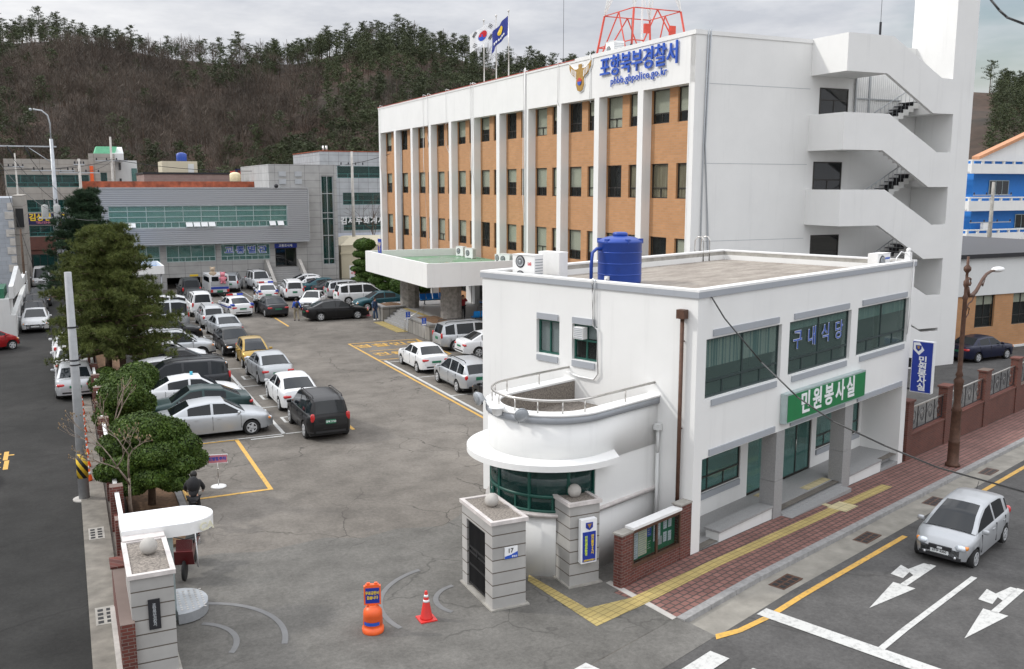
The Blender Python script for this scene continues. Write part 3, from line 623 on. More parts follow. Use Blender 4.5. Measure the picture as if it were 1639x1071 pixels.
for a, b, z in ((1.35, 4.9, .55), (10.1, 11.5, .42), (12.2, 13.6, .42)): slab('sill', a, b, 1.44, 1.51, z, z+.19)
for a0, a1, cur in ((.45, 4.5, 'curtain_stripe'), (4.97, 9.13, 'curtain_teal'), (9.63, 13.85, 'curtain_teal')):
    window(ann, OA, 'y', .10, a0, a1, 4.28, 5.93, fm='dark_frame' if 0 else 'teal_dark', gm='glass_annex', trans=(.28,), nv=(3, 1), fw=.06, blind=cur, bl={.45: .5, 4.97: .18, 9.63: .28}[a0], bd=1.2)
for a0, a1 in ((4.86, 5.80), (3.40, 4.36)):
    window(ann, OA, 'x', .12, a0, a1, 4.92 if a0 > 4 else 4.90, 5.97, fm='green_frame', gm='glass_clear', trans=() if a0 > 4 else (.55,), nv=(1,) if a0 > 4 else (1, 1), fw=.06, bd=.4, blind='grey_paint', bl=.98 if a0 > 4 else .4)
for a, b, z0, z1, n in ((1.3, 4.97, .75, 2.05, 3), (10.1, 11.5, .62, 1.95, 1), (12.2, 13.6, .62, 1.95, 1)):
    window(ann, OA, 'y', 1.54, a, b, z0, z1, fm='dark_frame', gm='glass_teal', trans=(.35,), nv=(n, n//2), fw=.055, bd=.6)
for a, b, n in ((5.42, 6.55, 0), (7.7, 9.75, 1)):
    d = window(ann, OA, 'y', 1.54, a, b, .0, 2.2, fm='dark_frame', gm='glass_teal', trans=(), nv=(n,), fw=.07, bd=.9, name='door')
    hh = MB(*OA); hh.tube([(b-.15 if n == 0 else (a+b)/2-.12, 1.48, .9), (b-.15 if n == 0 else (a+b)/2-.12, 1.48, 1.3)], .018); hh.build('handle', 'steel', d)
mb = MB(*OA); mb.box(-.12, .1, 3.85, 4.2, 5.55, 5.9); [mb.box(-.13, -.12, 3.87, 4.18, 5.57+.055*q, 5.60+.055*q, 1) for q in range(6)]; mb.build('window_air_conditioner', ['white_paint', 'grey_paint'], ann)
mb = MB(*OA); mb.box(.0, 13.78, .3, 1.5, -.8, .02); mb.box(4.94, 9.05, -.05, .3, -.8, -.06); mb.box(4.94, 9.05, -.38, -.05, -.8, -.13)
mb.box(.05, 1.4, -.0, .3, -.4, -.03); mb.box(12.3, 13.78, .0, .3, -.8, -.28); mb.build('porch_floor', 'granite', ann)
for a, b in ((4.44, 4.94), (9.05, 9.65)):
    mb = MB(*OA); mb.box(a, b, -.02, .48, -.5, 1.05); mb.box(a+.003, b-.003, -.017, .477, 1.06, 2.62); mb.build('porch_column', 'granite', ann)
for a, b, g in ((1.45, 4.43, -.12), (9.66, 12.3, -.32)):
    mb = MB(*OA); mb.box(a, b, .02, .46, g-.3, g+.36); mb.box(a-.03, b, -.02, .5, g+.36, g+.42, 1); mb.build('bench', ['offwhite_wall', 'granite'], ann)
mb = MB(*OA); mb.box(5.6, 6.5, .9, 1.35, .02, .032); mb.box(7.4, 9.0, .35, .65, .02, .032); mb.build('tactile_strip', 'tactile_pale', ann)
# downpipes, conduits
mb = MB(*OA); mb.box(-.24, -.03, .28, .52, 6.52, 6.76); mb.tube([(-.12, .40, 6.55), (-.12, .40, .1)], .055); mb.tube([(-.12, .4, 5.9), (0, .4, 5.9)], .02); mb.tube([(-.12, .4, 3.5), (0, .4, 3.5)], .02); mb.build('downpipe', 'rail_brown', ann)
mb = MB(*OA); mb.box(-.2, -.02, 1.02, 1.2, 3.36, 3.52); mb.tube([(-.1, 1.11, 3.4), (-.1, 1.11, 2.7)], .045); mb.tube([(-.1, 1.11, 2.7), (-.1, 1.11, .3)], .05); mb.build('downpipe', 'offwhite_wall', ann)
cable(ann, OA, [(.05, 3.62, 7.34), (-.09, 3.55, 7.32), (-.08, 3.52, 6.9), (-.07, 3.50, 6.0), (-.07, 3.33, 5.9), (-.07, 3.30, 4.6), (-.07, 3.45, 4.42), (-.07, 4.0, 4.42), (-.07, 4.5, 4.5)], .028, 'white_paint')
cable(ann, OA, [(.05, 3.50, 7.34), (-.09, 3.44, 7.3), (-.08, 3.42, 5.95)], .02, 'grey_paint')
cable(ann, OA, [(14.0, 1.2, 7.3), (13.85, -.08, 7.32), (13.85, -.07, 5.5), (13.7, -.07, 4.6)], .022, 'white_paint')
# ---- round guard room on the side wall
GX, GY, GR = -2.62, 2.9, 1.68
def ring(r, n=26, x0=0.0, e=.93):
    P = [(x0, GY+r)] if x0 > GX else []
    P += [(GX-r*e*math.sin(math.pi*i/n), GY+r*math.cos(math.pi*i/n)) for i in range(n+1)]
    if x0 > GX: P.append((x0, GY-r))
    return P
def shell(mb, r0, r1, z0, z1, m=0, x0=0.0, n=26):     # band between two u-shaped outlines
    a, b = ring(r0, n, x0), ring(r1, n, x0); k = len(a)
    A0 = [mb.vt(x, y, z0) for x, y in a]; A1 = [mb.vt(x, y, z1) for x, y in a]; B0 = [mb.vt(x, y, z0) for x, y in b]; B1 = [mb.vt(x, y, z1) for x, y in b]
    for i in range(k-1):
        mb.face((A0[i], A0[i+1], A1[i+1], A1[i]), m, False); mb.face((B0[i], B0[i+1], B1[i+1], B1[i]), m, True)
        mb.face((A1[i], A1[i+1], B1[i+1], B1[i]), m); mb.face((A0[i], A0[i+1], B0[i+1], B0[i]), m)
    for i in (0, k-1): mb.face((A0[i], A1[i], B1[i], B0[i]), m)
SIL, GTOP = 1.62, 2.92
mb = MB(*OA); shell(mb, 1.45, 1.66, -.1, SIL); shell(mb, 1.4, 1.69, GTOP+.02, 4.09)
mb.box(GX, 0, GY-1.66, GY-1.46, SIL, 3.0); mb.box(GX, 0, GY+1.46, GY+1.66, SIL, 3.0); mb.prism(ring(1.45)[::-1], 3.55, 3.6); mb.build('guard_room_wall', 'white_wall', ann)
mb = MB(*OA); shell(mb, 1.40, 1.76, SIL, SIL+.09); mb.build('guard_room_sill', 'marble_cap', ann)
mb = MB(*OA)
br = [(GX+.45, GY+2.2)]+[(GX-2.2*math.sin(math.pi*i/30), GY+2.2*math.cos(math.pi*i/30)) for i in range(31)]+[(GX+.3, GY-2.2), (GX+.75, GY-1.66), (GX+.75, GY+1.66)]
br = [(x, y) for x, y in br]; mb.prism(br[::-1], 2.98, 3.14); mb.build('guard_room_brim', 'white_wall', ann)
gz0, gz1 = SIL+.09, GTOP+.02; zt_ = gz0+.42
mb = MB(*OA); shell(mb, 1.56, 1.64, gz0, gz0+.07, x0=-9); shell(mb, 1.56, 1.64, gz1-.06, gz1, x0=-9); shell(mb, 1.565, 1.635, zt_-.04, zt_+.04, x0=-9)
for i, (x, y) in enumerate(ring(1.60, 24, -9)):
    if i in (0, 5, 10, 15, 20, 24): mb.box(x-.035, x+.035, y-.035, y+.035, gz0, gz1)
for i, (x, y) in enumerate(ring(1.60, 24, -9)):
    if i in (2, 8, 13, 18, 22): mb.box(x-.025, x+.025, y-.025, y+.025, gz0, zt_)
gw = mb.build('guard_room_window', 'green_frame', ann)
mb = MB(*OA); shell(mb, 1.590, 1.605, gz0+.05, gz1-.05, x0=-9); mb.build('pane', 'glass_green', gw)
mb = MB(*OA); mb.prism(ring(1.44)[::-1], .9, .95); mb.box(-2.3, -1.9, 2.2, 3.6, .95, 2.7, 1); mb.box(-3.4, -2.7, 1.9, 3.3, .95, 1.55, 2); mb.box(-.03, -.006, 1.35, 4.4, .95, 2.95, 1); mb.build('guard_room_inside', ['dark_inside', 'offwhite_wall', 'grey_paint'], ann)
mb = MB(*OA); shell(mb, 1.36, 1.75, 4.08, 4.26); mb.build('parapet_band', 'grey_band', ann)
mb = MB(*OA); shell(mb, 1.345, 1.765, 4.26, 4.31); mb.build('parapet_cap', 'white_paint', ann)
mb = MB(*OA); shell(mb, 1.33, 1.342, 3.62, 4.25); mb.prism(ring(1.34)[::-1], 3.61, 3.66); mb.build('parapet_inside', 'pebble', ann)
mb = MB(*OA); P = ring(1.57, 30); mb.tube([(x, y, 4.64) for x, y in P], .035, 8)
for i in (1, 5, 9, 13, 17, 21, 25, 29): x, y = P[i]; mb.tube([(x, y, 4.30), (x, y, 4.63)], .02, 6)
for x in (-1.3,):
    for y in (GY+1.57, GY-1.57): mb.tube([(x, y, 4.30), (x, y, 4.63)], .02, 6)
mb.build('handrail', 'steel', ann)
# ---- rooftop ladder rails, eye bolt
mb = MB(*OA)
for x in (12.3, 12.75): mb.tube([(x, 7.9, 6.9), (x, 7.9, 7.75), (x, 8.0, 7.9), (x, 8.2, 7.9), (x, 8.32, 7.75), (x, 8.32, 4.5)], .025, 7)
mb.tube([(12.3, 8.32, 7.3), (12.75, 8.32, 7.3)], .018, 6); mb.build('ladder', 'steel', ann)
mb = MB(*OA); mb.tube([(.75+.08*math.cos(a), .55, 7.02+.08*math.sin(a)) for a in [math.pi*2*i/10 for i in range(11)]], .02, 6); mb.build('eye_bolt', 'rail_brown', ann)
# ---- things on the annex
def floodlight(x, y, z, dx, dy, lab):
    t = thing('floodlight', lab, 'floodlight', FRO, x, y, z, 'floodlights on the guard room rail'); t.rotation_euler.z = FRO.a+math.atan2(dy, dx)
    b = MB(); b.rev([(.02, -.0), (.11, .02), (.17, .12), (.19, .17), (.19, .20)], 0, 0, 14); me = b.build('lamp_body', 'galv', t); me.rotation_euler = (0, R(100), 0)
    b = MB(); b.rev([(.175, .2), (.16, .225), (.02, .235)], 0, 0, 14); g = b.build('lens', 'lens_grey', t); g.rotation_euler = (0, R(100), 0)
    b = MB(); b.tube([(-.0, 0, 0), (-.1, 0, -.12), (-.1, 0, -.3)], .02, 6); b.build('bracket', 'galv', t)
floodlight(-3.9, 4.1, 4.42, -.8, .25, 'round floodlight on the curved rail, the farthest left of the three')
floodlight(-4.3, 2.35, 4.36, -.6, -1, 'round floodlight on the curved rail facing the gate pillars')
t = thing('camera_housing', 'white domed camera housing on the curved rail between two round floodlights', 'camera', FRO, -4.35, 3.1, 4.35)
b = MB(); b.rev([(.03, -.2), (.12, -.16), (.15, 0), (.22, .02), (.20, .05), (.02, .1)], 0, 0, 14); b.build('housing', 'white_paint', t)
t = thing('water_tank', 'big blue plastic water tank on the annex roof', 'water tank', FRO, 3.1, 5.05, 6.9)
mb = MB(); mb.rev([(.68, 0), (.70, .08), (.70, 1.28), (.73, 1.30), (.72, 1.36), (.5, 1.46), (.2, 1.52)], 0, 0, 28)
for k in range(6): a = k*math.pi/3; mb.box(.66*math.cos(a)-.06, .66*math.cos(a)+.06, .66*math.sin(a)-.06, .66*math.sin(a)+.06, 1.28, 1.43)
for z in (.3, .65, 1.0): mb.rev([(.703, z-.02), (.712, z), (.703, z+.02)], 0, 0, 28)
mb.build('body', 'tank_blue', t)
mb = MB(); mb.rev([(.22, 1.5), (.24, 1.53), (.24, 1.6), (.18, 1.63), (.02, 1.64)], 0, 0, 18); mb.build('lid', 'tank_blue', t)
mb = MB(); mb.tube([(-.6, .2, 1.1), (-.8, .3, 1.12), (-.95, .35, 1.0), (-1.0, .35, .6), (-1.0, .35, 0)], .055, 8); mb.build('hose', 'tank_blue', t)
mb = MB(); mb.tube([(-.66, -.1, .2), (-.85, -.1, .2), (-.85, -.1, .02)], .03, 7); mb.box(-.8, -.7, -.15, -.02, .15, .27); mb.build('valve', 'white_paint', t)
ACN = 0
def outdoor_unit(fr, x, y, z, rot, lab, fans=1, w=.85, h=.62, d=.32, logo=None, grp='white air conditioner units on the roofs'):
    t = thing('air_conditioner', lab, 'air conditioner', fr, x, y, z, grp, rot=R(rot))
    b = MB(); b.box(-w/2, w/2, -d/2, d/2, .05, h); b.box(-w/2, w/2, -d/2-.02, d/2, h, h+.02); b.box(-w*.4, -w*.3, -d/2, d/2, 0, .05); b.box(w*.3, w*.4, -d/2, d/2, 0, .05); b.build('casing', 'white_paint', t)
    for k in range(fans):
        zc = h*(k+.5)/fans+.03; r = min(.23, h/fans*.42); b = MB(); b.rev([(r, 0), (r*.98, .012), (.05, .012)], 0, 0, 18); b.rev([(.05, .012), (.05, .03), (.01, .03)], 0, 0, 10, 1)
        for q in range(3): b.rev([(r*(.35+.2*q), .014), (r*(.38+.2*q), .02)], 0, 0, 16, 1)
        f = b.build('fan', ['dark_metal', 'galv'], t); f.location = (-w*.14, -d/2-.001, zc); f.rotation_euler = (R(90), 0, 0)
    b = MB()
    for k in range(9): b.box(w/2, w/2+.008, -d/2+.03, d/2-.03, .1+k*(h-.15)/9, .1+k*(h-.15)/9+.03)
    b.build('vent_grille', 'galv', t)
    if logo: text(logo[0], logo[1], (w*.28, -d/2-.006, h*.72), FY, t, logo[2], name='badge', depth=.004, off=.006)
    return t
outdoor_unit(FRO, .55, 6.7, 6.9, -90, 'tall white twin fan air conditioner left of the blue roof tank', 2, .95, .95, .4, ('LG', .12, 'red_text'))
outdoor_unit(FRO, 1.45, 6.45, 6.9, 90, 'tall grey grilled air conditioner seen from its back beside the blue tank', 2, .9, 1.0, .4)
outdoor_unit(FRO, 12.3, .55, 6.98, 0, 'low white single fan air conditioner at the road corner of the annex roof', 1, 1.05, .62, .36, ('SAMSUNG', .085, 'letter_blue'))
t = thing('roof_camera', 'small white camera with a curved arm on the far road corner of the roof', 'camera', FRO, 13.9, .15, 7.3)
b = MB(); b.box(-.1, .1, -.1, .1, 0, .3); b.ball(0, 0, .36, .09); b.tube([(0, 0, .2), (-.4, .1, .32), (-.7, .15, .1), (-.75, .15, -.1)], .02, 6); b.build('housing', 'white_paint', t)
# green sign
t = thing('green_sign', 'long green sign board with white lettering over the porch', 'sign', FRO, 7.3, -.25, 2.88)
o = (7.3, -.25, 2.88); b = MB(*o); b.box(4.6, 10.02, -.22, -.01, 2.87, 3.79); b.build('sign_case', 'alu_frame', t)
b = MB(*o); b.box(4.66, 9.96, -.235, -.22, 2.92, 3.74); b.build('sign_face', 'sign_green', t)
text('민원봉사실', .74, (0, .008, .45), FY, t, 'sign_white', depth=.02, off=.017, sx=.95, sp=1.38)
text('구 내 식 당', .66, (7.05, .088, 5.28), FY, ann, 'paper', name='window_lettering', depth=.004, off=.012, sx=1.0, sp=1.2); text('구 내 식 당', .66, (7.05, .080, 5.28), FY, ann, 'letter_blue', name='window_lettering', depth=.004, off=-.004, sx=1.0, sp=1.2)
# blue projecting sign
t = thing('blue_sign', 'tall blue projecting sign with white vertical lettering on the annex corner', 'sign', FRO, 14.5, -.42, 2.33)
b = MB(); b.box(-.11, .11, -.39, .39, 0, 1.95); b.build('sign_case', 'sign_white', t)
b = MB(); b.box(-.125, -.11, -.365, .365, .03, 1.92); b.build('sign_face', 'sign_blue', t)
text('민\n원\n봉\n사\n실', .30, (-.13, -.03, .72), FX, t, 'sign_white', depth=.012, off=.008, sx=1.2, lsp=.86)
b = MB(); b.extr([(.34, 1.88), (.34, 1.62), (.12, 1.42), (-.06, 1.62), (.12, 1.9)], 'x', -.135, -.126, 0); b.extr([(.26, 1.79), (.04, 1.79), (.05, 1.65), (.15, 1.56), (.25, 1.65)], 'x', -.141, -.135, 1)
b.extr([(.2, 1.76), (.1, 1.76), (.12, 1.66), (.18, 1.66)], 'x', -.146, -.141, 2); b.build('badge', ['sign_white', 'sign_blue', 'gold'], t)
b = MB(); b.box(-.05, .05, .39, .75, .9, 1.25); b.box(-.05, .05, .39, .75, 0.05, .12); b.build('bracket', 'black', t)

# ------------------------------------------------------------------ gate pillars (LOT frame)
def granite_pillar(x0, x1, y0, y1, lab, h=2.12, name='gate_pillar', niche=False):
    o = ((x0+x1)/2, y0, 0); t = thing(name, lab, 'gate pillar', LOT, *o, 'granite clad gate pillars')
    b = MB(*o)
    if niche:
        b.box(x0, x1, y0, y0+.42, -.05, h); b.box(x0+.3, x1, y0+.42, y1-.3, -.05, h); b.box(x0, x1, y1-.3, y1, -.05, h); b.box(x0, x0+.3, y0+.42, y1-.3, h-.32, h-.002)
    else: b.box(x0, x1, y0, y1, -.05, h)
    b.build('cladding', 'pillar_granite', t)
    b = MB(*o); w = .10; X0, X1, Y0_, Y1_ = x0-.05, x1+.05, y0-.05, y1+.05
    for q in ((X0, X1, Y0_, Y0_+w), (X0, X1, Y1_-w, Y1_), (X0, X0+w, Y0_+w, Y1_-w), (X1-w, X1, Y0_+w, Y1_-w)): b.box(*q, h, h+.09)
    b.build('cap_border', 'marble_cap', t)
    b = MB(*o); b.box(X0+w, X1-w, Y0_+w, Y1_-w, h-.01, h+.06); b.build('cap', 'pebble', t)
    b = MB(*o); b.box(x0-.06, x1+.07, y0-.08, y1+.05, -.05, .04); b.build('footing', 'concrete', t)
    return t, o
def globe(t, o, x, y, h=2.12, r=.175):
    b = MB(*o); b.ball(x, y, h+.06+r*.9, r, 18); b.build('globe', 'pale_concrete', t)
t, o = granite_pillar(8.62, 9.5, 19.15, 21.0, 'wide granite gate pillar with the number plate and a black gate panel', niche=True); globe(t, o, 9.1, 20.25)
b = MB(*o)
b.box(8.66, 8.70, 19.60, 19.66, .1, 1.78); b.box(8.66, 8.70, 20.62, 20.68, .1, 1.78)
for z in (.12, .62, .95, 1.08, 1.74): b.box(8.655, 8.705, 19.60, 20.68, z, z+.05)
for i in range(14): y = 19.66+i*.073; b.box(8.665, 8.695, y, y+.022, .12, .95); b.box(8.665, 8.695, y, y+.022, 1.1, 1.76)
gt = thing('black_gate', 'folded black barred gate panel inside the wide gate pillar', 'gate', LOT, 8.68, 20.1, .08); b.o = (8.68, 20.1, .08); b.v = [(x+o[0]-8.68, y+o[1]-20.1, z+o[2]-.08) for x, y, z in b.v]; b.build('bars', 'black', gt)
b = MB(8.68, 20.1, .08); b.box(8.72, 8.73, 19.66, 20.62, .1, 1.78); b.build('backing', 'dark_inside', gt); b = MB(8.68, 20.1, .08); b.box(8.64, 8.66, 20.1, 20.14, .95, 1.1); b.box(8.70, 8.72, 19.6, 19.66, .05, .1); b.build('latch', 'dark_metal', gt)
t2 = thing('house_number_plate', 'white number plate reading 17 on the wide gate pillar', 'sign', LOT, 9.1, 19.14, 1.25)
b = MB(); b.box(-.17, .17, -.02, -.003, 0, .29); b.build('plate', 'sign_white', t2); b = MB(); b.extr([(-.168, .002), (.168, .002), (.168, .15), (0, .09), (-.168, .06)], 'y', -.026, -.021); b.build('plate_stripe', 'letter_blue', t2)
text('17', .15, (-.02, -.028, .19), FY, t2, 'dark_metal', depth=.004, off=.003); text('중앙로', .05, (.08, -.03, .04), FY, t2, 'sign_white', depth=.003, off=.001)
t, o = granite_pillar(10.9, 11.75, 19.5, 20.42, 'granite gate pillar carrying the upright white and blue sign'); globe(t, o, 11.3, 20.0)
t2 = thing('pillar_sign', 'upright white light box with blue panel and yellow lettering on a gate pillar', 'sign', LOT, 11.35, 19.48, .65)
b = MB(); b.box(-.22, .22, -.16, -.01, 0, 1.14); b.build('sign_case', 'sign_white', t2); b = MB(); b.box(-.185, .185, -.172, -.16, .04, .82); b.build('sign_face', 'sign_blue', t2)
b = MB(); b.extr([(-.1, 1.06), (.1, 1.06), (.1, .93), (0, .86), (-.1, .93)][::-1], 'y', -.172, -.16, 0); b.extr([(-.06, 1.03), (.06, 1.03), (.0, .91)][::-1], 'y', -.18, -.172, 1); b.build('badge', ['sign_blue', 'gold'], t2)
text('민\n원\n실\n방\n문\n환\n영', .088, (-.09, -.176, .46), FY, t2, 'lime_text', depth=.004, off=.002, lsp=.82); text('야\n간\n출\n입\n2\n4\n시', .088, (.09, -.176, .48), FY, t2, 'yellow', depth=.004, off=.003, lsp=.82); text('포항북부경찰서', .05, (0, -.176, .075), FY, t2, 'yellow', depth=.004, off=.002)
t, o = granite_pillar(.74, 1.57, 19.45, 21.4, 'granite gate pillar with a dark name plate, on the left of the gateway', h=2.15); globe(t, o, 1.2, 20.6, 2.15, .185)
b = MB(*o); b.box(.8, 1.5, 21.42, 22.25, -.05, 2.22); b.box(.72, 1.6, 21.4, 22.3, 2.22, 2.27, 1); b.build('rear_block', ['pillar_granite', 'marble_cap'], t)
b = MB(*o); b.box(1.05, 1.28, 19.41, 19.45, 1.02, 1.66); b.build('name_plate', 'dark_metal', t); text('포\n항\n북\n부\n경\n찰\n서', .085, (1.165-o[0], 19.405-o[1], 1.33), FY, t, 'grey_paint', depth=.003, off=.001, lsp=.82)
# brick wall with notice board between the pillar and the annex (FRO frame)
t = thing('notice_wall', 'red brick wall with a glazed notice board beside the annex corner', 'wall', FRO, -1.5, .12, 0)
o = (-1.5, .12, 0); b = MB(*o); b.box(-3.05, -2.62, .0, .26, -.1, 1.38); b.box(-.5, -.01, .0, .28, -.1, 1.52); b.box(-2.62, -.5, .02, .24, -.1, .42); b.box(-2.62, -.5, .2, .24, .42, 1.42); b.build('brick', 'red_brick', t)
b = MB(*o); b.box(-3.08, -2.60, -.02, .28, 1.38, 1.43); b.box(-.53, -.0, -.02, .3, 1.52, 1.56); b.box(-2.62, -.5, -.03, .26, 1.42, 1.49, 1); b.build('coping', ['concrete', 'white_paint'], t)
nb = MB(*o); nb.box(-2.62, -.5, .0, .06, .42, .50); nb.box(-2.62, -.5, .0, .06, 1.32, 1.42)
for x in (-2.62, -1.60, -.56): nb.box(x, x+.06, .0, .06, .50, 1.32)
nbo = nb.build('notice_board', 'rail_brown', t); nb = MB(*o); nb.box(-2.58, -.54, .17, .19, .48, 1.34); nb.build('board', 'notice_green', nbo)
nb = MB(*o); nb.box(-2.56, -.56, .03, .036, .50, 1.32); nb.build('pane', 'glass_board', nbo)
for i, (x, z, w, h, mm) in enumerate(((-2.55, .52, .36, .72, 'paper'), (-2.17, .55, .36, .72, 'paper_cream'), (-1.79, .98, .17, .30, 'letter_blue'), (-1.80, .58, .18, .33, 'sign_green'), (-1.52, .78, .30, .52, 'paper'), (-1.30, .62, .16, .22, 'grey_paint'), (-1.08, 1.0, .15, .26, 'paper'), (-.86, 1.0, .14, .26, 'paper'), (-1.08, .64, .15, .27, 'paper'), (-.86, .62, .14, .27, 'paper'))):
    nb = MB(*o); nb.box(x, x+w, .155, .165, z, z+h)
    for q in range(int(h/.06)-1): nb.box(x+.02, x+w-.03-(q*7 % 3)*.03, .150, .155, z+h-.06*(q+1)-.02, z+h-.06*(q+1), 1)
    po = nb.build('poster', [mm, 'grey_paint'], nbo)
# low brick wall with railings along the pavement, right of the annex
t = thing('boundary_wall', 'brown brick boundary wall with metal railings along the pavement', 'wall', FRO, 14.3, .1, -.43)
o = (14.3, .1, -.43); b = MB(*o); pil = [(14.45, 14.95), (18.35, 18.95), (23.0, 23.65), (27.4, 28.0), (32, 32.6), (36.6, 37.2)]
for k, (a, c) in enumerate(pil):
    zt = 1.85+.0*k; b.box(a, c, -.03, .32, tz(a)-.4, zt-.05*k*.3)
    if k < len(pil)-1:
        d = pil[k+1][0]; b.box(c, d, .02, .27, tz(c)-.6, .50-.03*k)
b.build('brick', 'brown_brick', t)
b = MB(*o)
for k, (a, c) in enumerate(pil):
    b.box(a-.05, c+.05, -.08, .37, 1.85-.015*k, 1.92-.015*k)
    if k < len(pil)-1: b.box(c, pil[k+1][0], -.02, .31, .50-.03*k, .56-.03*k, 0)
b.build('coping', 'brown_brick', t)
for k in range(len(pil)-1):
    a, c = pil[k][1]+.03, pil[k+1][0]-.03; z0, z1 = .62-.03*k, 1.55-.02*k; b = MB(*o)
    b.box(a, c, .12, .16, z0, z0+.04); b.box(a, c, .10, .18, z1-.04, z1, 1); n = 4
    for i in range(n+1): x = a+(c-a)*i/n; b.box(x-.015, x+.015, .125, .155, z0, z1)
    for i in range(n):
        x = a+(c-a)*(i+.5)/n
        for q in range(5):
            r = .10+.05*q; b.tube([(x+r*math.cos(u_*.7+q*1.3)*(.5+.1*u_), .14, (z0+z1)/2+(.10+.05*q)*math.sin(u_*.7+q*1.3)) for u_ in range(7)], .009, 4, 1 if q < 1 else 0)
    b.build('railing', ['dark_metal', 'steel', 'sign_white'], t)
# ornate street lamp on the pavement
g = tz(15.2)
t = thing('street_lamp', 'ornate brown street lamp with a scrolled arm by the kerb', 'street lamp', FRO, 15.2, -1.5, g)
b = MB(); b.rev([(.27, 0), (.27, .1), (.21, .16), (.20, .9), (.22, .95), (.19, 1.0), (.17, 2.1), (.20, 2.15), (.15, 2.3), (.12, 2.5), (.17, 3.2), (.19, 3.3), (.10, 3.42), (.14, 3.5), (.09, 3.65), (.075, 6.3), (.11, 6.4), (.06, 6.5), (.06, 6.75), (.10, 6.85), (.10, 7.0), (.05, 7.05), (.05, 7.3), (.13, 7.4), (.13, 7.5), (.05, 7.6), (.045, 7.9)], 0, 0, 14); b.build('post', 'rail_brown', t)
b = MB(); b.tube([(.1, 0, 6.75), (.3, 0, 6.45), (.7, 0, 6.42), (1.1, 0, 6.55), (1.7, 0, 6.95), (2.1, 0, 7.12), (2.6, 0, 7.2), (3.2, 0, 7.2)], .09, 8, r2=.045)
b.tube([(.1, 0, 6.95), (.25, 0, 7.1), (.42, 0, 7.05), (.45, 0, 6.9), (.36, 0, 6.82)], .04, 6); b.tube([(.1, 0, 5.9), (.4, 0, 6.15), (.7, 0, 6.2), (.95, 0, 6.4), (1.1, 0, 6.62), (1.2, 0, 6.5)], .03, 6); b.tube([(1.55, 0, 6.85), (1.75, 0, 6.7), (2.0, 0, 6.95)], .05, 6, r2=.01)
b.tube([(.15, 0, 5.6), (.45, 0, 5.75), (.5, 0, 5.95), (.3, 0, 6.02), (.2, 0, 5.9)], .025, 6); b.build('arm', 'rail_brown', t)
b = MB(); b.ball(0, 0, 0, .26, 14, rz=.11); lh = b.build('lamp_head', 'white_paint', t); lh.location = (3.35, 0, 7.22); lh.scale = (1.9, .8, 1)
# ------------------------------------------------------------------ FAR BUILDINGS (LOT frame)
def bld(name, lab, x, y, z=0): return thing(name, lab, 'building', LOT, x, y, z), (x, y, z)
# --- traffic annex at the end of the yard: panel block, low wing, silver clad box over the garage
t, o = bld('panelled_building', 'grey panelled office at the end of the yard with a silver clad upper storey', 3, 96)
AY0 = 96.0
mb = MB(*o); hs = [(24.15, 25.42, 1.9, 11.0)]
holes(mb, 'y', AY0, AY0+.3, 18.9, 25.75, -.2, 12.1, hs+[(19.25, 21.4, 1.85, 4.2)])
holes(mb, 'y', AY0, AY0+.3, 3.0, 18.9, -.4, 4.5, [(8.85, 13.45, 2.65, 4.28), (13.95, 18.75, 2.65, 4.25), (8.78, 12.6, -.4, 1.15), (3.4, 8.3, 2.65, 4.28)])
mb.box(25.45, 25.75, AY0+.3, 112, -.2, 12.1); mb.box(18.9, 19.2, AY0+.3, 112, 4.5, 12.1); mb.box(19.2, 25.45, AY0+.3, 112, 11.7, 12.0); mb.box(25.75, 26.2, AY0+1.5, 112, -.2, 9.8); mb.box(3, 3.3, AY0+.3, 108, -.4, 9.2)
mb.build('panel_wall', 'grey_panel', t)
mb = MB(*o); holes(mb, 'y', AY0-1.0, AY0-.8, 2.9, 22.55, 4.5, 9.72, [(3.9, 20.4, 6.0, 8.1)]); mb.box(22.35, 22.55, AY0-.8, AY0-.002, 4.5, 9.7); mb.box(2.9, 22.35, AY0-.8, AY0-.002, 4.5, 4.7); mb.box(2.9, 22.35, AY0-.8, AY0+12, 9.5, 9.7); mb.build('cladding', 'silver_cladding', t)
mb = MB(*o); mb.box(2.86, 22.6, AY0-1.05, AY0-.95, 9.72, 9.82); mb.box(22.5, 22.62, AY0-1.05, AY0-.95, 4.45, 9.72); mb.box(2.86, 22.5, AY0-1.05, AY0-.95, 4.40, 4.5)
mb.box(3.85, 20.45, AY0-1.04, AY0-1.001, 8.1, 8.2); mb.box(20.4, 20.5, AY0-1.04, AY0-1.001, 5.95, 8.1); mb.box(3.85, 20.45, AY0-1.04, AY0-1.001, 5.9, 6.0); mb.build('metal_trim', 'galv', t)
window(t, o, 'y', AY0-.9, 3.9, 20.4, 6.0, 8.1, fm='alu_frame', gm='glass_teal', trans=(.26, .5, .76), nv=(23, 9, 9, 9), fw=.07, blind='curtain_teal', bl=.74, bd=.6, back='dark_inside')
arnd = random.Random(5)
for x in (5.6, 10.7, 11.4, 12.1, 12.8, 18.6, 19.4):
    mb = MB(*o); mb.extr([(AY0-.9, 6.5), (AY0-1.28, 6.12), (AY0-1.25, 6.08), (AY0-.87, 6.46)], 'x', x, x+.6); mb.build('open_vent', 'sign_white', t)
for a, c, z0, z1, n in ((3.4, 8.3, 2.65, 4.28, 7), (8.85, 13.45, 2.65, 4.28, 7), (13.95, 18.75, 2.65, 4.25, 7)):
    window(t, o, 'y', AY0+.1, a, c, z0, z1, fm='alu_frame', gm='glass_teal', trans=(.27,), nv=(n, 3), fw=.07, blind='curtain_teal', bl=.72, bd=.5)
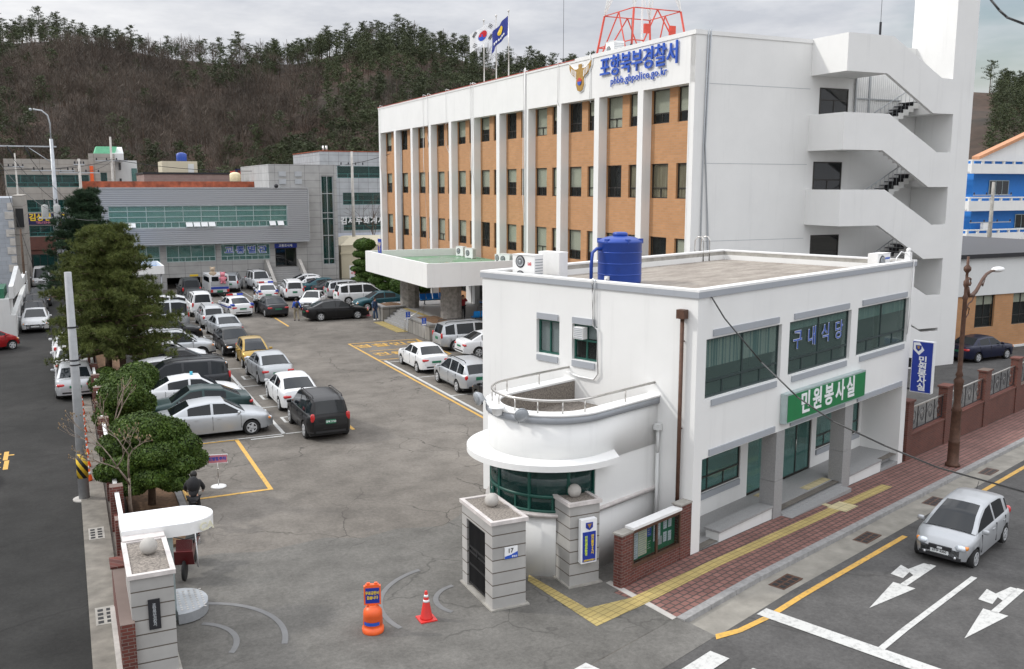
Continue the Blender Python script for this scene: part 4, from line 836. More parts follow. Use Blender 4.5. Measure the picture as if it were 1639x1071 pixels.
text('교통별관', .78, (16.4-o[0], .092, 3.62), FY, t, 'sign_white', depth=.006, off=.05, sx=1.25, sp=1.4); text('교통별관', .78, (16.4-o[0], .082, 3.62), FY, t, 'letter_blue', depth=.006, off=.012, sx=1.25, sp=1.4)
window(t, o, 'y', AY0+.1, 24.15, 25.42, 1.9, 11.0, fm='galv', gm='glass_green', trans=(.065, .33, .52, .585, .80), nv=(1,), fw=.09, bd=.6)
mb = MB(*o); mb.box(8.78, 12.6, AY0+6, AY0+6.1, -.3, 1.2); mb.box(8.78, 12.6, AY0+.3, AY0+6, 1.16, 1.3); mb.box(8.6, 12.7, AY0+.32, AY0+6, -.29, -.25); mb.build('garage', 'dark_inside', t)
mb = MB(*o); mb.box(10.9, 11.7, AY0-.04, AY0-.001, 1.22, 1.4); mb.build('garage_sign', 'yellow', t)
window(t, o, 'y', AY0+.15, 19.25, 21.4, 1.85, 3.75, fm='dark_frame', gm='glass_dark', trans=(), nv=(1,), fw=.07, name='entrance_door', bd=1.5)
mb = MB(*o); mb.box(19.2, 21.45, AY0-.05, AY0+.05, 3.75, 4.2); mb.build('name_board', 'sign_blue', t); text('교통조사계', .30, (20.3-o[0], -.055, 3.97), FY, t, 'sign_white', depth=.01, off=.008)
mb = MB(*o)
for i in range(10): mb.box(18.45, 21.4, AY0-4.0+.36*i, AY0-4.0+.36*(i+1)-.002 if i < 9 else AY0, -.4, .185*(i+1))
mb.build('steps', 'granite', t)
for x in (18.15, 21.4):
    mb = MB(*o); mb.extr([(AY0-4.2, -.3), (AY0, -.3), (AY0, 2.6), (AY0-.6, 2.6), (AY0-4.2, .75)], 'x', x, x+.3); mb.build('stair_wall', 'pale_concrete', t)
for x in (20.3, 22.2, 23.2):
    pass
for x, z in ((19.9, 11.4), (21.5, 11.4)):
    mb = MB(*o)
    for k in range(2): mb.box(x, x+.7, AY0-.08, AY0-.001, z-.75*k-.5, z-.75*k)
    mb.build('wall_vent', 'grey_paint', t)
mb = MB(*o); mb.ball(21.0-1.6, AY0-1.0, 9.95, .22, 10); mb.build('floodlight', 'dark_metal', t)
# orange tiled roof band behind it
b = MB(10, 104, 8); b.box(2, 19.0, 104, 105, 8.5, 10.42); solo(b, 'tiled_roof', 'orange_roof', LOT, 10, 104, 8, 'long mottled orange tiled roof edge above the silver clad storey', 'roof')
b = MB(); b.rev([(.55, 0), (.6, .05), (.6, .75), (.5, .9), (.2, 1.0)], 0, 0, 16); solo(b, 'water_tank', 'tank_cream', LOT, 17.6, 108, 10.45, 'cream plastic water tank behind the orange tiled roof edge', 'water tank')
# pink brick block with penthouse and blue tank
t, o = bld('pink_building', 'pinkish brick block with a small penthouse behind the orange roof', 9, 116)
mb = MB(*o); mb.box(8.8, 19.2, 116, 128, -1, 11.3); mb.build('wall', 'pink_brick', t); mb = MB(*o); mb.box(8.7, 19.3, 115.9, 128, 11.3, 11.5); mb.build('roof_edge', 'dark_metal', t)
mb = MB(*o); mb.box(10.9, 14.8, 117, 122, 11.5, 12.8); mb.build('penthouse', 'cream_wall', t); mb = MB(*o); mb.box(13.75, 14.4, 116.93, 116.99, 11.5, 12.5); mb.build('door', 'offwhite_wall', t)
b = MB(); b.rev([(.56, 0), (.6, .05), (.6, .85), (.42, 1.0), (.1, 1.08)], 0, 0, 16); solo(b, 'water_tank', 'tank_blue', LOT, 13.3, 119, 12.8, 'blue plastic water tank on the pinkish block penthouse', 'water tank')
t, o = bld('red_framed_rooftop', 'dark blue rooftop frame with red panels beside the pinkish block', 20, 118, 11.3); mb = MB(*o)
for x in (19.3, 20.4, 21.3): mb.box(x, x+.25, 118, 118.3, 11.0, 12.0)
mb.box(19.3, 21.6, 118, 118.3, 11.85, 12.0); mb.build('frame', 'banner_navy', t); mb = MB(*o); mb.box(19.3, 21.5, 118.3, 122, 8.0, 11.8); mb.build('panel', 'red_paint', t)
# pale office block behind, to the right
t, o = bld('pale_office', 'pale panelled office block with green strip windows behind the yard', 28, 112)
mb = MB(*o); strips = [(30.2, 46, 10.9, 12.3), (30.8, 46, 7.7, 9.15), (30.8, 46, 4.6, 6.1)]
holes(mb, 'y', 112, 112.3, 28.1, 48, 4.3, 14.0, strips); mb.box(28.1, 28.4, 112.3, 126, -1, 14.0); mb.extr([(112, 13.9), (126, 13.9), (126, -1), (112, -1)], 'x', 26.6, 26.7) if 0 else None
mb.box(28.1, 48, 112, 112.3, -1, 3); mb.build('panel_wall', 'pale_panel', t)
mb = MB(*o); mb.box(28.1, 48, 112.002, 112.28, 3, 4.3); mb.build('lower_wall', 'lilac_wall', t); mb = MB(*o); mb.box(28.0, 48.1, 111.95, 126, 14.0, 14.1); mb.build('roof_edge', 'orange_roof', t)
for k, (a, c, z0, z1) in enumerate(strips): window(t, o, 'y', 112.1, a, c, z0, z1, fm='teal_frame', gm='glass_green', trans=(.35,), nv=(11, 7), fw=.07, bd=.6, blind='curtain_teal' if k == 1 else None, bl=.25)
text('김세무회계사', .95, (33.2-o[0], -.02, 5.72), FY, t, 'sign_white', depth=.01, off=.03, sx=1.0, sp=1.15)
for x in (28.7, 29.1):
    mb = MB(*o); mb.tube([(x, 112.5, 13.9), (x, 112.5, 14.7)], .13, 8); mb.build('flue', 'steel', t)
# cream outbuilding by the topiary
t, o = bld('cream_outbuilding', 'low cream outbuilding with a hipped roof beside the tall clipped pine', 27, 98)
mb = MB(*o); mb.box(26.6, 36, 98, 104, -.2, 3.7); mb.build('wall', 'cream_wall', t)
mb = MB(*o); i = [mb.vt(*p) for p in ((26.5, 97.9, 3.7), (36.1, 97.9, 3.7), (36.1, 104, 3.7), (26.5, 104, 3.7), (28.0, 99.6, 4.5), (34.6, 99.6, 4.5), (34.6, 102.4, 4.5), (28, 102.4, 4.5))]
for f in ((0, 1, 5, 4), (1, 2, 6, 5), (2, 3, 7, 6), (3, 0, 4, 7), (4, 5, 6, 7)): mb.face([i[k] for k in f])
mb.build('roof', 'cream_wall', t); mb = MB(*o); mb.box(26.5, 36, 97.93, 97.995, 2.75, 2.95); mb.build('band', 'cream_wall', t)
t2 = thing('warning_board', 'white board with a red triangle standing by the cream outbuilding', 'sign', LOT, 27.2, 95.6, 0)
b = MB(); b.box(-.42, .42, -.03, .03, .1, 1.75); b.build('board', 'sign_white', t2); b = MB(); b.extr([(-.28, 1.6), (0, 1.18), (.28, 1.6)], 'y', -.045, -.03); b.build('triangle', 'red_text', t2); b = MB(); b.extr([(-.17, 1.54), (0, 1.28), (.17, 1.54)], 'y', -.055, -.045); b.build('triangle_centre', 'sign_white', t2); text('서행', .34, (0, -.035, .92), FY, t2, 'red_text', depth=.01, off=.008, name='lettering'); text('정지선', .2, (0, -.035, .45), FY, t2, 'letter_blue', depth=.01, off=.008)
# --- grey office across the back street
t, o = bld('grey_office', 'long beige grey office with green window bands at the end of the side street', -6, 130)
mb = MB(*o); s3 = [(-5.75, 3.4, 9.8, 11.3), (-5.75, 3.4, 6.75, 8.25), (-3.7, 3.4, 3.8, 5.1)]
holes(mb, 'y', 130, 130.3, -5.9, 3.5, 2.2, 13.2, s3); holes(mb, 'y', 129.9, 130.3, 3.5, 6.5, 2.2, 13.95, [(4.75, 5.5, 4, 11.6)]); mb.box(6.2, 6.5, 130.3, 142, -1, 13.95); mb.box(-5.9, 6.2, 130.3, 142, 12.8, 13.0)
mb.build('panel_wall', 'beige_panel', t)
mb = MB(*o); mb.box(6.5, 9.3, 133, 142, -1, 13.2); mb.extr([(130.3, 13.2), (137, 13.2), (137, 14.9), (133, 14.9), (130.3, 14.0)], 'x', 6.21, 7.6); mb.build('side_block', 'offwhite_wall', t)
for a, c, z0, z1 in s3: window(t, o, 'y', 130.12, a, c, z0, z1, fm='teal_frame', gm='glass_green', trans=(.35,), nv=(7, 5), fw=.08, bd=.6, blind='curtain_teal', bl=.3)
window(t, o, 'y', 130.05, 4.75, 5.5, 4, 11.6, fm='teal_frame', gm='glass_green', trans=(.3, .5, .75), nv=(0,), fw=.07, bd=.5); window(t, o, 'y', 132.93, 8.6, 9.25, 10.4, 12.2, fm='teal_frame', gm='glass_teal', trans=(), nv=(0,), fw=.06, back=None)
for z in (12.0, 10.0): window(t, o, 'y', 132.94, 7.1, 7.35, z, z+.9, fm='dark_frame', gm='glass_dark', trans=(), nv=(0,), fw=.05, back=None)
mb = MB(*o); mb.extr([(4.2, 13.95), (6.6, 13.95), (6.9, 14.85), (4.5, 14.85)], 'y', 130.5, 135); mb.build('green_roof', 'mint', t)
mb = MB(*o); mb.box(-3.8, 3.4, 129.9, 129.98, 5.25, 6.6); mb.build('sign_board', 'banner_navy', t); text('김상연 회계', .95, (-1.45-o[0], -.115, 6.08), FY, t, 'yellow', depth=.01, off=.035, sx=.95); text('TEL:123-0000 세무', .36, (-1.5-o[0], -.115, 5.48), FY, t, 'pink', depth=.01, off=.01)
mb = MB(*o); mb.box(-5.9, 6.5, 129.95, 130.3, 1.6, 2.2); mb.box(-3.8, 0.5, 129.8, 129.94, 2.15, 3.75); mb.build('shop_fascia', 'brown_brick', t)
window(t, o, 'y', 129.95, -3.6, -.3, 0, 1.6, fm='dark_frame', gm='glass_green', trans=(), nv=(3,), fw=.07, bd=.5, name='shop_window'); mb = MB(*o); mb.box(-.2, 2.2, 129.7, 129.8, .1, 2.2); mb.build('shop_poster', 'paper', t); mb = MB(*o); mb.box(-5.9, 6.4, 130.32, 130.4, -1, 1.6); mb.build('back_wall', 'dark_inside', t)
mb = MB(*o); mb.box(3.55, 3.95, 129.6, 129.88, 8.7, 12.4); mb.build('vertical_sign', 'orange_plastic', t)
# --- houses on the left of the side street (LOT: x < -4)
t, o = bld('white_house', 'white house with brown cornice and stepped garden wall on the left street', -9, 74)
mb = MB(*o); mb.box(-14, -7.4, 74, 84, 2.6, 6.1); mb.box(-14, -4.9, 69.8, 74, -.2, 2.6); mb.box(-4.9, -4.6, 69.8, 96, -.2, 1.5); mb.box(-7.4, -6.2, 78, 84, 2.6, 4.6); mb.build('wall', 'offwhite_wall', t)
mb = MB(*o); mb.extr([(70, 2.6), (96, 1.5), (96, 2.3), (86, 2.5), (80, 4.0), (74, 3.6), (70, 3.4)], 'x', -4.9, -4.62); mb.build('stair_wall', 'offwhite_wall', t)
mb = MB(*o); mb.box(-14, -7.0, 73.6, 84.3, 6.1, 6.35); mb.build('cornice', 'brown_brick', t); mb = MB(*o); mb.box(-14, -6.8, 73.4, 84.5, 6.35, 6.85); mb.build('parapet', 'white_paint', t)
mb = MB(*o); mb.box(-10.6, -8.4, 73.92, 73.99, 3.0, 5.9); mb.build('brick_pier', 'brown_brick', t); mb = MB(*o); mb.box(-8.6, -5.2, 70.2, 73.9, 2.6, 3.25); mb.build('green_awning', 'mint_dark', t); mb = MB(*o); mb.box(-7.35, -7.3, 79, 80.1, 3.4, 4.9); mb.build('shutter', 'brown_brick', t)
mb = MB(*o); mb.ball(-9, 78, 7.2, .9, 14, rz=.6); mb.build('roof_tank', 'white_paint', t); t.location = LOT.w(-7.6, 74, 0)
t, o = bld('grey_house', 'pale grey block house with quoins on the left of the side street', -9, 96)
mb = MB(*o); mb.box(-16, -5.2, 97, 112, -.3, 8.9); mb.build('wall', 'grey_block', t); mb = MB(*o); mb.box(-5.2, -4.4, 98.5, 112, -.3, 9.1); mb.build('side_wall', 'beige_panel', t); window(t, o, 'y', 96.95, -8.9, -7.5, 3.4, 5.3, fm='white_paint', gm='glass_dark', trans=(.5,), nv=(2, 2), fw=.1, back=None); mb = MB(*o); mb.box(-5.0, -4.38, 98.3, 98.49, 6.2, 7.9); mb.build('shutter', 'black', t)
mb = MB(*o)
for k in range(11): mb.box(-5.6-(k % 2)*.25, -5.16, 96.93, 97.0, -.2+.8*k, .45+.8*k)
mb.build('quoins', 'pale_concrete', t); t.location = LOT.w(-7.8, 96, 0)
b = MB(); b.rev([(.75, 0), (.8, .05), (.8, 1.4), (.5, 1.6), (.1, 1.7)], 0, 0, 16); solo(b, 'water_tank', 'tank_blue', LOT, -11.4, 108, 8.9, 'blue plastic tank at the left edge above the grey block house', 'water tank')
# low garden walls on the side street, left
b = MB(-5, 97, 0); b.box(-3.9, -3.5, 95, 98, -.2, 1.6); solo(b, 'garden_wall', 'concrete', LOT, -5, 97, 0, 'low concrete garden wall beside the line of parked cars', 'wall')
b = MB(-5, 45, 0); b.box(-12, -4.62, 30, 61.4, -.2, .10); solo(b, 'forecourt_slab', 'pale_concrete', LOT, -5, 45, 0, 'pale concrete forecourt slab at the left edge of the side street', 'paving')
# --- blue and white building on the far right
t, o = bld('blue_building', 'white and bright blue building with balconies at the right edge', 93, 75)
mb = MB(*o); mb.box(95.9, 125, 76.5, 90, -3, 12.9); mb.build('wall', 'bright_blue', t)
for z0, z1 in ((11.35, 12.9), (7.1, 8.7), (3.3, 5.0)):
    mb = MB(*o); mb.box(93.3, 125, 74.8, 75.0, z0, z1-.45); mb.box(93.3, 93.5, 75.0, 90, z0, z1-.45); mb.box(93.3, 125, 74.75, 75.05, z1-.15, z1); mb.box(93.3, 93.5, 75.05, 90, z1-.15, z1)
    for k in range(18): mb.box(93.32+1.75*k, 93.6+1.75*k, 74.8, 75.0, z1-.45, z1-.15)
    mb.box(93.3, 125, 75.0, 76.5, z0, z0+.2); mb.build('balcony', 'white_wall', t)
mb = MB(*o); mb.extr([(95.5, 12.9), (125, 12.9), (125, 23.0)], 'y', 76.0, 76.4); mb.build('gable', 'white_wall', t)
mb = MB(*o); mb.extr([(95.2, 12.95), (125, 23.2), (125, 23.6), (95.2, 13.3)], 'y', 75.4, 76.4); mb.build('roof', 'terracotta', t)
for x, z in ((98.5, 8.9), (103.5, 4.9), (98.5, 1.2), (109, 8.9)): window(t, o, 'y', 76.4, x, x+3.4, z, z+1.7, fm='alu_frame', gm='glass_dark', trans=(), nv=(2,), fw=.08, back=None)
mb = MB(*o); mb.box(96.6, 98, 75.3, 75.7, 4.95, 5.7); mb.build('air_conditioner', 'white_paint', t)
t, o = bld('grey_warehouse', 'grey windowless block between the stair tower and the blue building', 90, 92)
mb = MB(*o); mb.box(88, 108, 92, 100, -3, 14.6); mb.box(88, 97.5, 91, 92, -3, 9); mb.build('wall', 'grey_panel', t); mb = MB(*o); mb.box(88, 96.5, 85, 90.9, -3, 6.9); mb.build('annex', 'olive_wall', t)

# ------------------------------------------------------------------ poles and wires
def insul(b, x, y, z, m=1): b.rev([(.02, 0), (.07, .03), (.03, .08), (.07, .12), (.03, .17), (.06, .21), (.01, .25)], x, y, 6, m) if 0 else b.rev([(.05, z), (.09, z+.06), (.05, z+.12), (.09, z+.18), (.04, z+.26)], x, y, 7, m)
t = thing('utility_pole', 'tall pole with cross arms, transformers and a curved street light on the side street', 'utility pole', LOT, -.4, 96.9, 0, 'utility poles')
b = MB(); b.tube([(0, 0, 0), (0, 0, 14.2)], .26, 10, 0, .15); b.build('pole', 'galv', t)
b = MB(); b.tube([(0, 0, 13.6), (0, 0, 15.6), (-.15, 0, 16.3), (-.6, 0, 16.7), (-1.3, 0, 16.8)], .07, 7); b.ball(-1.5, 0, 16.78, .13, 8); b.build('light_arm', 'galv', t)
b = MB(); b.box(-5.0, .4, -.06, .06, 13.45, 13.57); b.box(-1.8, 1.8, -.06, .06, 11.3, 11.4); b.tube([(-1.9, 0, 13.4), (0, 0, 12.0)], .04, 5)
for x in (-4.9, -3.6, -2.2): b.tube([(x, 0, 13.5), (x+.5, 0, 12.4)], .09, 6, 1, .05)
for x in (-1.6, -.9, 1.2, 1.6): insul(b, x, 0, 11.4, 1)
b.build('cross_arm', ['galv', 'black'], t)
for x in (-.95, .05, .95):
    b = MB(); b.rev([(.27, 7.15), (.29, 7.2), (.29, 8.15), (.25, 8.22), (.05, 8.28)], x, -.35, 12); b.build('transformer', 'transformer_grey', t)
    b = MB(); b.rev([(.05, 8.4), (.08, 8.5), (.04, 8.6), (.07, 8.7), (.03, 8.8)], x, -.35, 7); b.build('insulator', 'black', t)
b = MB(); b.box(-1.5, 1.5, -.7, .2, 7.0, 7.12); b.build('platform', 'galv', t)
def pole2(x, y, h, lab, arms=(), r=.16, mat='pale_concrete', name='utility_pole', grp='utility poles', z=0):
    t = thing(name, lab, 'utility pole', LOT, x, y, z, grp); b = MB(); b.tube([(0, 0, 0), (0, 0, h)], r*1.25, 9, 0, r*.75); b.build('pole', mat, t)
    for (zz, w) in arms:
        b = MB(); b.box(-w/2, w/2, -.05, .05, zz, zz+.1)
        for k in range(4): insul(b, -w/2+.1+(w-.2)*k/3, 0, zz+.1, 1)
        b.build('cross_arm', ['galv', 'dark_metal'], t)
    return t
pole2(1.9, 103, 12.6, 'concrete pole with a cross arm behind the dark conifer', [(12.0, 1.0), (11.2, 3.6)]); pole2(5.3, 112, 15.2, 'grey pole rising beside the orange vertical sign', [(12.6, 3.2)], .14)
pole2(-4.2, 118, 13.5, 'thin pole with three insulators before the grey office', [(12.0, 1.6)], .1); pole2(28.6, 100, 13.6, 'concrete pole with a cross arm beside the pale office block', [(12.1, 2.6)], .17)
pole2(-3.3, 92, 6.3, 'short leaning wooden pole beside the garden wall of the side street', (), .1, 'bark'); pole2(93.5, 72, 10.4, 'concrete pole with two cross arms in front of the blue building', [(8.9, 6.2), (5.9, 6.6)], .22, 'concrete')
# striped utility pole in the foreground, with warning sleeve
t = thing('utility_pole', 'plain grey pole with a black and yellow striped sleeve near the gate', 'utility pole', LOT, .05, 32.1, 0, 'utility poles')
b = MB(); b.tube([(0, 0, 0), (0, 0, 7.35)], .165, 16, 0, .105); b.build('pole', 'pole_grey', t)
b = MB(); b.cyl(0, 0, .34, 0, .06, 16); b.build('footing', 'pale_concrete', t)
m, nt, bb = newmat('hazard_stripes'); tcn = nt.nodes.new('ShaderNodeTexCoord'); s_ = nd(nt, 'ShaderNodeSeparateXYZ', {0: tcn.outputs['Object']})
a_ = nd(nt, 'ShaderNodeMath', {0: nd(nt, 'ShaderNodeMath', {0: s_.outputs[2], 1: nd(nt, 'ShaderNodeMath', {0: s_.outputs[0], 1: 1.6}, operation='MULTIPLY').outputs[0]}, operation='ADD').outputs[0], 1: 2.6}, operation='MULTIPLY').outputs[0]
f_ = nd(nt, 'ShaderNodeMath', {0: nd(nt, 'ShaderNodeMath', {0: a_}, operation='FRACT').outputs[0], 1: .5}, operation='GREATER_THAN').outputs[0]
nt.links.new(mixc(nt, f_, (.015, .015, .015), (.75, .50, .03)), bb.inputs['Base Color']); bb.inputs['Roughness'].default_value = .5
b = MB(); b.cyl(0, 0, .172, .75, 1.55, 16); b.build('striped_sleeve', 'hazard_stripes', t)
for z in (5.6, 4.55, 4.4):
    b = MB(); b.cyl(0, 0, .135, z, z+.05, 12); b.box(.12, .18, -.03, .03, z, z+.05); b.build('band_clamp', 'dark_metal', t)
CABLE = [(.55, .05, 7.2), (.68, -.39, 6.52), (.86, -1.43, 5.45), (.81, -2.51, 4.7), (.6, -3.59, 4.3), (.21, -5.04, 4.06), (-.16, -6.37, 3.91), (-.57, -8.23, 3.89), (-1.4, -12, 4.2), (-2.5, -17, 5.4)]
def wire(lab, pts, r=.02, sag=.8, mat='black', n=14, name='overhead_wire'):
    P = []
    for a, c in zip(pts, pts[1:]):
        a, c = Vector(a), Vector(c)
        for i in range(n+1): s = i/n; p = a.lerp(c, s); p.z -= sag*4*s*(1-s); P.append(p)
    b = MB(); b.tube(P, r, 5); o = b.build(name, mat); return tag(o, lab, 'wire', 'overhead wires')
Lw = lambda x, y, z: LOT.w(x, y, z)
for k, (a, c, sg) in enumerate((((-60, 97, 13.2), (-5.3, 96.9, 13.2), .5), ((-1.5, 96.9, 11.5), (5.3, 112, 12.8), .3), ((5.3, 112, 12.8), (28.6, 100, 12.3), 1.0), ((28.6, 100, 12.3), (30.2, 60, 17.6), 1.0), ((-60, 100, 11.0), (-1.5, 96.9, 11.5), .6), ((-1.0, 96.9, 8.6), (.05, 60, 6.0), 1.2), ((-4.2, 118, 12), (1.9, 103, 12), .3))):
    wire('dark overhead wire slung between %s' % ('the left edge and the transformer pole', 'the transformer pole and the tall grey pole', 'the tall grey pole and the concrete pole by the office', 'the concrete pole and the police station roof', 'lower fixings at the left edge and the transformer pole', 'the transformer pole and the big pine', 'the thin pole and the pole behind the conifer')[k], [Lw(*a), Lw(*c)], .03, sg)
for k, (a, c, sg) in enumerate((((-4.9, 96.9, 12.4), (1.9, 60, 8.0), 1.5), ((-3.6, 96.9, 12.4), (-.4, 96.5, 8.6), .3), ((-2.2, 96.9, 12.4), (.6, 96.5, 8.6), .2), ((1.6, 96.9, 11.5), (1.9, 103, 11.4), .2), ((-4.9, 96.9, 12.3), (-2.6, 92, 3.2), .1), ((2.6, 103, 11.4), (5.3, 112, 12.6), .2), ((-40, 112, 12.6), (-4.2, 118, 12.1), .5), ((-4.2, 92, 5.8), (-.4, 96.9, 6.6), .3))):
    wire('thin wire %s' % ('from the outer insulator towards the big pine', 'from the middle insulator down to the left transformer', 'from the inner insulator down to the right transformer', 'between the transformer pole and the conifer pole', 'running steeply down from the cross arm end as a stay', 'between the conifer pole and the tall grey pole', 'from the left edge to the thin pole by the grey office', 'from the leaning wooden pole to the transformer pole')[k], [Lw(*a), Lw(*c)], .022, sg)
fw = lambda v, u, z: FRO.w(v, u, z)
wire('twisted grey cable running from the annex roof corner down over the pavement and road', [fw(*q) for q in CABLE], .021, 0, 'cable_grey', n=1)
wire('thick dark cable crossing the top right corner of the sky', [fw(20.5, 3, 24), fw(21.2, 1.0, 19.0), fw(21.44, .49, 17.49), fw(20.65, -.13, 16.9), fw(19.81, -.7, 16.47), fw(18.12, -1.84, 15.9), fw(11, -6, 15.2)], .05, 0, n=1)
# lattice radio mast on the police building roof
t = thing('radio_mast', 'red and white lattice radio mast on the police station roof', 'mast', LOT, 36.5, 56, 17.3)
def lat(z0, z1, w0, w1, mi):
    c0 = [(s*w0, q*w0) for s, q in ((-1, -1), (1, -1), (1, 1), (-1, 1))]; c1 = [(s*w1, q*w1) for s, q in ((-1, -1), (1, -1), (1, 1), (-1, 1))]; b = MB()
    for i in range(4):
        j = (i+1) % 4; P0, P1, Q0, Q1 = (*c0[i], z0), (*c1[i], z1), (*c0[j], z0), (*c1[j], z1)
        b.tube([P0, P1], .075, 6); b.tube([P1, Q1], .04, 5)
        m1 = tuple((a+c)/2 for a, c in zip(P1, Q1)); b.tube([P0, m1], .05, 5); b.tube([Q0, m1], .05, 5)
        m2 = tuple((a+c)/2 for a, c in zip(P0, m1)); m3 = tuple((a+c)/2 for a, c in zip(P0, P1)); b.tube([m2, m3], .04, 4)
        m2 = tuple((a+c)/2 for a, c in zip(Q0, m1)); m3 = tuple((a+c)/2 for a, c in zip(Q0, Q1)); b.tube([m2, m3], .04, 4)
    b.build('lattice_section', mi, t)
lat(0, 4.2, 2.45, 1.85, 'red_paint'); lat(4.2, 8.2, 1.85, 1.3, 'white_paint'); lat(8.2, 12, 1.3, .9, 'red_paint')
b = MB(); b.tube([(0, 0, 0), (0, 0, 12)], .07, 8); b.build('central_pipe', 'white_paint', t)
for dx, rr in ((-.9, 0), (1.1, 1)):
    b = MB(); b.box(dx-.22, dx+.22, -2.1, -1.9, 2.6, 3.2); b.build('drum_antenna', 'red_paint', t)
outdoor_unit(LOT, 29.6, 48.2, 17.2, -90, 'condenser unit on the police station roof above the lettering', 1, .9, 1.0, .7, None, 'white air conditioner units on the roofs')
for y, h in ((53.9, 4.3), (46.0, 1.8)):
    b = MB(); b.tube([(0, 0, 0), (0, 0, h)], .014, 5); b.box(-.05, .05, -.05, .05, 0, .4); solo(b, 'whip_antenna', 'dark_metal', LOT, 29.3, y, 17.4, 'thin whip antenna on the roof %s' % ('left of the lattice mast' if y > 50 else 'above the lettering'), 'antenna')
b = MB(); b.tube([(0, 0, 0), (0, 0, 9)], .012, 5, 0, .008); b.box(-.04, .04, -.04, .04, 0, .7); solo(b, 'whip_antenna', 'dark_metal', LOT, 38.2, 36.6, 17.5, 'tall thin antenna on the corner of the stair parapet', 'antenna')
# flagpoles with flags
def flag(mat, w, h, droop, phase, name='flag', seed=0):
    b = MB(); nx, nz = 14, 8
    g = [[b.vt(.02, -0+(-w*i/nx)*.94*-1, 0) for j in range(1)] for i in range(1)]; b.v.clear()
    g = [[b.vt(.14*math.sin(i*.9+phase+j*.25)*i/nx*1.2, w*i/nx*.93, -h*j/nz-droop*(i/nx)**1.2) for j in range(nz+1)] for i in range(nx+1)]
    for i in range(nx):
        for j in range(nz): b.face((g[i][j], g[i+1][j], g[i+1][j+1], g[i][j+1]), 0, True)
    return b, (lambda u, v, d: (.14*math.sin(u*nx*.9+phase+v*nz*.25)*u*1.2-d, w*u*.93, -h*v-droop*u**1.2))
for k, (y, h) in enumerate(((72.4, 5.75), (70.0, 5.75), (67.7, 5.75))):
    t = thing('flagpole', ('bare silver flagpole, the leftmost of three on the roof', 'silver flagpole flying the white national flag', 'silver flagpole flying the blue police flag')[k], 'flagpole', LOT, 32, y, 17.4, 'flagpoles on the roof')
    b = MB(); b.tube([(0, 0, 0), (0, 0, h)], .06, 8, 0, .04); b.ball(0, 0, h+.08, .09, 8); b.build('pole', 'steel', t)
    if k:
        f = thing('flag', ('', 'white national flag with a red and blue disc blowing left', 'dark blue police flag with a gold bird blowing left')[k], 'flag', LOT, 32, y+.05, 17.4+h-.25, 'flags on the roof', rot=R(62 if k == 1 else 25))
        b, F = flag('w', 2.25 if k == 1 else 1.9, 1.4, 1.1 if k == 1 else 1.3, .4*k); fo = b.build('cloth', 'sign_white' if k == 1 else 'flag_blue', f); 
        def disc(cu, cv, ru, rv, a0, a1, mat, d=.015, nm='disc'):
            b = MB(); n = 14; c = b.vt(*F(cu, cv, d)); P = [b.vt(*F(cu+ru*math.cos(R(a0+(a1-a0)*i/n)), cv+rv*math.sin(R(a0+(a1-a0)*i/n)), d)) for i in range(n+1)]
            for i in range(n): b.face((c, P[i], P[i+1]))
            b.build(nm, mat, f)
        if k == 1:
            disc(.5, .5, .16, .26, 180, 360, 'flag_red', .05); disc(.5, .5, .16, .26, 0, 180, 'letter_blue', .05); disc(.42, .5, .08, .13, 0, 180, 'flag_red', .06); disc(.58, .5, .08, .13, 180, 360, 'letter_blue', .06)
            for cu, cv in ((.2, .2), (.8, .2), (.2, .8), (.8, .8)):
                for q in (-1, 0, 1):
                    b = MB(); sgn = 1 if (cu < .5) == (cv < .5) else -1
                    e = [F(cu+a*.06+q*.03*sgn, cv+a*.1*-sgn+q*.05, .05) for a in (-1, 1)]; b.tube(e, .022, 4); b.build('trigram', 'black', f)
        else:
            disc(.45, .4, .16, .2, 0, 360, 'yellow', .05, 'bird_emblem')
            for q in range(6):
                b = MB(); b.tube([F(.2+q*.1, .78, .05), F(.25+q*.1, .84, .05)], .06, 4); b.build('emblem_letter', 'sign_white', f)
# blue banner and AC units on the canopy roof
t = thing('police_banner', 'small blue banner with a gold bird standing on the canopy roof edge', 'banner', LOT, 20.9, 66.2, 4.6)
b = MB(); b.tube([(0, 0, 0), (0, 0, 2.0)], .03, 6); b.build('pole', 'galv', t); b = MB(); b.box(-.06, -.04, -.42, .42, .35, 1.55); b.build('cloth', 'sign_blue', t); eagle((0, 0, 0), 'x', -.06, 0, 1.0, .3, t, d=.02)
for x, y, w, r in ((27.7, 67.2, .9, -75), (27.5, 64.9, .95, -75), (28.0, 60.7, .8, -80), (27.4, 58.4, 1.0, -70), (28.1, 57.6, .7, -85)):
    outdoor_unit(LOT, x, y, 4.6, r, 'white air conditioner on the green canopy roof, %s' % {67.2: 'the farthest left', 64.9: 'second from the left', 60.7: 'the small middle one', 58.4: 'the largest near the white parapet', 57.6: 'the small one in the near corner'}[y], 1, w, .75 if w > .85 else .55, .34)
# small open canopy left of the garage
t = thing('car_canopy', 'white flat canopy with a blue top on thin posts beside the garage', 'canopy', LOT, 6.0, 86, 0)
b = MB(); b.box(-3.5, 1.7, -.0, .15, 2.45, 3.15); b.box(1.55, 1.7, .15, 6, 2.45, 3.15); b.box(-3.5, 1.55, 5.85, 6, 2.45, 3.15); b.build('fascia', 'white_paint', t); b = MB(); b.box(-3.4, 1.54, .16, 5.84, 2.6, 2.75); b.build('roof', 'roof_blue', t)
for x, y in ((1.45, .3), (1.45, 5.6), (-1.2, .3), (-3.3, .3)): b = MB(); b.tube([(x, y, 0), (x, y, 2.6)], .06, 6); b.build('post', 'galv', t)

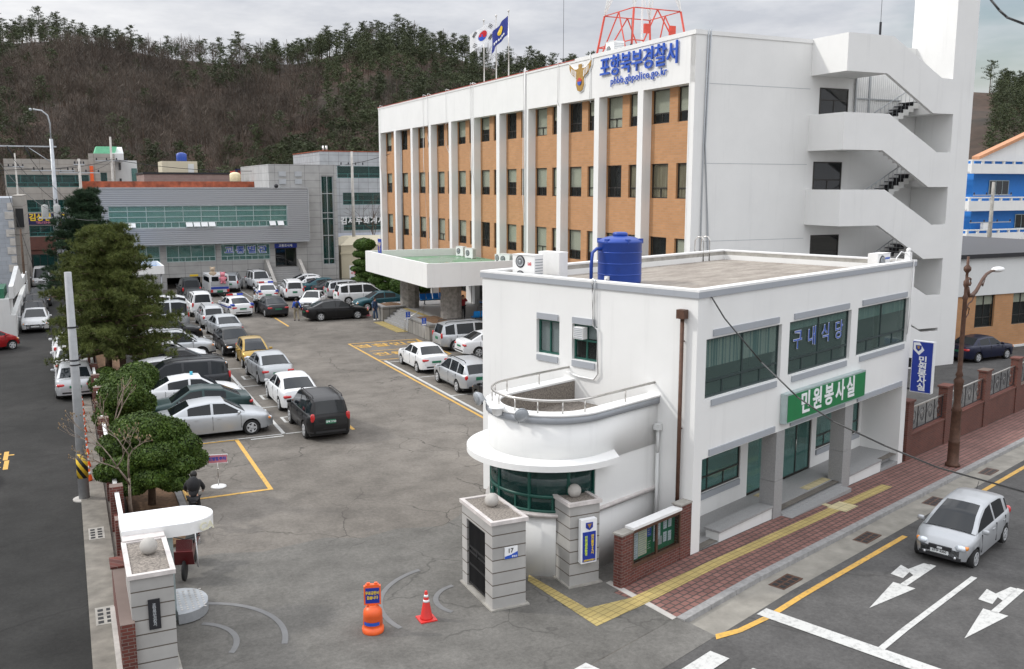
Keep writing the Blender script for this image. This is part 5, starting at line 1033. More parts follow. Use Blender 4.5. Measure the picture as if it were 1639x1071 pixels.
# ------------------------------------------------------------------ HILLS
RID = [(-.80, 54), (-.56, 49.5), (-.48, 51), (-.43, 50.3), (-.36, 46.6), (-.30, 45.0), (-.22, 45.0), (-.14, 50), (-.10, 50), (-.04, 45), (.03, 41), (.10, 39), (.2, 39), (.35, 38.5), (.45, 38), (.55, 36.8), (.62, 36), (.9, 34)]
def ridge(q):
    for (a, za), (c, zc) in zip(RID, RID[1:]):
        if q <= c or c == .9:
            s = min(1, max(0, (q-a)/(c-a))); return za+(zc-za)*s
def hz(x, y):
    q = x/max(y, 1); R_ = 262; zr_ = ridge(q)-2.6
    s = (y-138)/(R_-138)
    if s <= 0: return -1.0
    bump_ = 1.6*math.sin(x*.09+y*.05)+1.1*math.sin(x*.17-y*.11)
    if s <= 1: return -1+(zr_+1)*(s**.9)+bump_*min(1, s*3)*(1-s**6)
    return zr_-(s-1)*zr_*.7
mb = MB(); nx, ny = 120, 34; g = []
for i in range(nx+1):
    row = []
    for j in range(ny+1):
        y = 138+(262-138)*min(j, 28)/28+(max(0, j-28))*12; x = (-1.0+2.0*i/nx)*y*.95; row.append(mb.vt(x, y, hz(x, y)))
    g.append(row)
for i in range(nx):
    for j in range(ny): mb.face((g[i][j], g[i+1][j], g[i+1][j+1], g[i][j+1]), 0, True)
tag(mb.build('hill', 'hill_ground'), kind='structure')
# ------------------------------------------------------------------ FOLIAGE
NP = np.random.default_rng(11)
def np_obj(name, V, F, mat, parent=None, mi=None):
    me = bpy.data.meshes.new(name); V = np.asarray(V, np.float32); F = np.asarray(F, np.int32); k = F.shape[1]
    me.vertices.add(len(V)); me.vertices.foreach_set('co', V.ravel()); me.loops.add(F.size); me.polygons.add(len(F))
    me.loops.foreach_set('vertex_index', F.ravel()); me.polygons.foreach_set('loop_start', np.arange(len(F), dtype=np.int32)*k)
    for m_ in (mat if isinstance(mat, (list, tuple)) else [mat]): me.materials.append(MATS[m_])
    if mi is not None: me.polygons.foreach_set('material_index', np.asarray(mi, np.int32))
    me.update(calc_edges=True); me.validate(); o = bpy.data.objects.new(name, me); COL.objects.link(o)
    if parent: o.parent = parent
    return o
def unit(n):
    v = NP.normal(size=(n, 3)); return v/np.linalg.norm(v, axis=1, keepdims=True)
def blades(P, D, L, Wd):      # thin triangles from points P along D
    n = len(P); s = np.cross(D, unit(n)); s /= np.linalg.norm(s, axis=1, keepdims=True)+1e-9
    L = np.broadcast_to(np.asarray(L, float).reshape(-1, 1), (n, 1)); Wd = np.broadcast_to(np.asarray(Wd, float).reshape(-1, 1), (n, 1))
    V = np.stack([P-s*Wd, P+s*Wd, P+D*L], 1).reshape(-1, 3); return V, np.arange(3*n).reshape(-1, 3)
def leaves(P, N, S):          # small quads facing about N
    n = len(P); t = np.cross(N, unit(n)); t /= np.linalg.norm(t, axis=1, keepdims=True)+1e-9; q = np.cross(N, t)
    S = np.broadcast_to(np.asarray(S, float).reshape(-1, 1), (n, 1)); V = np.stack([P-t*S-q*S*.6, P+t*S-q*S*.6, P+t*S*.7+q*S, P-t*S*.7+q*S], 1).reshape(-1, 3)
    return V, np.arange(4*n).reshape(-1, 4)
def cat(L):
    Vs, Fs, off = [], [], 0
    for V, F in L: Vs.append(V); Fs.append(F+off); off += len(V)
    return np.concatenate(Vs), np.concatenate(Fs)
# clipped shrub lobes: dense small leaves over squashed balls
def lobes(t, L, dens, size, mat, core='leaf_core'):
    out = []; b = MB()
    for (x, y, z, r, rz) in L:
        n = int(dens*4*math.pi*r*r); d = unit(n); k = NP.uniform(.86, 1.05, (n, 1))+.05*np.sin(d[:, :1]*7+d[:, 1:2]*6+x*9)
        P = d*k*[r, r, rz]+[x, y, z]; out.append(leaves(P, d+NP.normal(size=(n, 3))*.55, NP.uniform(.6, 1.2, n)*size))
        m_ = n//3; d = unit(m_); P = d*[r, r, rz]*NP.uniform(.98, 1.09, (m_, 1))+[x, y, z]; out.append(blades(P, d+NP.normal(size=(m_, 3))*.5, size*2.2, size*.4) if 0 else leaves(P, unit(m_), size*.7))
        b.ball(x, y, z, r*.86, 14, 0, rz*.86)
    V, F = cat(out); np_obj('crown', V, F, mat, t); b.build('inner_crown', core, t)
def trunk(t, paths, mat='bark', name='trunk'):
    b = MB()
    for P, r0, r1 in paths: b.tube(P, r0, 8, 0, r1)
    b.build(name, mat, t)
# big foreground pine with two stems
def pine(lab, x, y, H, spread, seed, stems, mat='pine_needle', z0=.3, tufts=700, name='pine_tree', tl=.17, cat_='tree'):
    global NP; NP = np.random.default_rng(seed); rr = random.Random(seed)
    t = thing(name, lab, cat_, LOT, x, y, 0); paths = []; cl = []
    for (sx, sy, lean) in stems:
        P = [Vector((sx+lean[0]*k/6+rr.uniform(-.08, .08), sy+lean[1]*k/6+rr.uniform(-.08, .08), H*.93*k/6)) for k in range(7)]; paths.append((P, .19, .05))
        nb = 22
        for i in range(nb):
            f = z0+(1-z0)*(i/(nb-1)); k = f*6*.98; a = P[int(min(5, k))].lerp(P[int(min(5, k))+1], k-int(min(5, k))); L = spread*(1.0-.72*max(0, (f-z0)/(1-z0))**1.25)*rr.uniform(.75, 1.1)
            for w in range(4 if f < .95 else 2):
                th = rr.uniform(0, 6.28); e = a+Vector((math.cos(th)*L, math.sin(th)*L, L*rr.uniform(-.05, .28))); m_ = a.lerp(e, .5)+Vector((0, 0, rr.uniform(-.1, .15))); paths.append(([a, m_, e], .05, .015))
                for q in range(5): s = .25+.75*q/4; p = a.lerp(e, s); cl.append((p.x+rr.uniform(-.2, .2), p.y+rr.uniform(-.2, .2), p.z+rr.uniform(0, .22), (.28+.26*rr.random())*(1.15-.3*s)))
    trunk(t, paths); cl = np.array(cl); per = max(3, tufts//len(cl)) if tufts < len(cl) else tufts//len(cl)
    idx = np.repeat(np.arange(len(cl)), per); d = unit(len(idx)); c = cl[idx, :3]+d*cl[idx, 3:4]*NP.uniform(.3, 1, (len(idx), 1))*[1.15, 1.15, .62]
    k = 22; D0 = d*.5+np.array([0, 0, .7]); D0 = np.repeat(D0, k, 0)+NP.normal(size=(len(idx)*k, 3))*.55; D0 /= np.linalg.norm(D0, axis=1, keepdims=True)
    V, F = blades(np.repeat(c, k, 0), D0, NP.uniform(.7, 1.2, len(D0))*tl, .013); np_obj('crown', V, F, mat, t); return t
pine('large spreading pine with two stems leaning over the parked cars', 1.95, 51.8, 8.3, 3.15, 5, [(-.3, .5, (.1, .3)), (.35, -.3, (-.25, -.2))], tufts=15000, z0=.19, tl=.21)
pine('dark blue green conifer standing behind the large pine', 1.3, 67.5, 10.2, 2.9, 9, [(0, 0, (.1, .1))], 'fir_needle', z0=.35, tufts=9000, name='conifer', tl=.22)
t = thing('clipped_tree', 'large rounded clipped evergreen with stacked lobes near the gate', 'tree', LOT, 1.95, 30.5, 0, 'clipped evergreens in the bed')
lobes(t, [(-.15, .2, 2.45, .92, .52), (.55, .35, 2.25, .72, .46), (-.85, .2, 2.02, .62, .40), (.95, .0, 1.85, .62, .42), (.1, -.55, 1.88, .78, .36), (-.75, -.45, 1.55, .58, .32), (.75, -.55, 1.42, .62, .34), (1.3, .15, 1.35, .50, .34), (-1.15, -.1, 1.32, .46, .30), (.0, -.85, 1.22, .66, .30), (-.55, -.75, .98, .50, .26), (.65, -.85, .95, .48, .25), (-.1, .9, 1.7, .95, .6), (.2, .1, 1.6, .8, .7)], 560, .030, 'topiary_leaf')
trunk(t, [([(0, -.1, 0), (.05, 0, 1.0), (0, 0, 1.8)], .13, .08), ([(.05, 0, .8), (.6, -.1, 1.3)], .06, .04), ([(.05, 0, .8), (-.6, 0, 1.4)], .06, .04)])
for lab, x, y, L in (('rounded clipped evergreen behind the largest one by the gate', 1.75, 39.5, [(0, 0, 1.75, .95, .6), (-.75, -.3, 1.0, .45, .35), (.5, .2, 1.35, .7, .5), (-.2, .5, 1.2, .8, .5)]), ('broad low clipped bush under the large pine', 2.15, 44.5, [(0, 0, 1.1, 1.15, .75), (.5, .9, 1.3, .9, .7), (-.6, .7, 1.0, .8, .6)]), ('small ragged bush at the fence under the large pine', 1.2, 47.5, [(0, 0, .75, .6, .5), (.2, 1.2, .8, .55, .5)])):
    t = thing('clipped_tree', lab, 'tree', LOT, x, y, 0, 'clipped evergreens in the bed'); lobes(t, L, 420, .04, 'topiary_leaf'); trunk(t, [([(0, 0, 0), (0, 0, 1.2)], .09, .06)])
# bare budding tree
def bare(t, base, H, seed, r=.06, mat='grey_bark', depth=4, spread=.55, buds=True, up=.55):
    rr = random.Random(seed); b = MB(*[0, 0, 0]); bb = MB()
    def grow(p, d, L, rad, k):
        q = p+d*L*.5+Vector((rr.uniform(-1, 1), rr.uniform(-1, 1), rr.uniform(-.3, .6)))*L*.07; e = q+(d+Vector((0, 0, .12))).normalized()*L*.5
        b.tube([p, q, e], rad, 5 if rad > .02 else 4, 0, rad*.62)
        if k == 0:
            if buds: bb.ball(e.x, e.y, e.z, .022, 5, 0, .04)
            return
        for i in range(rr.choice((2, 3, 3))):
            n = (d+Vector((rr.uniform(-1, 1), rr.uniform(-1, 1), rr.uniform(-.2, up)))*spread*1.25).normalized(); grow(e if i else q.lerp(e, .7), n, L*rr.uniform(.6, .85), rad*.6, k-1)
    grow(Vector(base), Vector((.03, 0, 1)), H*.33, r, depth); b.build('trunk', mat, t)
    if buds and bb.v: bb.build('buds', 'dry_twig', t)
t = thing('bare_tree', 'leafless budding magnolia in front of the largest clipped evergreen', 'tree', LOT, 1.3, 29.3, 0); bare(t, (0, -.1, 0), 4.3, 4, .06, depth=5, spread=.7)
t = thing('bare_tree', 'leafless pruned tree poking up between two clipped evergreens', 'tree', LOT, 1.2, 37.0, 0); bare(t, (0, 0, 0), 3.4, 8, .05, depth=3, spread=.5)
t = thing('bare_tree', 'bare tree in front of the pale office block', 'tree', LOT, 33.2, 106, 0); bare(t, (0, 0, 0), 8.5, 12, .13, 'bark', 5, .6, False)
for k, (x, y, H) in enumerate(((98, 70, 6), (102, 69, 5))):
    t = thing('bare_tree', ('bare tree below the lowest balcony of the blue building', 'bare tree at the right edge by the blue building')[k], 'tree', LOT, x, y, -1); bare(t, (0, 0, 0), H, 20+k, .1, 'bark', 4, .6, False)
# cloud pruned pines by the entrance
def cloud(lab, x, y, L, tr):
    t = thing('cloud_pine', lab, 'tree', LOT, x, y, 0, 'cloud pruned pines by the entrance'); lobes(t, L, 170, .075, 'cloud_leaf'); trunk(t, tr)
cloud('tall stacked cloud pruned pine beside the cream outbuilding', 24.9, 84.3, [(.2, 0, 4.6, .95, .55), (-.1, 0, 3.75, .8, .32), (.5, .1, 3.4, .6, .3), (.1, 0, 2.95, .95, .3), (-.2, .1, 2.4, .9, .3), (.4, 0, 1.85, 1.05, .34), (-.2, 0, 1.35, .95, .32)], [([(.2, 0, 0), (.1, 0, 2.5), (.2, 0, 4.4)], .13, .07)])
cloud('low cloud pruned pine between the parked white cars and the porch', 25.6, 79.5, [(-.7, 0, 2.6, .8, .5), (.2, .3, 2.9, .8, .45), (-.9, .2, 1.8, .65, .4), (.3, -.2, 2.0, .7, .4), (-.2, 0, 1.2, .8, .35)], [([(0, 0, 0), (.1, 0, 1.5), (-.2, 0, 2.6)], .1, .06), ([(.1, 0, 1.2), (.4, .2, 2.6)], .06, .04)])
cloud('round lobed pine left of the far granite porch column', 26.2, 75.5, [(-.5, 0, 1.6, 1.05, .8), (.5, .2, 2.3, .9, .6), (1.3, 0, 1.7, .8, .7), (-.1, 0, 2.9, .7, .45), (1.6, .4, 2.6, .7, .5)], [([(0, 0, 0), (0, 0, 1.6)], .12, .08), ([(0, 0, .8), (1.1, 0, 1.8)], .07, .05)])
cloud('wide cloud pruned pine seen under the canopy behind the blue seats', 28.6, 79, [(-1.2, 0, 2.1, .9, .4), (0, .3, 2.4, 1.0, .4), (1.3, 0, 2.2, .9, .4), (2.3, 0, 1.8, .8, .35)], [([(0, 0, 0), (0, 0, 2.2)], .1, .07), ([(0, 0, 1.4), (1.8, 0, 2.0)], .05, .03)])
for k, (x, y, s) in enumerate(((24.0, 80.6, .55), (24.9, 77.6, .6), (23.9, 76.5, .45), (25.6, 74.0, .5), (23.7, 82.8, .45))):
    b = MB(); n = 9
    b.rev([(s*.75, -.1), (s, s*.2), (s*.85, s*.6), (s*.35, s*.85)], 0, 0, n, 0, False)
    b.v = [(x_*(1+.2*math.sin(i*2.3+k)), y_*(1+.2*math.cos(i*1.7+k)), z_) for i, (x_, y_, z_) in enumerate(b.v)]
    solo(b, 'garden_rock', 'rough_granite' if k % 2 else 'concrete', LOT, x, y, .05, 'grey garden rock under the cloud pruned pines, %s' % ('near the middle of the group', 'in front of the low pine', 'close to the white estate car', 'nearest the granite column', 'farthest from the porch')[k], 'rock', 'rocks under the pines')
# ------------------------------------------------------------------ wooded hill
NP = np.random.default_rng(3); hr = random.Random(21)
def proto_pine(seed, H=8.5):
    r_ = random.Random(seed); out = []; b = []
    for i in range(26):
        f = .44+.56*i/25; L = (1.95*(1-f)**.42+.55)*r_.uniform(.6, 1.25); th = r_.uniform(0, 6.28)
        for q in range(3): s = (q+1)/3; b.append((math.cos(th)*L*s, math.sin(th)*L*s, H*f+.25*L*s, .34+.26*r_.random()))
    cl = np.array(b); idx = np.repeat(np.arange(len(cl)), 9); d = unit(len(idx)); P = cl[idx, :3]+d*cl[idx, 3:4]*NP.uniform(.2, 1, (len(idx), 1))*[1.2, 1.2, .6]
    return blades(P, unit(len(P))*[1, 1, .5]+[0, 0, .3], NP.uniform(.3, .75, len(P)), .085), H
def proto_bare(seed, H=7.5):
    r_ = np.random.default_rng(seed); out = []; n = 230; th = r_.uniform(0, 6.28, n); f = r_.uniform(.28, 1, n); rad = 1.9*np.sqrt(r_.uniform(0, 1, n))*np.sin(np.clip((f-.15)*3.4, 0, 2.6)); P = np.stack([np.cos(th)*rad, np.sin(th)*rad, H*f*.86], 1)
    D = np.stack([np.cos(th)*.45, np.sin(th)*.45, np.full(n, 1.0)], 1)+r_.normal(size=(n, 3))*.28; D /= np.linalg.norm(D, axis=1, keepdims=True)
    return blades(P, D, r_.uniform(.7, 1.7, n), r_.uniform(.018, .045, n)), H
def stem(x0, y0, H, r=.11, lean=(0, 0)):
    a = np.array([[r*math.cos(k*2.094), r*math.sin(k*2.094), 0] for k in range(3)]); c = a*.35+[lean[0], lean[1], H]; V = np.concatenate([a, c])+[x0, y0, 0]
    return V, np.array([[0, 1, 4], [0, 4, 3], [1, 2, 5], [1, 5, 4], [2, 0, 3], [2, 3, 5]])
PP = [proto_pine(s) for s in range(5)]; PB = [proto_bare(40+s) for s in range(6)]
def put(pv, x, y, z, s, a):
    V, F = pv; c, n = math.cos(a), math.sin(a); W_ = V*s; return np.stack([W_[:, 0]*c-W_[:, 1]*n+x, W_[:, 0]*n+W_[:, 1]*c+y, W_[:, 2]+z], 1), F
pinesL, bareL, redL, stemL = [], [], [], []
for i in range(4300):
    y = 141+119*hr.random()**.8; q = hr.uniform(-.60, .66)
    if .10 < q < .50: continue
    x = q*y; z = hz(x, y); a = hr.uniform(0, 6.28)
    dens = math.sin(x*.045+1.2)+math.sin(y*.06+x*.02)+.6*math.sin(x*.11-y*.07)+(.9 if q > -.2 else -.1)+(1.6 if q > .5 else 0)+.9*math.exp(-((q+.22)/.13)**2)
    if dens+hr.gauss(0, .8) > .2: s = hr.uniform(.42, .88); pinesL.append(put(PP[i % 5][0], x, y, z, s, a)); stemL.append(put(stem(0, 0, 7), x, y, z, s, a))
    else:
        s = hr.uniform(.65, 1.1); (redL if hr.random() < .16 else bareL).append(put(PB[i % 6][0], x, y, z, s, a)); stemL.append(put(stem(0, 0, 6.5, .09, (hr.uniform(-.6, .6), 0)), x, y, z, s, a))
def wood(name, L, mat, lab):
    V, F = cat(L); tag(np_obj(name, V, F, mat), lab, 'wood', kind='stuff')
wood('pine_wood', pinesL, 'wood_pine', 'dark green pines covering parts of the hillside'); wood('bare_wood', bareL+redL, 'wood_bare', 'brownish leafless trees covering the hillside'); wood('wood_stems', stemL, 'bark', 'dark thin trunks of the hillside wood')
# trees that stand out on the ridge: things of their own
k = 0; x = -.585
while x < .64:
    if not (.13 < x < .49):
        y = 262+hr.uniform(-4, 3); X = x*y; z = hz(X, min(y, 261))-.3; pv = (x < -.1 or x > .0) and hr.random() < (.62 if x < -.05 else .8); s = hr.uniform(.6, 1.12) if pv else hr.uniform(.7, 1.0)
        t = bpy.data.objects.new('ridge_pine' if pv else 'ridge_tree', None); COL.objects.link(t); t.location = (X, y, z); t.rotation_euler.z = hr.uniform(0, 6.28); t.scale = (s, s, s)
        tag(t, 'dark pine standing out on the hilltop skyline' if pv else 'leafless tree standing out on the hilltop skyline', 'tree', 'dark pines along the skyline' if pv else 'leafless trees along the skyline')
        key = ('P', k % 5) if pv else ('B', k % 6)
        if key not in MATS:
            pr_ = (PP[k % 5] if pv else PB[k % 6])[0]; o1 = np_obj('crown', pr_[0], pr_[1], 'wood_pine' if pv else 'wood_bare', t); V, F = cat([stem(0, 0, 8.0, .16, (.2, 0)), stem(.3, .2, 6.5, .08, (-.7, .5)), stem(-.2, .1, 6, .07, (.9, -.3))]); o2 = np_obj('trunk', V, F, 'bark', t); MATS[key] = (o1.data, o2.data)
        else:
            link('crown', MATS[key][0], t); link('trunk', MATS[key][1], t)
        k += 1
    x += hr.uniform(.006, .0145)
# ------------------------------------------------------------------ VEHICLES  (local x forward, y left, z up)
for n_, c_, mt in (('white', (.68, .69, .70), 0), ('silver', (.47, .49, .51), .55), ('black', (.007, .007, .008), .1), ('dark_grey', (.028, .030, .034), .3), ('navy', (.012, .015, .04), .3), ('dark_green', (.02, .045, .045), .3), ('gold', (.42, .28, .07), .5), ('red', (.30, .012, .014), .2), ('teal', (.02, .08, .10), .3), ('pale_silver', (.46, .475, .49), .45)):
    M('paint_'+n_, c_, .36, mt, var=.02, vs=1, coat=.25, spec=.3)
M('car_glass', (.008, .011, .014), .05, var=.1, spec=.45); M('car_glass_blue', (.03, .07, .10), .06, var=.1, spec=.9, coat=.6); M('tyre', (.018, .018, .018), .85); M('rim', (.52, .53, .54), .35, .25); M('car_trim', (.02, .02, .022), .6)
M('tail_red', (.50, .01, .012), .15, coat=1); M('head_clear', (.62, .66, .70), .12, .3, coat=1); M('amber', (.75, .25, .02), .2, coat=1); M('plate_green', (.015, .16, .08), .5); M('plate_white', (.70, .72, .72), .5); M('chrome', (.65, .66, .68), .15, .9)
M('beacon_blue', (.01, .06, .55), .2, coat=1); M('beacon_cyan', (.02, .40, .55), .2, coat=1); M('stripe_blue', (.015, .05, .35), .4); M('toy_tan', (.45, .36, .26), .9)
brk = bpy.data.materials['tail_red']
CT = {  # deck: lower body top line (x,z); roof: glasshouse line; pil: painted pillar spans in x; wheels x; r wheel radius
 'sedan': dict(W=1.78, deck=[(-2.24, .62), (-2.22, .80), (-2.12, .98), (-1.55, 1.03), (1.0, .96), (1.6, .88), (2.0, .77), (2.17, .62), (2.24, .48)], roof=[(-1.72, 1.03), (-1.0, 1.37), (-.2, 1.45), (.35, 1.41), (1.12, .95)], pil=[(-.22, -.12), (-1.28, -1.1)], wh=(-1.33, 1.33), r=.31, kind='s'),
 'oldsedan': dict(W=1.70, deck=[(-2.18, .60), (-2.17, .82), (-2.1, .95), (-1.4, .99), (1.0, .93), (1.9, .82), (2.12, .70), (2.18, .48)], roof=[(-1.6, .98), (-1.05, 1.33), (-.2, 1.39), (.25, 1.36), (.95, .93)], pil=[(-.25, -.15), (-1.22, -1.06)], wh=(-1.28, 1.30), r=.29, kind='s'),
 'bigsedan': dict(W=1.85, deck=[(-2.42, .62), (-2.40, .84), (-2.3, 1.0), (-1.6, 1.06), (1.05, .98), (1.8, .88), (2.25, .74), (2.42, .50)], roof=[(-1.9, 1.05), (-1.1, 1.39), (-.25, 1.48), (.3, 1.44), (1.18, .98)], pil=[(-.28, -.18), (-1.42, -1.22)], wh=(-1.38, 1.42), r=.33, kind='s'),
 'hatch': dict(W=1.60, deck=[(-1.74, .55), (-1.74, .85), (-1.70, .98), (1.0, .94), (1.35, .87), (1.58, .76), (1.70, .60), (1.76, .42)], roof=[(-1.70, .98), (-1.48, 1.30), (-.95, 1.42), (-.3, 1.45), (.12, 1.41), (.6, 1.24), (1.16, .93)], pil=[(-.35, -.25), (-1.3, -1.12)], wh=(-1.14, 1.22), r=.28, kind='h'),
 'suv': dict(W=1.82, deck=[(-2.16, .60), (-2.16, .95), (-2.10, 1.08), (1.0, 1.05), (1.6, 1.0), (2.0, .88), (2.12, .72), (2.17, .50)], roof=[(-2.08, 1.08), (-1.86, 1.60), (-1.3, 1.68), (0, 1.70), (.42, 1.64), (1.15, 1.05)], pil=[(-.32, -.22), (-1.35, -1.22)], wh=(-1.30, 1.34), r=.35, kind='u'),
 'wagon': dict(W=1.76, deck=[(-2.2, .60), (-2.2, .88), (-2.15, 1.0), (1.0, .96), (1.7, .88), (2.05, .76), (2.2, .50)], roof=[(-2.12, 1.0), (-1.85, 1.40), (-1.1, 1.52), (0, 1.53), (.35, 1.47), (1.12, .97)], pil=[(-.25, -.15), (-1.2, -1.1)], wh=(-1.28, 1.34), r=.31, kind='u'),
 'mpv': dict(W=1.86, deck=[(-2.35, .60), (-2.35, .95), (-2.3, 1.06), (1.2, 1.03), (1.8, .95), (2.15, .82), (2.3, .66), (2.36, .48)], roof=[(-2.28, 1.06), (-2.12, 1.58), (-1.5, 1.70), (.2, 1.72), (.62, 1.64), (1.5, 1.02)], pil=[(-.2, -.1), (-1.45, -1.3)], wh=(-1.45, 1.45), r=.33, kind='u'),
 'van': dict(W=1.82, deck=[(-2.4, .60), (-2.4, 1.0), (-2.38, 1.12), (1.5, 1.10), (2.0, 1.0), (2.3, .85), (2.42, .50)], roof=[(-2.37, 1.12), (-2.25, 1.80), (-1.8, 1.92), (.8, 1.94), (1.1, 1.88), (1.85, 1.05)], pil=[(.0, .12), (-1.2, -1.1)], wh=(-1.35, 1.35), r=.32, kind='u'),
 'offroad': dict(W=1.84, deck=[(-2.1, .62), (-2.1, 1.0), (-2.05, 1.12), (.75, 1.12), (1.2, 1.10), (1.95, 1.02), (2.08, .92), (2.12, .55)], roof=[(-2.02, 1.12), (-1.9, 1.72), (-1.3, 1.80), (.1, 1.80), (.4, 1.75), (.85, 1.14)], pil=[(-.32, -.2), (-1.3, -1.15)], wh=(-1.25, 1.3), r=.37, kind='u'),
}
def interp(L, x):
    for (a, za), (c, zc) in zip(L, L[1:]):
        if x <= c: return za+(zc-za)*max(0, (x-a))/(c-a) if c > a else zc
    return L[-1][1]
CAR = {}
def car_meshes(ty):
    if ty in CAR: return CAR[ty]
    T = CT[ty]; W = T['W']/2; deck, roof = T['deck'], T['roof']; x0, x1 = deck[0][0], deck[-1][0]; r = T['r']; ra = r+.055; zb0 = .24 if T['kind'] != 'u' else .30
    L = x1-x0; xs = set([x0, x0+.02, x0+.07, x0+.16, x0+.3, x1-.02, x1-.07, x1-.16, x1-.3]+[p[0] for p in deck])
    for wx in T['wh']:
        for k in range(13): xs.add(wx+ra*math.cos(math.pi*k/12))
    for k in range(26): xs.add(x0+L*k/25)
    xs = sorted(xs); X = [xs[0]]
    for x in xs[1:]:
        if x-X[-1] > .012: X.append(x)
    def hw(x):
        e = min(x-x0, x1-x); k = max(0, 1-e/.55); f = 1-.03*(max(0, abs(x)-1.0))
        return W*f*(1-.34*k**2.3) if x > 0 else W*f*(1-.20*k**2.8)
    def zbot(x):
        z = zb0+.06*max(0, 1-min(x-x0, x1-x)/.4)
        for wx in T['wh']:
            d = abs(x-wx)
            if d < ra: z = max(z, r+math.sqrt(ra*ra-d*d))
        return z
    b = MB(); rows = []
    clad = T['kind'] == 'u' and ty in ('suv', 'offroad')
    for x in X:
        h, zb, zt = hw(x), zbot(x), interp(deck, x); zt = max(zt, zb+.05); sh = zt-.035
        c = [(h*.95, zb), (h*.985, max(zb+.01, .42)), (h, max(zb+.02, .58)), (h*.985, max(zb+.03, sh-.10)), (h*.955, max(zb+.04, sh-.02)), (h*.88, zt), (h*.5, zt+.022), (0, zt+.03)]
        full = c+[(-y, z) for y, z in c[:-1][::-1]]; rows.append([b.vt(x, y, z) for y, z in full])
    n = len(rows[0])
    for A, Bv in zip(rows, rows[1:]):
        for k in range(n-1):
            m = 1 if clad and k in (0, n-2) else 0; b.face((A[k], Bv[k], Bv[k+1], A[k+1]), m, True)
    b.face(rows[0][::-1], 0); b.face(rows[-1], 0)
    # door shut lines, sill strip
    sd = sorted(T['pil'])[-1]; seams = [(sd[0]+sd[1])/2, interp([(0, 0), (1, 0)], 0)+min(roof[-1][0]-.12, T['wh'][1]-ra-.04), T['wh'][0]+ra*.3]
    for sx in seams:
        for s in (-1, 1):
            y = W*.995*(1-.03*max(0, abs(sx)-1)); zl = .36 if abs(sx-T['wh'][0]) > ra*.5 else r+ra+.01; b.box(sx-.007, sx+.007, *sorted((s*(y-.02), s*(y+.004))), zl, interp(deck, sx)-.07, 1)
    body = b.mesh('body', ['paint_white', 'car_trim']); body.set_sharp_from_angle(angle=R(38))
    # glasshouse
    gx = set([p[0] for p in roof]); xa, xb = roof[0][0], roof[-1][0]
    for k in range(17): gx.add(xa+(xb-xa)*k/16)
    for p in T['pil']: gx.update(p)
    gx = sorted(gx); G = [gx[0]]
    for x in gx[1:]:
        if x-G[-1] > .02: G.append(x)
    G[-1] = xb
    zr_ = max(p[1] for p in roof); xr0, xr1 = roof[1][0], (roof[-3][0] if ty == 'hatch' else roof[-2][0])
    if len(roof) > 5: pass
    def sec(x):
        zt, zb = interp(roof, x), interp(deck, x)-.015; f = (zt-zb)/(zr_-interp(deck, 0)); wl = hw(x)*.90; wt = wl-(.17*max(f, 0))
        zt = max(zt, zb+.004); zg = max(zb+.002, zt-.055); wg = wl+(wt-wl)*((zg-zb)/(zt-zb+1e-6))
        return [(wl, zb), (wg, zg), (wt-.015, zt-.006), (wt-.11, zt+.012), (wt*.5, zt+.028), (0, zt+.033)]
    S = [sec(x) for x in G]; parts = {}
    def addf(key, quad):
        q = parts.setdefault(key, MB()); q.face([q.vt(*p) for p in quad], 0, True)
    NS = 6
    for i in range(len(G)-1):
        xm = (G[i]+G[i+1])/2; ca, cb = S[i], S[i+1]
        for s in (1, -1):
            for k in range(NS-1):
                quad = [(G[i], s*ca[k][0], ca[k][1]), (G[i+1], s*cb[k][0], cb[k][1]), (G[i+1], s*cb[k+1][0], cb[k+1][1]), (G[i], s*ca[k+1][0], ca[k+1][1])]
                if s < 0: quad = quad[::-1]
                if k == 0:
                    pil = any(a-1e-6 <= xm <= c+1e-6 for a, c in T['pil']) or (T['kind'] == 's' and xm < xr0-.25) or (T['kind'] != 's' and xm < xr0+.05) or xm > xb-.10
                    if pil: addf('roof_panel', quad)
                    else:
                        seg = sum(1 for a, c in T['pil'] if xm > c); addf(('side_window', s, seg), quad)
                elif k in (3, 4) and xm > xr1: addf('windscreen', quad)
                elif k in (3, 4) and xm < xr0: addf('rear_window', quad)
                else: addf('roof_panel', quad)
    out = [('body', body, 'P')]
    for key, q in parts.items():
        nm = key if isinstance(key, str) else key[0]; me = q.mesh(nm, ['paint_white' if nm == 'roof_panel' else 'car_glass'])
        bm = bmesh.new(); bm.from_mesh(me); bmesh.ops.remove_doubles(bm, verts=bm.verts, dist=.0008); bmesh.ops.recalc_face_normals(bm, faces=bm.faces); bm.to_mesh(me); bm.free()
        if nm == 'roof_panel': me.set_sharp_from_angle(angle=R(45))
        out.append((nm, me, 'P' if nm == 'roof_panel' else 'G'))
    # underside
    b = MB(); b.box(x0+.25, x1-.25, -W*.86, W*.86, .2, .56); out.append(('underbody', b.mesh('underbody', ['black']), None))
    # lights
    zt0, zt1 = interp(deck, x0+.1), interp(deck, x1-.15); hr_, hf = hw(x0+.12), hw(x1-.14)
    def blob(nm, mat, x, y, z, sx, sy, sz):
        b = MB(); b.ball(0, 0, 0, 1, 12); me = b.mesh(nm, [mat])
        for v in me.vertices:
            c = v.co; c.x, c.y, c.z = [math.copysign(abs(q)**(.8 if nm == 'headlight' else .55), q) for q in c]; c.x = c.x*sx+x; c.y = c.y*sy+y; c.z = c.z*sz+z
        out.append((nm, me, None))
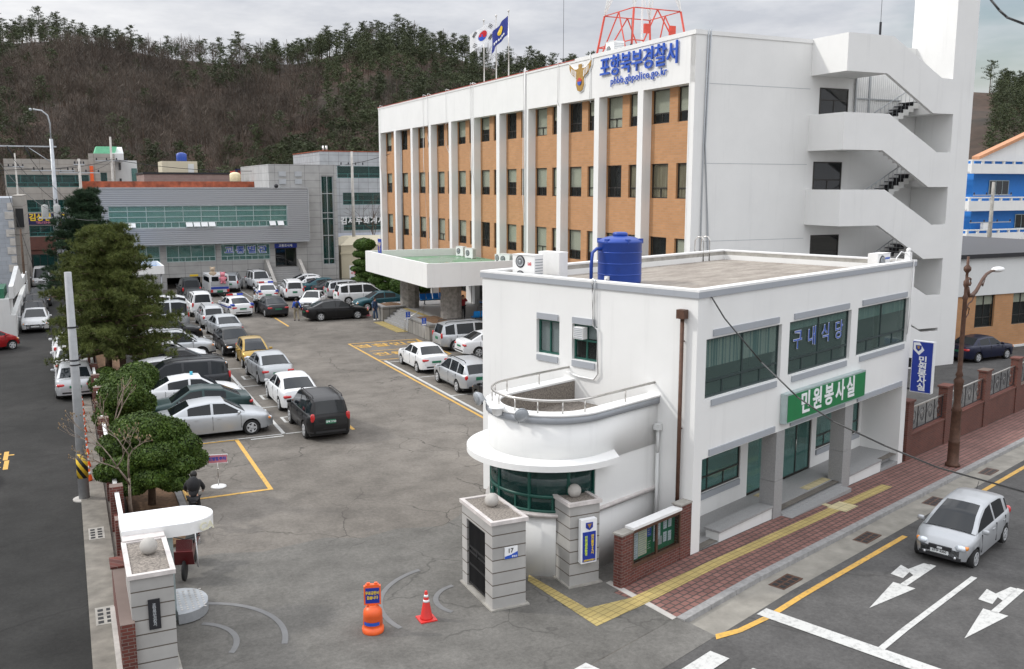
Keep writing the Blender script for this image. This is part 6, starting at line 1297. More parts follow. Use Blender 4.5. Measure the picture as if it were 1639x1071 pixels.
    for s in (1, -1):
        if T['kind'] == 's' or T['kind'] == 'h': blob('tail_light', 'tail_red', x0+.10, s*(hr_-.16), zt0-(.18 if T['kind'] == 's' else .12), .10, .20, .075 if T['kind'] == 's' else .12)
        else: blob('tail_light', 'tail_red', x0+.052, s*(hr_-.085), .98 if ty != 'wagon' else .86, .058, .085, .17 if ty not in ('wagon',) else .11)
        blob('headlight', 'head_clear', x1-.15, s*(hf-.15), zt1-.09, .13, .155, .075 if ty != 'hatch' else .09)
        blob('turn_signal', 'amber', x1-.20, s*(hf-.02), zt1-.07, .10, .06, .055)
        blob('door_mirror', 'paint_white', xb-.28, s*(W+.07), interp(deck, xb)+.06, .05, .10, .065); out[-1] = (out[-1][0], out[-1][1], 'P')
    b = MB(); b.box(x1-.05, x1+.012, -.30, .30, zt1-.20, zt1-.10); b.box(x1+.0, x1+.022, -.07, .07, zt1-.18, zt1-.12, 1); [b.ball(x1-.03, s_*hf*.62, .36, .055, 8, 1) for s_ in (-1, 1)]; out.append(('grille', b.mesh('grille', ['car_trim', 'chrome']), None))
    b = MB(); b.box(x1-.06, x1+.006, -.55, .55, .29, .38); out.append(('bumper_intake', b.mesh('bumper_intake', ['car_trim']), None))
    b = MB(); b.box(x1, x1+.02, -.24, .24, .41, .51); out.append(('number_plate', b.mesh('number_plate', ['plate_white']), 'N'))
    zp_ = .62 if T['kind'] == 's' else .72
    b = MB(); b.box(x0-.02, x0, -.26 if T['kind'] != 'u' else -.2, .26 if T['kind'] != 'u' else .2, zp_, zp_+(.11 if T['kind'] == 's' else .16)); out.append(('number_plate', b.mesh('number_plate', ['plate_green']), 'N'))
    b = MB(); b.box(x0-.006, x0+.04, -hr_*.75, hr_*.75, .36, .44); b.box(x0-.008, x0+.03, -.3, .3, .53, .535); out.append(('rear_bumper_strip', b.mesh('rear_bumper_strip', ['car_trim']), None))
    hb = MB()
    for s in (-1, 1):
        for sx in (sd[0]-.65, sd[1]+.12):
            hb.v, hb.f, hb.m, hb.sm = [], [], [], []; y = W*.99; hb.box(sx, sx+.16, *sorted((s*y, s*(y+.022))), interp(deck, sx)-.20, interp(deck, sx)-.165); out.append(('door_handle', hb.mesh('door_handle', ['paint_white']), 'P'))
    if T['kind'] == 'u' and ty != 'van':
        for s in (-1, 1):
            b = MB(); y = S[len(S)//2][2][0]-.05; zz = zr_+.05; b.tube([(xr0+.1, s*y, zz-.06), (xr0+.25, s*y, zz+.02), (0, s*y, zz+.035), (xr1-.25, s*y, zz+.01), (xr1-.1, s*y, zz-.06)], .022, 6); out.append(('roof_rail', b.mesh('roof_rail', ['car_trim']), None))
    b = MB(); b.tube([(xb-.06, .5, interp(deck, xb)+.02), (xb-.22, .15, interp(deck, xb)+.12)], .012, 4); b.tube([(xb-.06, -.1, interp(deck, xb)+.03), (xb-.22, -.45, interp(deck, xb)+.12)], .012, 4); out.append(('wiper', b.mesh('wiper', ['car_trim']), None))
    # wheels
    b = MB(); w = .20; b.rev([(r*.62, -w/2), (r*.93, -w/2), (r, -w*.35), (r, w*.35), (r*.93, w/2), (r*.62, w/2)], 0, 0, 24); tyre = b.mesh('tyre', ['tyre']); tyre.set_sharp_from_angle(angle=R(40))
    b = MB(); b.rev([(r*.66, w*.4), (r*.66, w*.508), (r*.05, w*.512)], 0, 0, 24, 1); b.rev([(r*.17, w*.5), (r*.17, w*.56), (r*.05, w*.57)], 0, 0, 10, 0); b.rev([(r*.57, w*.5), (r*.58, w*.55), (r*.67, w*.55), (r*.68, w*.5)], 0, 0, 24, 0)
    for k in range(5):
        a = k*2*math.pi/5; c_, s_ = math.cos(a), math.sin(a); p = [(r*.08, -.055), (r*.60, -.040), (r*.60, .040), (r*.08, .055)]; q = [(u*c_-v*s_, u*s_+v*c_) for u, v in p]; b.prism(q, w*.5, w*.545, 0)
    rim = b.mesh('rim', ['rim', 'car_trim'])
    CAR[ty] = (out, tyre, rim, T); return CAR[ty]
NPARTS = {}
def car(ty, paint, lab, B, A, head, fr=LOT, z=0.0, grp='cars parked in the yard', cat_='car', name='parked_car', glass=None, plate=None, brake=False):
    out, tyre, rim, T = car_meshes(ty); t = thing(name, lab, cat_, fr, B, A, z, grp, rot=R(head))
    for nm, me, k in out:
        o = link(nm, me, t); mt = {'P': 'paint_'+paint, 'G': glass, 'N': plate if plate else None}.get(k)
        if mt: o.material_slots[0].link = 'OBJECT'; o.material_slots[0].material = MATS[mt]
    for wx in T['wh']:
        for s in (1, -1):
            w = link('wheel', tyre, t, (wx, s*(T['W']/2-.115), T['r']), (R(-90*s), 0, 0)); link('rim', rim, w)
    return t
def light_bar(t, z, x=-.05):
    o = MB(); o.box(x-.14, x+.14, -.62, .62, z+.02, z+.07, 0); o.build('light_bar_base', 'galv', t)
    for y0, y1, m_ in ((.16, .62, 'tail_red'), (-.62, -.16, 'beacon_blue'), (-.15, .15, 'sign_white')):
        o = MB(); o.box(x-.12, x+.12, y0, y1, z+.07, z+.19); o.build('light_bar_lamp', m_, t)
def police(t, x0=-2.24, W=.89):
    for s in (-1, 1):
        o = MB(); o.extr([(x0+.25, .78), (x0+1.0, .70), (.9, .70), (1.9, .60), (1.9, .70), (.9, .80), (x0+1.0, .80), (x0+.3, .95)], 'y', *sorted((s*(W*.985), s*(W+.006)))); o.build('side_stripe', 'stripe_blue', t)
        o = MB(); o.box(x0+.02, x0+.5, *sorted((s*.62, s*.84)), .93, 1.045); o.build('boot_stripe', 'stripe_blue', t)
# heading: 0 = towards +B (right), 90 = up the yard, -90 = towards the gate
row = [('sedan', 'silver', 'silver saloon parked nose out, first car by the yellow box', 38.75, 5.05, 0), ('sedan', 'dark_green', 'dark green saloon parked with its tail to the aisle beside the first silver saloon', 41.5, 4.75, 180),
 ('sedan', 'white', 'white saloon with a cyan beacon on its roof', 44.2, 4.85, 0), ('mpv', 'dark_grey', 'dark people carrier parked tail out beyond the beacon saloon', 46.9, 4.55, 180), ('hatch', 'white', 'white hatchback wedged behind the dark people carrier', 49.3, 4.4, 0),
 ('bigsedan', 'black', 'long black saloon parked nose out near the gold hatchback', 51.8, 5.1, 0), ('wagon', 'white', 'white estate car parked nose out beside the long black saloon', 54.3, 4.7, 0), ('suv', 'silver', 'silver off roader parked nose out next to the white estate', 57.2, 5.5, 0),
 ('sedan', 'pale_silver', 'pale saloon mostly hidden between two off roaders', 60.2, 5.0, 0), ('suv', 'black', 'black off roader with chrome window trim parked nose out', 63.5, 5.6, 0), ('sedan', 'white', 'white saloon half hidden under the big pine', 66.6, 4.6, 0),
 ('van', 'silver', 'silver van parked tail out behind the black off roader', 70.0, 5.3, 180), ('van', 'white', 'white van parked tail out beside the silver van', 73.3, 5.6, 180), ('wagon', 'white', 'white estate hidden behind the white van', 76.3, 4.2, 0), ('offroad', 'white', 'white off roader with a blue beacon near the car canopy', 79.3, 4.9, 0), ('sedan', 'black', 'black saloon under the small car canopy', 84.5, 3.6, 0), ('oldsedan', 'white', 'white saloon beside the post of the small car canopy', 87.8, 4.6, 0)]
objs = {}
for ty, c, lab, A, B, hd in row: objs[A] = car(ty, c, lab, B, A, hd)
b = MB(); b.cyl(0, 0, .07, 1.47, 1.62, 10); b.build('beacon', 'beacon_cyan', objs[44.2]); b = MB(); b.cyl(0, 0, .1, 1.82, 2.0, 10); b.build('beacon', 'beacon_blue', objs[79.3])
o = MB(); 
for s in (-1, 1):
    o = MB(); o.tube([(-1.5, s*.66, 1.40), (-.9, s*.64, 1.60), (-.1, s*.63, 1.665), (.4, s*.63, 1.62), (.95, s*.72, 1.25)], .018, 5); o.build('window_trim', 'chrome', objs[63.5])
col2 = [('suv', 'black', 'black off roader with red tail lights, nearest in the double parked line', 37.75, 9.05, 90), ('sedan', 'white', 'white saloon double parked behind the black off roader', 42.95, 9.1, 90), ('sedan', 'silver', 'silver saloon double parked between the white saloon and gold hatchback', 49.1, 9.25, 92),
 ('hatch', 'gold', 'small gold hatchback facing the gate', 53.75, 9.3, -92), ('sedan', 'black', 'black saloon facing the gate behind the gold hatchback', 58.2, 8.9, -88), ('sedan', 'silver', 'silver saloon double parked beside the yellow aisle line', 64.8, 9.35, 94), ('wagon', 'pale_silver', 'pale estate car double parked with white wheels', 70.1, 9.2, 90),
 ('offroad', 'white', 'white off roader double parked beside the police saloon', 76.6, 9.3, 90), ('sedan', 'dark_grey', 'dark grey saloon with lit tail lights before the garage', 82.0, 9.6, 90), ('offroad', 'dark_grey', 'dark off roader in front of the garage opening', 88.3, 9.9, 90)]
for ty, c, lab, A, B, hd in col2: objs[(1, A)] = car(ty, c, lab, B, A, hd)
text('경북 2720', .1, (-2.183, 0, .80), (R(90), 0, R(-90)), objs[(1, 37.75)], 'sign_white', name='plate_lettering', depth=.003, off=.002)
p = car('sedan', 'white', 'police saloon with red and blue light bar in the middle of the aisle', 11.8, 75.3, 97, name='police_car'); light_bar(p, 1.45); police(p)
p = car('sedan', 'white', 'police saloon with red and blue light bar beside the white people carrier', 15.9, 83.9, 84, name='police_car'); light_bar(p, 1.45); police(p)
t = car('sedan', 'dark_grey', 'dark saloon with brake lights on beside the man in blue', 14.4, 74.0, 92)
for A, B, ty, c, hd, lab in ((84.0, 18.2, 'mpv', 'white', 84, 'white people carrier at the foot of the office steps'), (69.4, 18.3, 'bigsedan', 'black', 0, 'long black saloon parked sideways across the yard'), (73.6, 23.1, 'sedan', 'teal', 180, 'dark teal saloon facing left behind the stone planter'), (76.6, 18.3, 'oldsedan', 'white', -115, 'white saloon parked behind the long black saloon'),
   (78.0, 22.9, 'mpv', 'white', 0, 'white people carrier parked sideways nearest the pines'), (81.3, 22.7, 'suv', 'pale_silver', 0, 'pale off roader with amber tail corner parked sideways'), (84.3, 22.4, 'sedan', 'dark_grey', 0, 'dark saloon with a red tail parked sideways'), (86.7, 22.0, 'sedan', 'teal', 0, 'teal saloon parked sideways below the office'), (89.0, 21.6, 'oldsedan', 'white', 0, 'white saloon parked sideways below the office'), (91.2, 20.9, 'hatch', 'white', 180, 'white hatchback nearest the office steps'),
   (93.0, 14.4, 'suv', 'silver', 76, 'silver off roader beside the police truck'), (92.6, 16.9, 'offroad', 'white', -84, 'white off roader with a front guard bar facing the yard'), (48.45, 17.6, 'oldsedan', 'white', 90, 'white saloon at the end of the right hand row'), (42.9, 17.7, 'wagon', 'silver', 90, 'silver estate in the right hand row beside the annex'), (53.2, 22.6, 'mpv', 'silver', 0, 'silver people carrier parked sideways below the porch wall'),
   (50.6, 22.9, 'sedan', 'white', 0, 'white saloon parked sideways beside the silver people carrier'), (48.0, 23.6, 'sedan', 'white', 0, 'white saloon almost hidden behind the annex corner'), (37.8, 17.7, 'sedan', 'black', 90, 'black saloon partly hidden by the annex side wall'), (36.9, 47.9, 'oldsedan', 'navy', 3, 'dark blue saloon parked beside the brick wing')):
    objs[lab] = car(ty, c, lab, B, A, hd)
t = objs['white off roader with a front guard bar facing the yard']; o = MB(); o.tube([(2.2, -.5, .5), (2.25, -.45, 1.0), (2.25, .45, 1.0), (2.2, .5, .5)], .04, 7); o.tube([(2.22, -.5, .75), (2.22, .5, .75)], .03, 6); o.build('guard_bar', 'white_paint', t)
for A, B, ty, c, hd, lab in ((49.9, .05, 'sedan', 'pale_silver', 90, 'silver saloon parked last on the side street behind the grey pole'), (55.3, -.02, 'sedan', 'white', 90, 'white saloon second in the side street line'), (60.4, -.15, 'wagon', 'white', 90, 'white car at the head of the side street line'),
   (73.6, -2.15, 'sedan', 'white', -90, 'white saloon facing the camera on the narrow side street'), (78.3, -2.35, 'sedan', 'black', -90, 'black saloon behind the white one on the side street'), (83.4, -2.4, 'sedan', 'dark_grey', -90, 'dark grey saloon third in the side street queue'), (88.6, -2.1, 'sedan', 'dark_grey', -90, 'dark saloon fourth in the side street queue'), (104.5, -2.2, 'van', 'white', -90, 'white van at the far end of the side street'), (64.9, -4.7, 'hatch', 'red', 24, 'dark red hatchback coming out of the side lane')):
    car(ty, c, lab, B, A, hd, grp='cars on the side street')
car('hatch', 'red', 'corner of a dark red car at the left edge', -4.55, 35.3, 60, grp='cars on the side street')
p = car('hatch', 'pale_silver', 'small silver hatchback driving on the main road', 6.55, -4.85, 180, fr=FRO, z=zr(6.5)+.01, grp='cars on the main road', name='moving_car', plate='plate_white')
p.rotation_euler.y = math.atan(-.03)*-1
text('67두 6350', .09, (1.783, 0, .475), (R(90), 0, R(90)), p, 'dark_metal', name='plate_lettering', depth=.003, off=.002)
o = MB(); o.tube([(-.9, .0, 1.53), (-1.05, 0, 1.72)], .008, 4); o.build('aerial', 'car_trim', p)
# police van with two stuffed toys on its tail
t = thing('police_van', 'white police van with two plush toys tied to its tail', 'van', LOT, 12.45, 90.1, 0, rot=R(92))
b = MB(); b.extr([(-2.2, .35), (2.1, .35), (2.25, .9), (1.95, 1.2), (1.5, 1.95), (-2.1, 2.0), (-2.25, 1.1)], 'y', -.82, .82); b.build('body', 'paint_white', t)
for y in (-.38, .38): b = MB(); b.box(-2.24, -2.17, y-.3, y+.3, 1.45, 1.85); b.build('rear_window', 'car_glass', t)
b = MB(); b.box(-2.29, -2.2, -.78, .78, 1.0, 1.42); b.build('tail_panel', 'galv', t); b = MB(); b.box(-2.28, -2.2, -.78, .78, .72, .92); b.build('side_stripe', 'stripe_blue', t)
for y in (-.72, .72): b = MB(); b.box(-2.3, -2.2, y-.1, y+.1, .45, .68); b.build('tail_light', 'tail_red', t)
b = MB(); b.box(-2.31, -2.24, -.25, .25, .42, .6); b.build('number_plate', 'plate_green', t); b = MB(); b.box(-2.3, -2.15, -.8, .8, .28, .42); b.build('bumper', 'car_trim', t)
for y in (-.83, .83): b = MB(); b.box(-1.7, 1.2, y-.01, y+.01, 1.3, 1.75); b.build('side_window', 'car_glass', t)
_, tyre, rim, _T = car_meshes('sedan')
for wx in (-1.4, 1.4):
    for s in (1, -1): w = link('wheel', tyre, t, (wx, s*.74, .31), (R(-90*s), 0, 0)); link('rim', rim, w)
for dx, mt, lab, z in ((.35, 'pink', 'pink plush toy tied to the right of the van tail', 1.55), (-.45, 'toy_tan', 'tan plush toy sitting on the left of the van roof', 2.0)):
    q = thing('plush_toy', lab, 'soft toy', LOT, 12.45+dx, 87.75 if mt == 'pink' else 88.2, z); b = MB(); b.ball(0, 0, .05, .26, 12, 0, .34); b.ball(0, 0, .48, .22, 12)
    for s in (-1, 1): b.ball(s*.17, 0, .66, .08, 8); b.ball(s*.25, -.05, .15, .1, 8); b.ball(s*.15, -.12, -.25, .11, 8)
    b.build('body', mt, q)
# red delivery motorbike with a clear rain screen
t = thing('delivery_motorbike', 'red delivery motorbike with a clear rain canopy behind the gate pillar', 'motorbike', LOT, 2.42, 24.7, .01, rot=R(-108))
tw = MB(); tw.rev([(.20, -.045), (.27, -.03), (.28, 0), (.27, .03), (.20, .045)], 0, 0, 18)
tm = tw.mesh('tyre', ['tyre'])
for x in (-.62, .62): link('wheel', tm, t, (x, 0, .28), (R(90), 0, 0))
b = MB(); b.extr([(-.75, .62), (-.2, .55), (.1, .35), (.45, .5), (.5, .95), (.35, 1.0), (.2, .62), (-.1, .72), (-.75, .78)], 'y', -.12, .12); b.tube([(.45, 0, .95), (.62, 0, .28)], .035, 6); b.extr([(.42, .4), (.62, .75), (.5, 1.05), (.4, .9)], 'y', -.2, .2); b.build('body', 'paint_maroon', t)
b = MB(); b.extr([(-.7, .78), (-.05, .74), (-.05, .82), (-.7, .86)], 'y', -.13, .13); b.build('seat', 'black', t); b = MB(); b.tube([(.3, -.36, 1.08), (.42, 0, 1.02), (.3, .36, 1.08)], .018, 6); b.build('handlebar', 'car_trim', t)
b = MB(); b.tube([(.62, -.34, .35), (.78, -.36, .9), (.6, -.3, 1.35), (.2, -.28, 1.6), (0, -.28, 1.63)], .018, 6); b.build('canopy_frame', 'sign_white', t); b = MB(); b.tube([(.62, .34, .35), (.78, .36, .9), (.6, .3, 1.35), (.2, .28, 1.6), (0, .28, 1.63)], .018, 6); b.build('canopy_frame', 'sign_white', t)
b = MB(); P = [(.78, .9), (.6, 1.35), (.2, 1.6), (0, 1.63)]; i = [[b.vt(x, y, z) for y in (-.3, .3)] for x, z in P]
for k in range(3): b.face((i[k][0], i[k][1], i[k+1][1], i[k+1][0]))
b.build('rain_screen', 'glass_board', t); b = MB(); b.box(-.85, -.55, -.17, .17, .80, 1.05); b.build('top_box', 'paint_maroon', t); b = MB(); b.extr([(.62, .42), (.76, .82), (.71, .82), (.58, .42)], 'y', -.25, .25); b.build('leg_shield', 'paint_maroon', t)
# ------------------------------------------------------------------ PEOPLE
M('skin', (.48, .27, .19), .6, var=.05); M('hair', (.012, .010, .009), .6); M('cloth_black', (.014, .014, .016), .85, var=.2, vs=8); M('cloth_blue', (.02, .08, .42), .7); M('cloth_hivis', (.62, .66, .66), .6); M('cloth_khaki', (.30, .26, .19), .85); M('cloth_denim', (.04, .075, .15), .85); M('cloth_red', (.32, .02, .025), .8); M('shoe', (.06, .05, .05), .6); M('shoe_white', (.6, .6, .6), .6)
def skin_mesh(name, V, E, Rr, root, mat, sub=1):
    me = bpy.data.meshes.new(name); me.from_pydata(V, E, []); o = bpy.data.objects.new(name, me); COL.objects.link(o)
    sk = o.modifiers.new('s', 'SKIN'); sk.use_smooth_shade = True; ss = o.modifiers.new('b', 'SUBSURF'); ss.levels = sub; ss.render_levels = sub
    for i, r in enumerate(Rr):
        d = me.skin_vertices[0].data[i]; rr_ = r if isinstance(r, tuple) else (r, r); d.radius = rr_; d.use_root = (i == root)
    dg = bpy.context.evaluated_depsgraph_get(); dg.update(); m2 = bpy.data.meshes.new_from_object(o.evaluated_get(dg)); bpy.data.objects.remove(o); m2.name = name
    m2.materials.clear(); m2.materials.append(MATS[mat]); return m2
def person(lab, fr, x, y, z, face, J, top, bottom, hairm='hair', shoes='shoe', extra=None):
    # J: joint positions (x forward, y left, z up); defaults = standing 1.70 m
    D = dict(pel=(0, 0, .92), waist=(0, 0, 1.08), chest=(0, 0, 1.30), neck=(0, 0, 1.46), head=(.01, 0, 1.58), lsh=(0, .18, 1.40), lel=(-.02, .24, 1.13), lha=(.06, .24, .89), rsh=(0, -.18, 1.40), rel=(-.02, -.24, 1.13), rha=(.06, -.24, .89),
             lhip=(0, .09, .90), lkn=(.02, .10, .49), lan=(0, .10, .08), rhip=(0, -.09, .90), rkn=(.02, -.10, .49), ran=(0, -.10, .08)); D.update(J)
    t = thing('person', lab, 'person', fr, x, y, z, rot=R(face)); g = lambda *k: [D[q] for q in k]
    V = g('pel', 'waist', 'chest', 'neck', 'lsh', 'lel', 'lha', 'rsh', 'rel', 'rha', 'lhip', 'lkn', 'lan', 'rhip', 'rkn', 'ran'); H = Vector(D['head'])
    V += [tuple(H+Vector((0, 0, -.05))), tuple(H+Vector((0, 0, .06)))]
    E = [(0, 1), (1, 2), (2, 3), (2, 4), (4, 5), (5, 6), (2, 7), (7, 8), (8, 9), (0, 10), (10, 11), (11, 12), (0, 13), (13, 14), (14, 15), (3, 16), (16, 17)]
    Rr = [(.11, .14), (.10, .12), (.12, .14), .052, .05, .036, .024, .05, .036, .024, .075, .052, .034, .075, .052, .034, .078, .088]
    for s, w, e in ((1, 6, 5), (-1, 9, 8)):        # palm and five fingers
        a, b_ = Vector(V[w]), Vector(V[e]); d = (a-b_).normalized(); sd = d.cross(Vector((0, 1, 0))); sd = sd.normalized() if sd.length > .1 else Vector((1, 0, 0)); pc = len(V); V.append(tuple(a+d*.07)); E.append((w, pc)); Rr.append((.030, .016))
        for k in range(4):
            f = a+d*.075+sd*(k-1.5)*.019; m_ = f+d*(.035+.006*(1.5-abs(k-1.5))); V += [tuple(m_), tuple(m_+d*.035+Vector((0, -s*.012, 0)))]; E += [(pc, len(V)-2), (len(V)-2, len(V)-1)]; Rr += [.009, .008]
        V += [tuple(a+d*.03+sd*.04), tuple(a+d*.06+sd*.055)]; E += [(w, len(V)-2), (len(V)-2, len(V)-1)]; Rr += [.011, .009]
    link('body', skin_mesh('body', V, E, Rr, 0, 'skin'), t)
    cuff = lambda a, b_, k: tuple(Vector(D[a]).lerp(Vector(D[b_]), k))
    V = g('pel', 'waist', 'chest')+[cuff('chest', 'neck', .8), D['lsh'], D['lel'], cuff('lel', 'lha', .88), D['rsh'], D['rel'], cuff('rel', 'rha', .88)]
    link('jacket', skin_mesh('jacket', V, [(0, 1), (1, 2), (2, 3), (2, 4), (4, 5), (5, 6), (2, 7), (7, 8), (8, 9)], [(.135, .17), (.13, .155), (.14, .165), .085, .085, .065, .052, .085, .065, .052], 0, top), t)
    V = [cuff('pel', 'waist', .3)]+g('lhip', 'lkn')+[cuff('lkn', 'lan', .95)]+g('rhip', 'rkn')+[cuff('rkn', 'ran', .95)]
    link('trousers', skin_mesh('trousers', V, [(0, 1), (1, 2), (2, 3), (0, 4), (4, 5), (5, 6)], [(.125, .16), .10, .075, .062, .10, .075, .062], 0, bottom), t)
    b = MB(); b.ball(H.x-.012, H.y, H.z+.035, .104, 14, 0, .115); hm = b.mesh('hair', [hairm])
    for v in hm.vertices:
        if v.co.x > H.x+.045 and v.co.z < H.z+.075: v.co.x = H.x+.02
    link('hair', hm, t)
    b = MB(); b.ball(H.x+.093, H.y, H.z-.0, .014, 6); 
    for s in (-1, 1): b.ball(H.x, H.y+s*.086, H.z+.005, .018, 6, 0, .028)
    b.build('nose_and_ears', 'skin', t); b = MB()
    for s in (-1, 1): b.ball(H.x+.082, H.y+s*.03, H.z+.02, .010, 6)
    b.box(H.x+.078, H.x+.088, H.y-.02, H.y+.02, H.z-.05, H.z-.043); b.build('eyes_and_mouth', 'hair', t)
    for a in ('lan', 'ran'):
        p = Vector(D[a]); b = MB(); b.rev([(.045, -.08), (.05, -.03), (.035, .02)], 0, 0, 10, 0); m_ = b.mesh('shoe', [shoes])
        for v in m_.vertices: v.co.x = v.co.x*2.5+.05+p.x; v.co.y += p.y; v.co.z += p.z
        link('shoe', m_, t)
    return t
t = person('officer in a pale reflective jacket standing beside the police saloon', LOT, 13.35, 75.2, 0, -20, dict(rha=(.3, -.1, 1.25), rel=(.05, -.27, 1.15)), 'cloth_hivis', 'cloth_black')
b = MB(); b.rev([(.12, 1.66), (.13, 1.69), (.11, 1.71), (.10, 1.76), (.02, 1.78)], .01, 0, 14); b.build('cap', 'cloth_black', t)
t = person('man in a bright blue jacket with a dark backpack walking away', LOT, 15.35, 69.6, 0, 95, dict(lkn=(.16, .10, .50), lan=(.12, .10, .08), rkn=(-.06, -.1, .49), ran=(-.24, -.1, .12), lha=(.2, .26, .95), rel=(-.12, -.26, 1.15), rha=(-.1, -.28, .92)), 'cloth_blue', 'cloth_khaki')
b = MB(); b.ball(-.21, 0, 1.22, .15, 10, 0, .22); b.build('backpack', 'cloth_black', t)
person('man in a dark blue jacket and jeans standing by the stone planter', LOT, 20.75, 67.4, 0, -60, dict(lkn=(.10, .10, .49), lan=(.12, .13, .08)), 'cloth_denim', 'cloth_denim', shoes='shoe_white')
person('person in a red jacket holding a phone to the ear under the porch', LOT, 24.4, 58.95, .9, -110, dict(lha=(.10, .13, 1.52), lel=(.12, .28, 1.28)), 'cloth_red', 'cloth_black')
t = person('cyclist in black with a rucksack riding past the clipped evergreen', LOT, 2.95, 27.9, 0, 80, dict(pel=(-.12, 0, .95), waist=(-.02, 0, 1.10), chest=(.13, 0, 1.28), neck=(.24, 0, 1.42), head=(.33, 0, 1.52), lsh=(.16, .18, 1.36), rsh=(.16, -.18, 1.36), lel=(.32, .26, 1.15), rel=(.32, -.26, 1.15), lha=(.48, .24, 1.02), rha=(.48, -.24, 1.02), lhip=(-.1, .09, .92), rhip=(-.1, -.09, .92), lkn=(.28, .11, .78), rkn=(.14, -.11, .55), lan=(.12, .11, .42), ran=(-.02, -.11, .16)), 'cloth_black', 'cloth_black')
b = MB(); b.ball(-.0, 0, 1.34, .19, 12, 0, .25); b.build('rucksack', 'cloth_black', t)
t = thing('bicycle', 'dark bicycle under the rider in black', 'bicycle', LOT, 2.95, 27.9, 0, rot=R(80))
tw = MB(); tw.tube([(.33*math.cos(a), .33*math.sin(a), 0) for a in [2*math.pi*k/24 for k in range(25)]], .02, 6); tm = tw.mesh('tyre', ['tyre']); sp_ = MB()
for k in range(10): a = math.pi*k/10; sp_.tube([(.32*math.cos(a), .32*math.sin(a), 0), (-.32*math.cos(a), -.32*math.sin(a), 0)], .003, 3)
sm_ = sp_.mesh('spokes', ['galv'])
for x in (-.52, .56): w = link('wheel', tm, t, (x, 0, .35), (R(90), 0, 0)); link('spokes', sm_, w)
b = MB(); b.tube([(-.52, 0, .35), (-.05, 0, .32), (.40, 0, .78), (-.15, 0, .80), (-.05, 0, .32)], .018, 6); b.tube([(-.52, 0, .35), (-.15, 0, .80)], .012, 6); b.tube([(.40, 0, .95), (.42, 0, .75), (.56, 0, .35)], .018, 6); b.build('frame', 'dark_metal', t)
b = MB(); b.tube([(.50, -.26, 1.0), (.40, 0, .97), (.50, .26, 1.0)], .014, 6); b.build('handlebar', 'steel', t); b = MB(); b.ball(-.16, 0, .86, .11, 10, 0, .04); b.build('saddle', 'black', t)
# ------------------------------------------------------------------ SMALL THINGS
t = thing('sentry_shelter', 'pale sentry shelter with a rounded roof and checker plate platform behind the gate pillar', 'shelter', LOT, 1.8, 22.3, 0)
o = (1.8, 22.3, 0); cap = [(.72, 21.75), (2.15, 21.7)]+[(2.15+.62*math.sin(R(a)), 22.35-.62*math.cos(R(a))) for a in range(10, 171, 16)]+[(2.15, 23.0), (.72, 23.0)]
b = MB(*o); b.prism(cap, 2.08, 2.36); b.build('roof', 'white_paint', t); b = MB(*o); b.prism([(x*.98+.03, y*.985+.33) for x, y in cap], 2.361, 2.375); b.build('roof_top', 'sign_white', t)
b = MB(*o); b.box(1.62, 1.80, 21.85, 22.85, 0, 2.08); b.build('spine_wall', 'alu_frame', t); b = MB(*o); b.prism([(1.8, 21.55)]+[(1.95+.6*math.sin(R(a)), 22.3-.75*math.cos(R(a))) for a in range(0, 181, 15)]+[(1.8, 23.05)], .03, .27); b.build('platform', 'galv', t)
b = MB(*o)
for i in range(5):
    for j in range(9): b.box(1.88+i*.13, 1.93+i*.13, 21.75+j*.13, 21.80+j*.13, .27, .277)
b.build('tread', 'steel', t); text('CA', .26, (.75, -.50, 2.2), (R(90), 0, R(22)), t, 'paper_cream', depth=.01, off=.008)
t = thing('barrel_sign', 'orange plastic barrel barrier with a blue panel and yellow lettering', 'barrier', LOT, 5.75, 19.38, 0, rot=R(-16))
b = MB(); b.rev([(.24, 0), (.245, .03), (.245, .12), (.215, .13), (.215, .2), (.225, .21), (.215, .30), (.222, .31), (.212, .40), (.218, .41), (.205, .52), (.15, .60), (.11, .62), (.11, .66)], 0, 0, 24); b.build('barrel', 'orange_plastic', t)
b = MB(); b.box(-.19, .19, -.05, .05, .66, 1.10); b.box(-.15, .15, -.05, .05, 1.10, 1.13); b.box(-.12, -.05, -.03, .03, 1.12, 1.17); b.box(.05, .12, -.03, .03, 1.12, 1.17); b.build('panel_frame', 'orange_plastic', t); b = MB(); b.box(-.155, .155, -.058, -.05, .70, 1.06); b.build('panel', 'sign_blue', t)
text('무료급한비\n없습니다', .085, (0, -.062, .885), FY, t, 'yellow', depth=.004, off=.003, lsp=1.3, sx=.8); b = MB(); b.rev([(.2245, .22), (.2265, .30)], 0, 0, 12, a0=R(-150), a1=R(-50)); b.build('label_band', 'letter_blue', t)
t = thing('traffic_cone', 'red traffic cone with two white bands beside the gateway', 'cone', LOT, 7.05, 19.42, 0); b = MB()
b.prism([(-.2, -.2), (.2, -.2), (.2, .2), (-.2, .2)], 0, .035); b.rev([(.155, .035), (.14, .07), (.032, .68), (.028, .70)], 0, 0, 20); b.build('cone', 'cone_red', t)
for z in (.44, .56): b = MB(); b.rev([(.14-(z-.07)*.177+.003, z), (.14-(z-.01)*.177+.003, z+.055)], 0, 0, 20); b.build('band', 'sign_white', t)
t = thing('traffic_cone', 'faded pink traffic cone at the nose of the long black saloon', 'cone', LOT, 20.95, 69.9, 0); b = MB(); b.prism([(-.2, -.2), (.2, -.2), (.2, .2), (-.2, .2)], 0, .035); b.rev([(.155, .035), (.03, .70)], 0, 0, 16); b.build('cone', 'pink', t)
CL = ['nearest the hazard sleeve'] + ['%s beyond the striped pole' % s for s in ('second', 'third', 'fourth', 'fifth', 'sixth', 'seventh', 'eighth')]
base = None
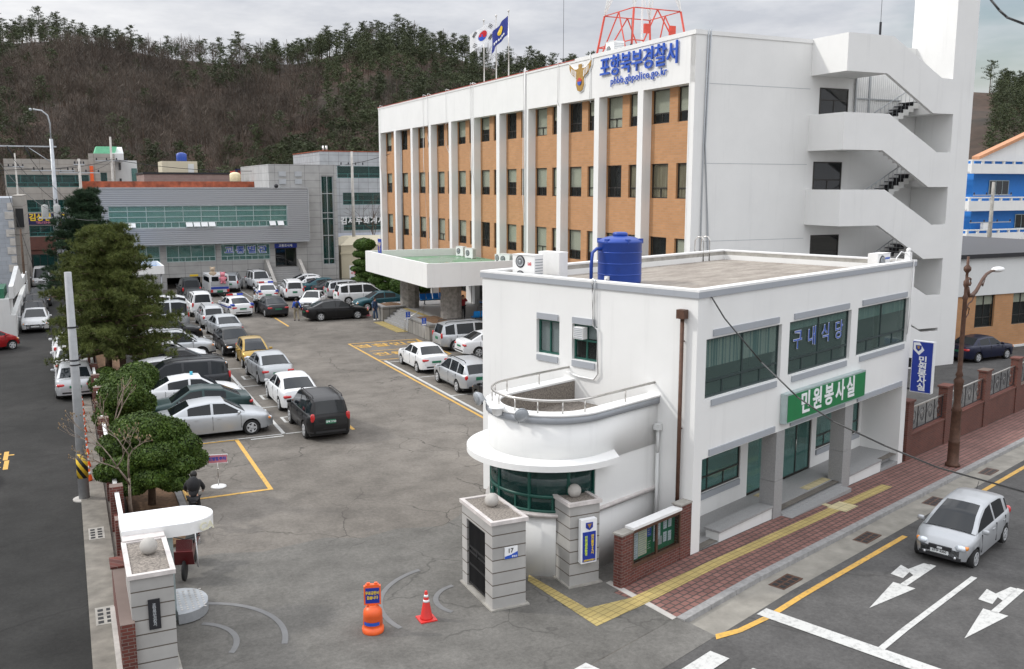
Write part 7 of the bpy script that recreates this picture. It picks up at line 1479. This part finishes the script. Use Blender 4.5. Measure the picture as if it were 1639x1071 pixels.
for k in range(8):
    y = 34.0+1.75*k; t = thing('delineator_cone', 'orange and white cone in the kerb row, %s' % CL[k], 'cone', LOT, .2, y, .07, 'orange cones in a row along the side street kerb')
    if base is None:
        base = []
        b = MB(); b.rev([(.16, 0), (.15, .04), (.035, .65)], 0, 0, 14); base.append(b.mesh('cone', ['orange_plastic']))
        for z in (.22, .42): b = MB(); r_ = lambda q: .15-(q-.04)*.1885+.004; b.rev([(r_(z), z), (r_(z+.1), z+.1)], 0, 0, 14); base.append(b.mesh('band', ['sign_white']))
    for nm, me in zip(('cone', 'band', 'band'), base): link(nm, me, t)
t = thing('stand_sign', 'small blue and red sign on a white round base in the yellow box', 'sign', LOT, 4.15, 31.6, 0, rot=R(-12))
b = MB(); b.rev([(.26, 0), (.25, .03), (.05, .06)], 0, 0, 20); b.build('base', 'white_paint', t); b = MB(); b.tube([(0, 0, .03), (0, 0, .86)], .018, 8); b.ball(0, 0, .62, .035, 8); b.build('pole', 'steel', t); b = MB(); b.box(-.31, .31, -.015, .015, .84, 1.10); b.build('board', 'pink', t); b = MB(); b.box(-.33, .33, -.012, .012, 1.08, 1.12); b.box(-.33, .33, -.012, .012, .82, .845); b.build('rail', 'sign_white', t)
text('전방향주차', .13, (0, -.019, .97), FY, t, 'letter_blue', depth=.004, off=.006, sx=.95)
for x, y, lab in ((21.0, 60.2, 'blue and white wheelchair access sign nearest the handrail'), (20.95, 56.9, 'blue and white wheelchair access sign at the planter corner')):
    t = thing('access_sign', lab, 'sign', LOT, x-.15, y, 0, 'wheelchair access signs'); b = MB(); b.tube([(0, 0, 0), (0, 0, 1.2)], .02, 6); b.build('post', 'galv', t); b = MB(); b.box(-.15, .15, -.02, .0, 1.0, 1.5); b.build('board', 'letter_blue', t); b = MB(); b.box(-.13, .13, -.028, -.02, 1.02, 1.12); b.build('label_band', 'sign_white', t)
    b = MB(); b.ball(-.01, -.03, 1.43, .028, 8); b.tube([(-.01, -.03, 1.40), (-.01, -.03, 1.28), (.05, -.03, 1.28), (.07, -.03, 1.20)], .012, 5); b.tube([(.05*math.cos(a)-.02, -.03, 1.24+.05*math.sin(a)) for a in [2+k*.6 for k in range(8)]], .008, 5); b.build('pictogram', 'sign_white', t)
t = thing('step_handrail', 'short stainless handrail at the foot of the porch steps', 'handrail', LOT, 21.0, 61.0, 0); b = MB(); b.tube([(-.1, 0, 0), (-.1, 0, .85), (.9, 0, 1.35), (1.3, 0, 1.75), (1.3, 0, .9)], .025, 7); b.build('rail', 'steel', t)
def chairs(n, x, y, rot, lab, z=.9):
    t = thing('waiting_chairs', lab, 'seats', LOT, x, y, z, 'rows of blue waiting seats on the porch', rot=R(rot))
    b = MB(); b.box(-n*.27, n*.27, -.05, .05, .30, .36)
    for s in (-1, 1): b.box(s*n*.2-.03, s*n*.2+.03, -.25, .25, 0, .04); b.box(s*n*.2-.03, s*n*.2+.03, -.03, .03, 0, .3)
    b.build('beam', 'dark_metal', t)
    for k in range(n):
        cx = -n*.27+.27+k*.54; b = MB(); b.extr([(-.25, .40), (-.22, .44), (.15, .40), (.22, .46), (.30, .80), (.27, .82), (.18, .46), (.14, .37), (-.24, .38)], 'x', cx-.23, cx+.23); b.build('seat', 'chair_blue', t)
chairs(5, 25.9, 67.9, 0, 'row of five blue seats at the far side of the porch'); chairs(5, 28.3, 63.3, -90, 'row of blue seats against the glass front'); chairs(4, 25.4, 57.25, 180, 'row of blue seats with their backs to the low porch wall')
t = thing('porch_railing', 'stainless railing on the porch behind the person in red', 'railing', LOT, 27, 60, .9); b = MB()
for z in (.5, .95): b.tube([(-.2, -2.2, z), (-.2, 2.0, z)], .02, 6)
for y in (-2.2, -.8, .6, 2.0): b.tube([(-.2, y, 0), (-.2, y, .95)], .02, 6)
b.build('rail', 'steel', t)
# fence on the left: low brick wall with piers and rails along the bed
t = thing('side_fence', 'dark brick fence with white top rails between the side street and the planting bed', 'fence', LOT, .85, 21.5, 0); o = (.85, 21.5, 0)
b = MB(*o); b.box(.5, .78, 19.3, 23.0, -.05, 1.28); b.box(.78, 1.02, 23.0, 66, -.05, .55); b.build('brick_wall', 'red_brick', t)
b = MB(*o); b.box(.46, .82, 22.4, 23.05, 1.28, 1.33); b.build('coping', 'red_brick', t)
for y in (25.6, 28.6, 31.6, 34.6, 37.6, 40.6, 43.6, 46.6, 49.6, 52.6, 55.6):
    b = MB(*o); b.box(.72, 1.08, y, y+.36, -.05, 1.35); b.build('pier', 'red_brick', t)
for k in range(12):
    y0 = 23.0+3*k-(.4 if k else 0); y0 = 23.05 if k == 0 else 22.96+3*k; y1 = 22.6+3*(k+1); b = MB(*o)
    for z in (.68, .84, 1.0): b.box(.88, .92, y0, y1, z, z+.035)
    b.box(.84, .96, y0, y1, 1.14, 1.19, 1)
    for q in range(8): yy = y0+(y1-y0)*(q+.5)/8; b.box(.88, .92, yy, yy+.03, .55, 1.14)
    b.build('railing', ['dark_metal', 'white_paint'], t)
b = MB(.6, 20, 0); b.prism([(.1, 12.6), (.5, 12.6), (.72, 22.5), (.70, 24), (.5, 24), (.38, 22.5)][::1], .07, .12) if 0 else b.box(.40, .50, 19.4, 22.6, .05, .30); solo(b, 'wall_footing', 'pale_concrete', LOT, .6, 20, 0, 'pale mortar footing along the brick fence beside the gate pillar', 'footing')
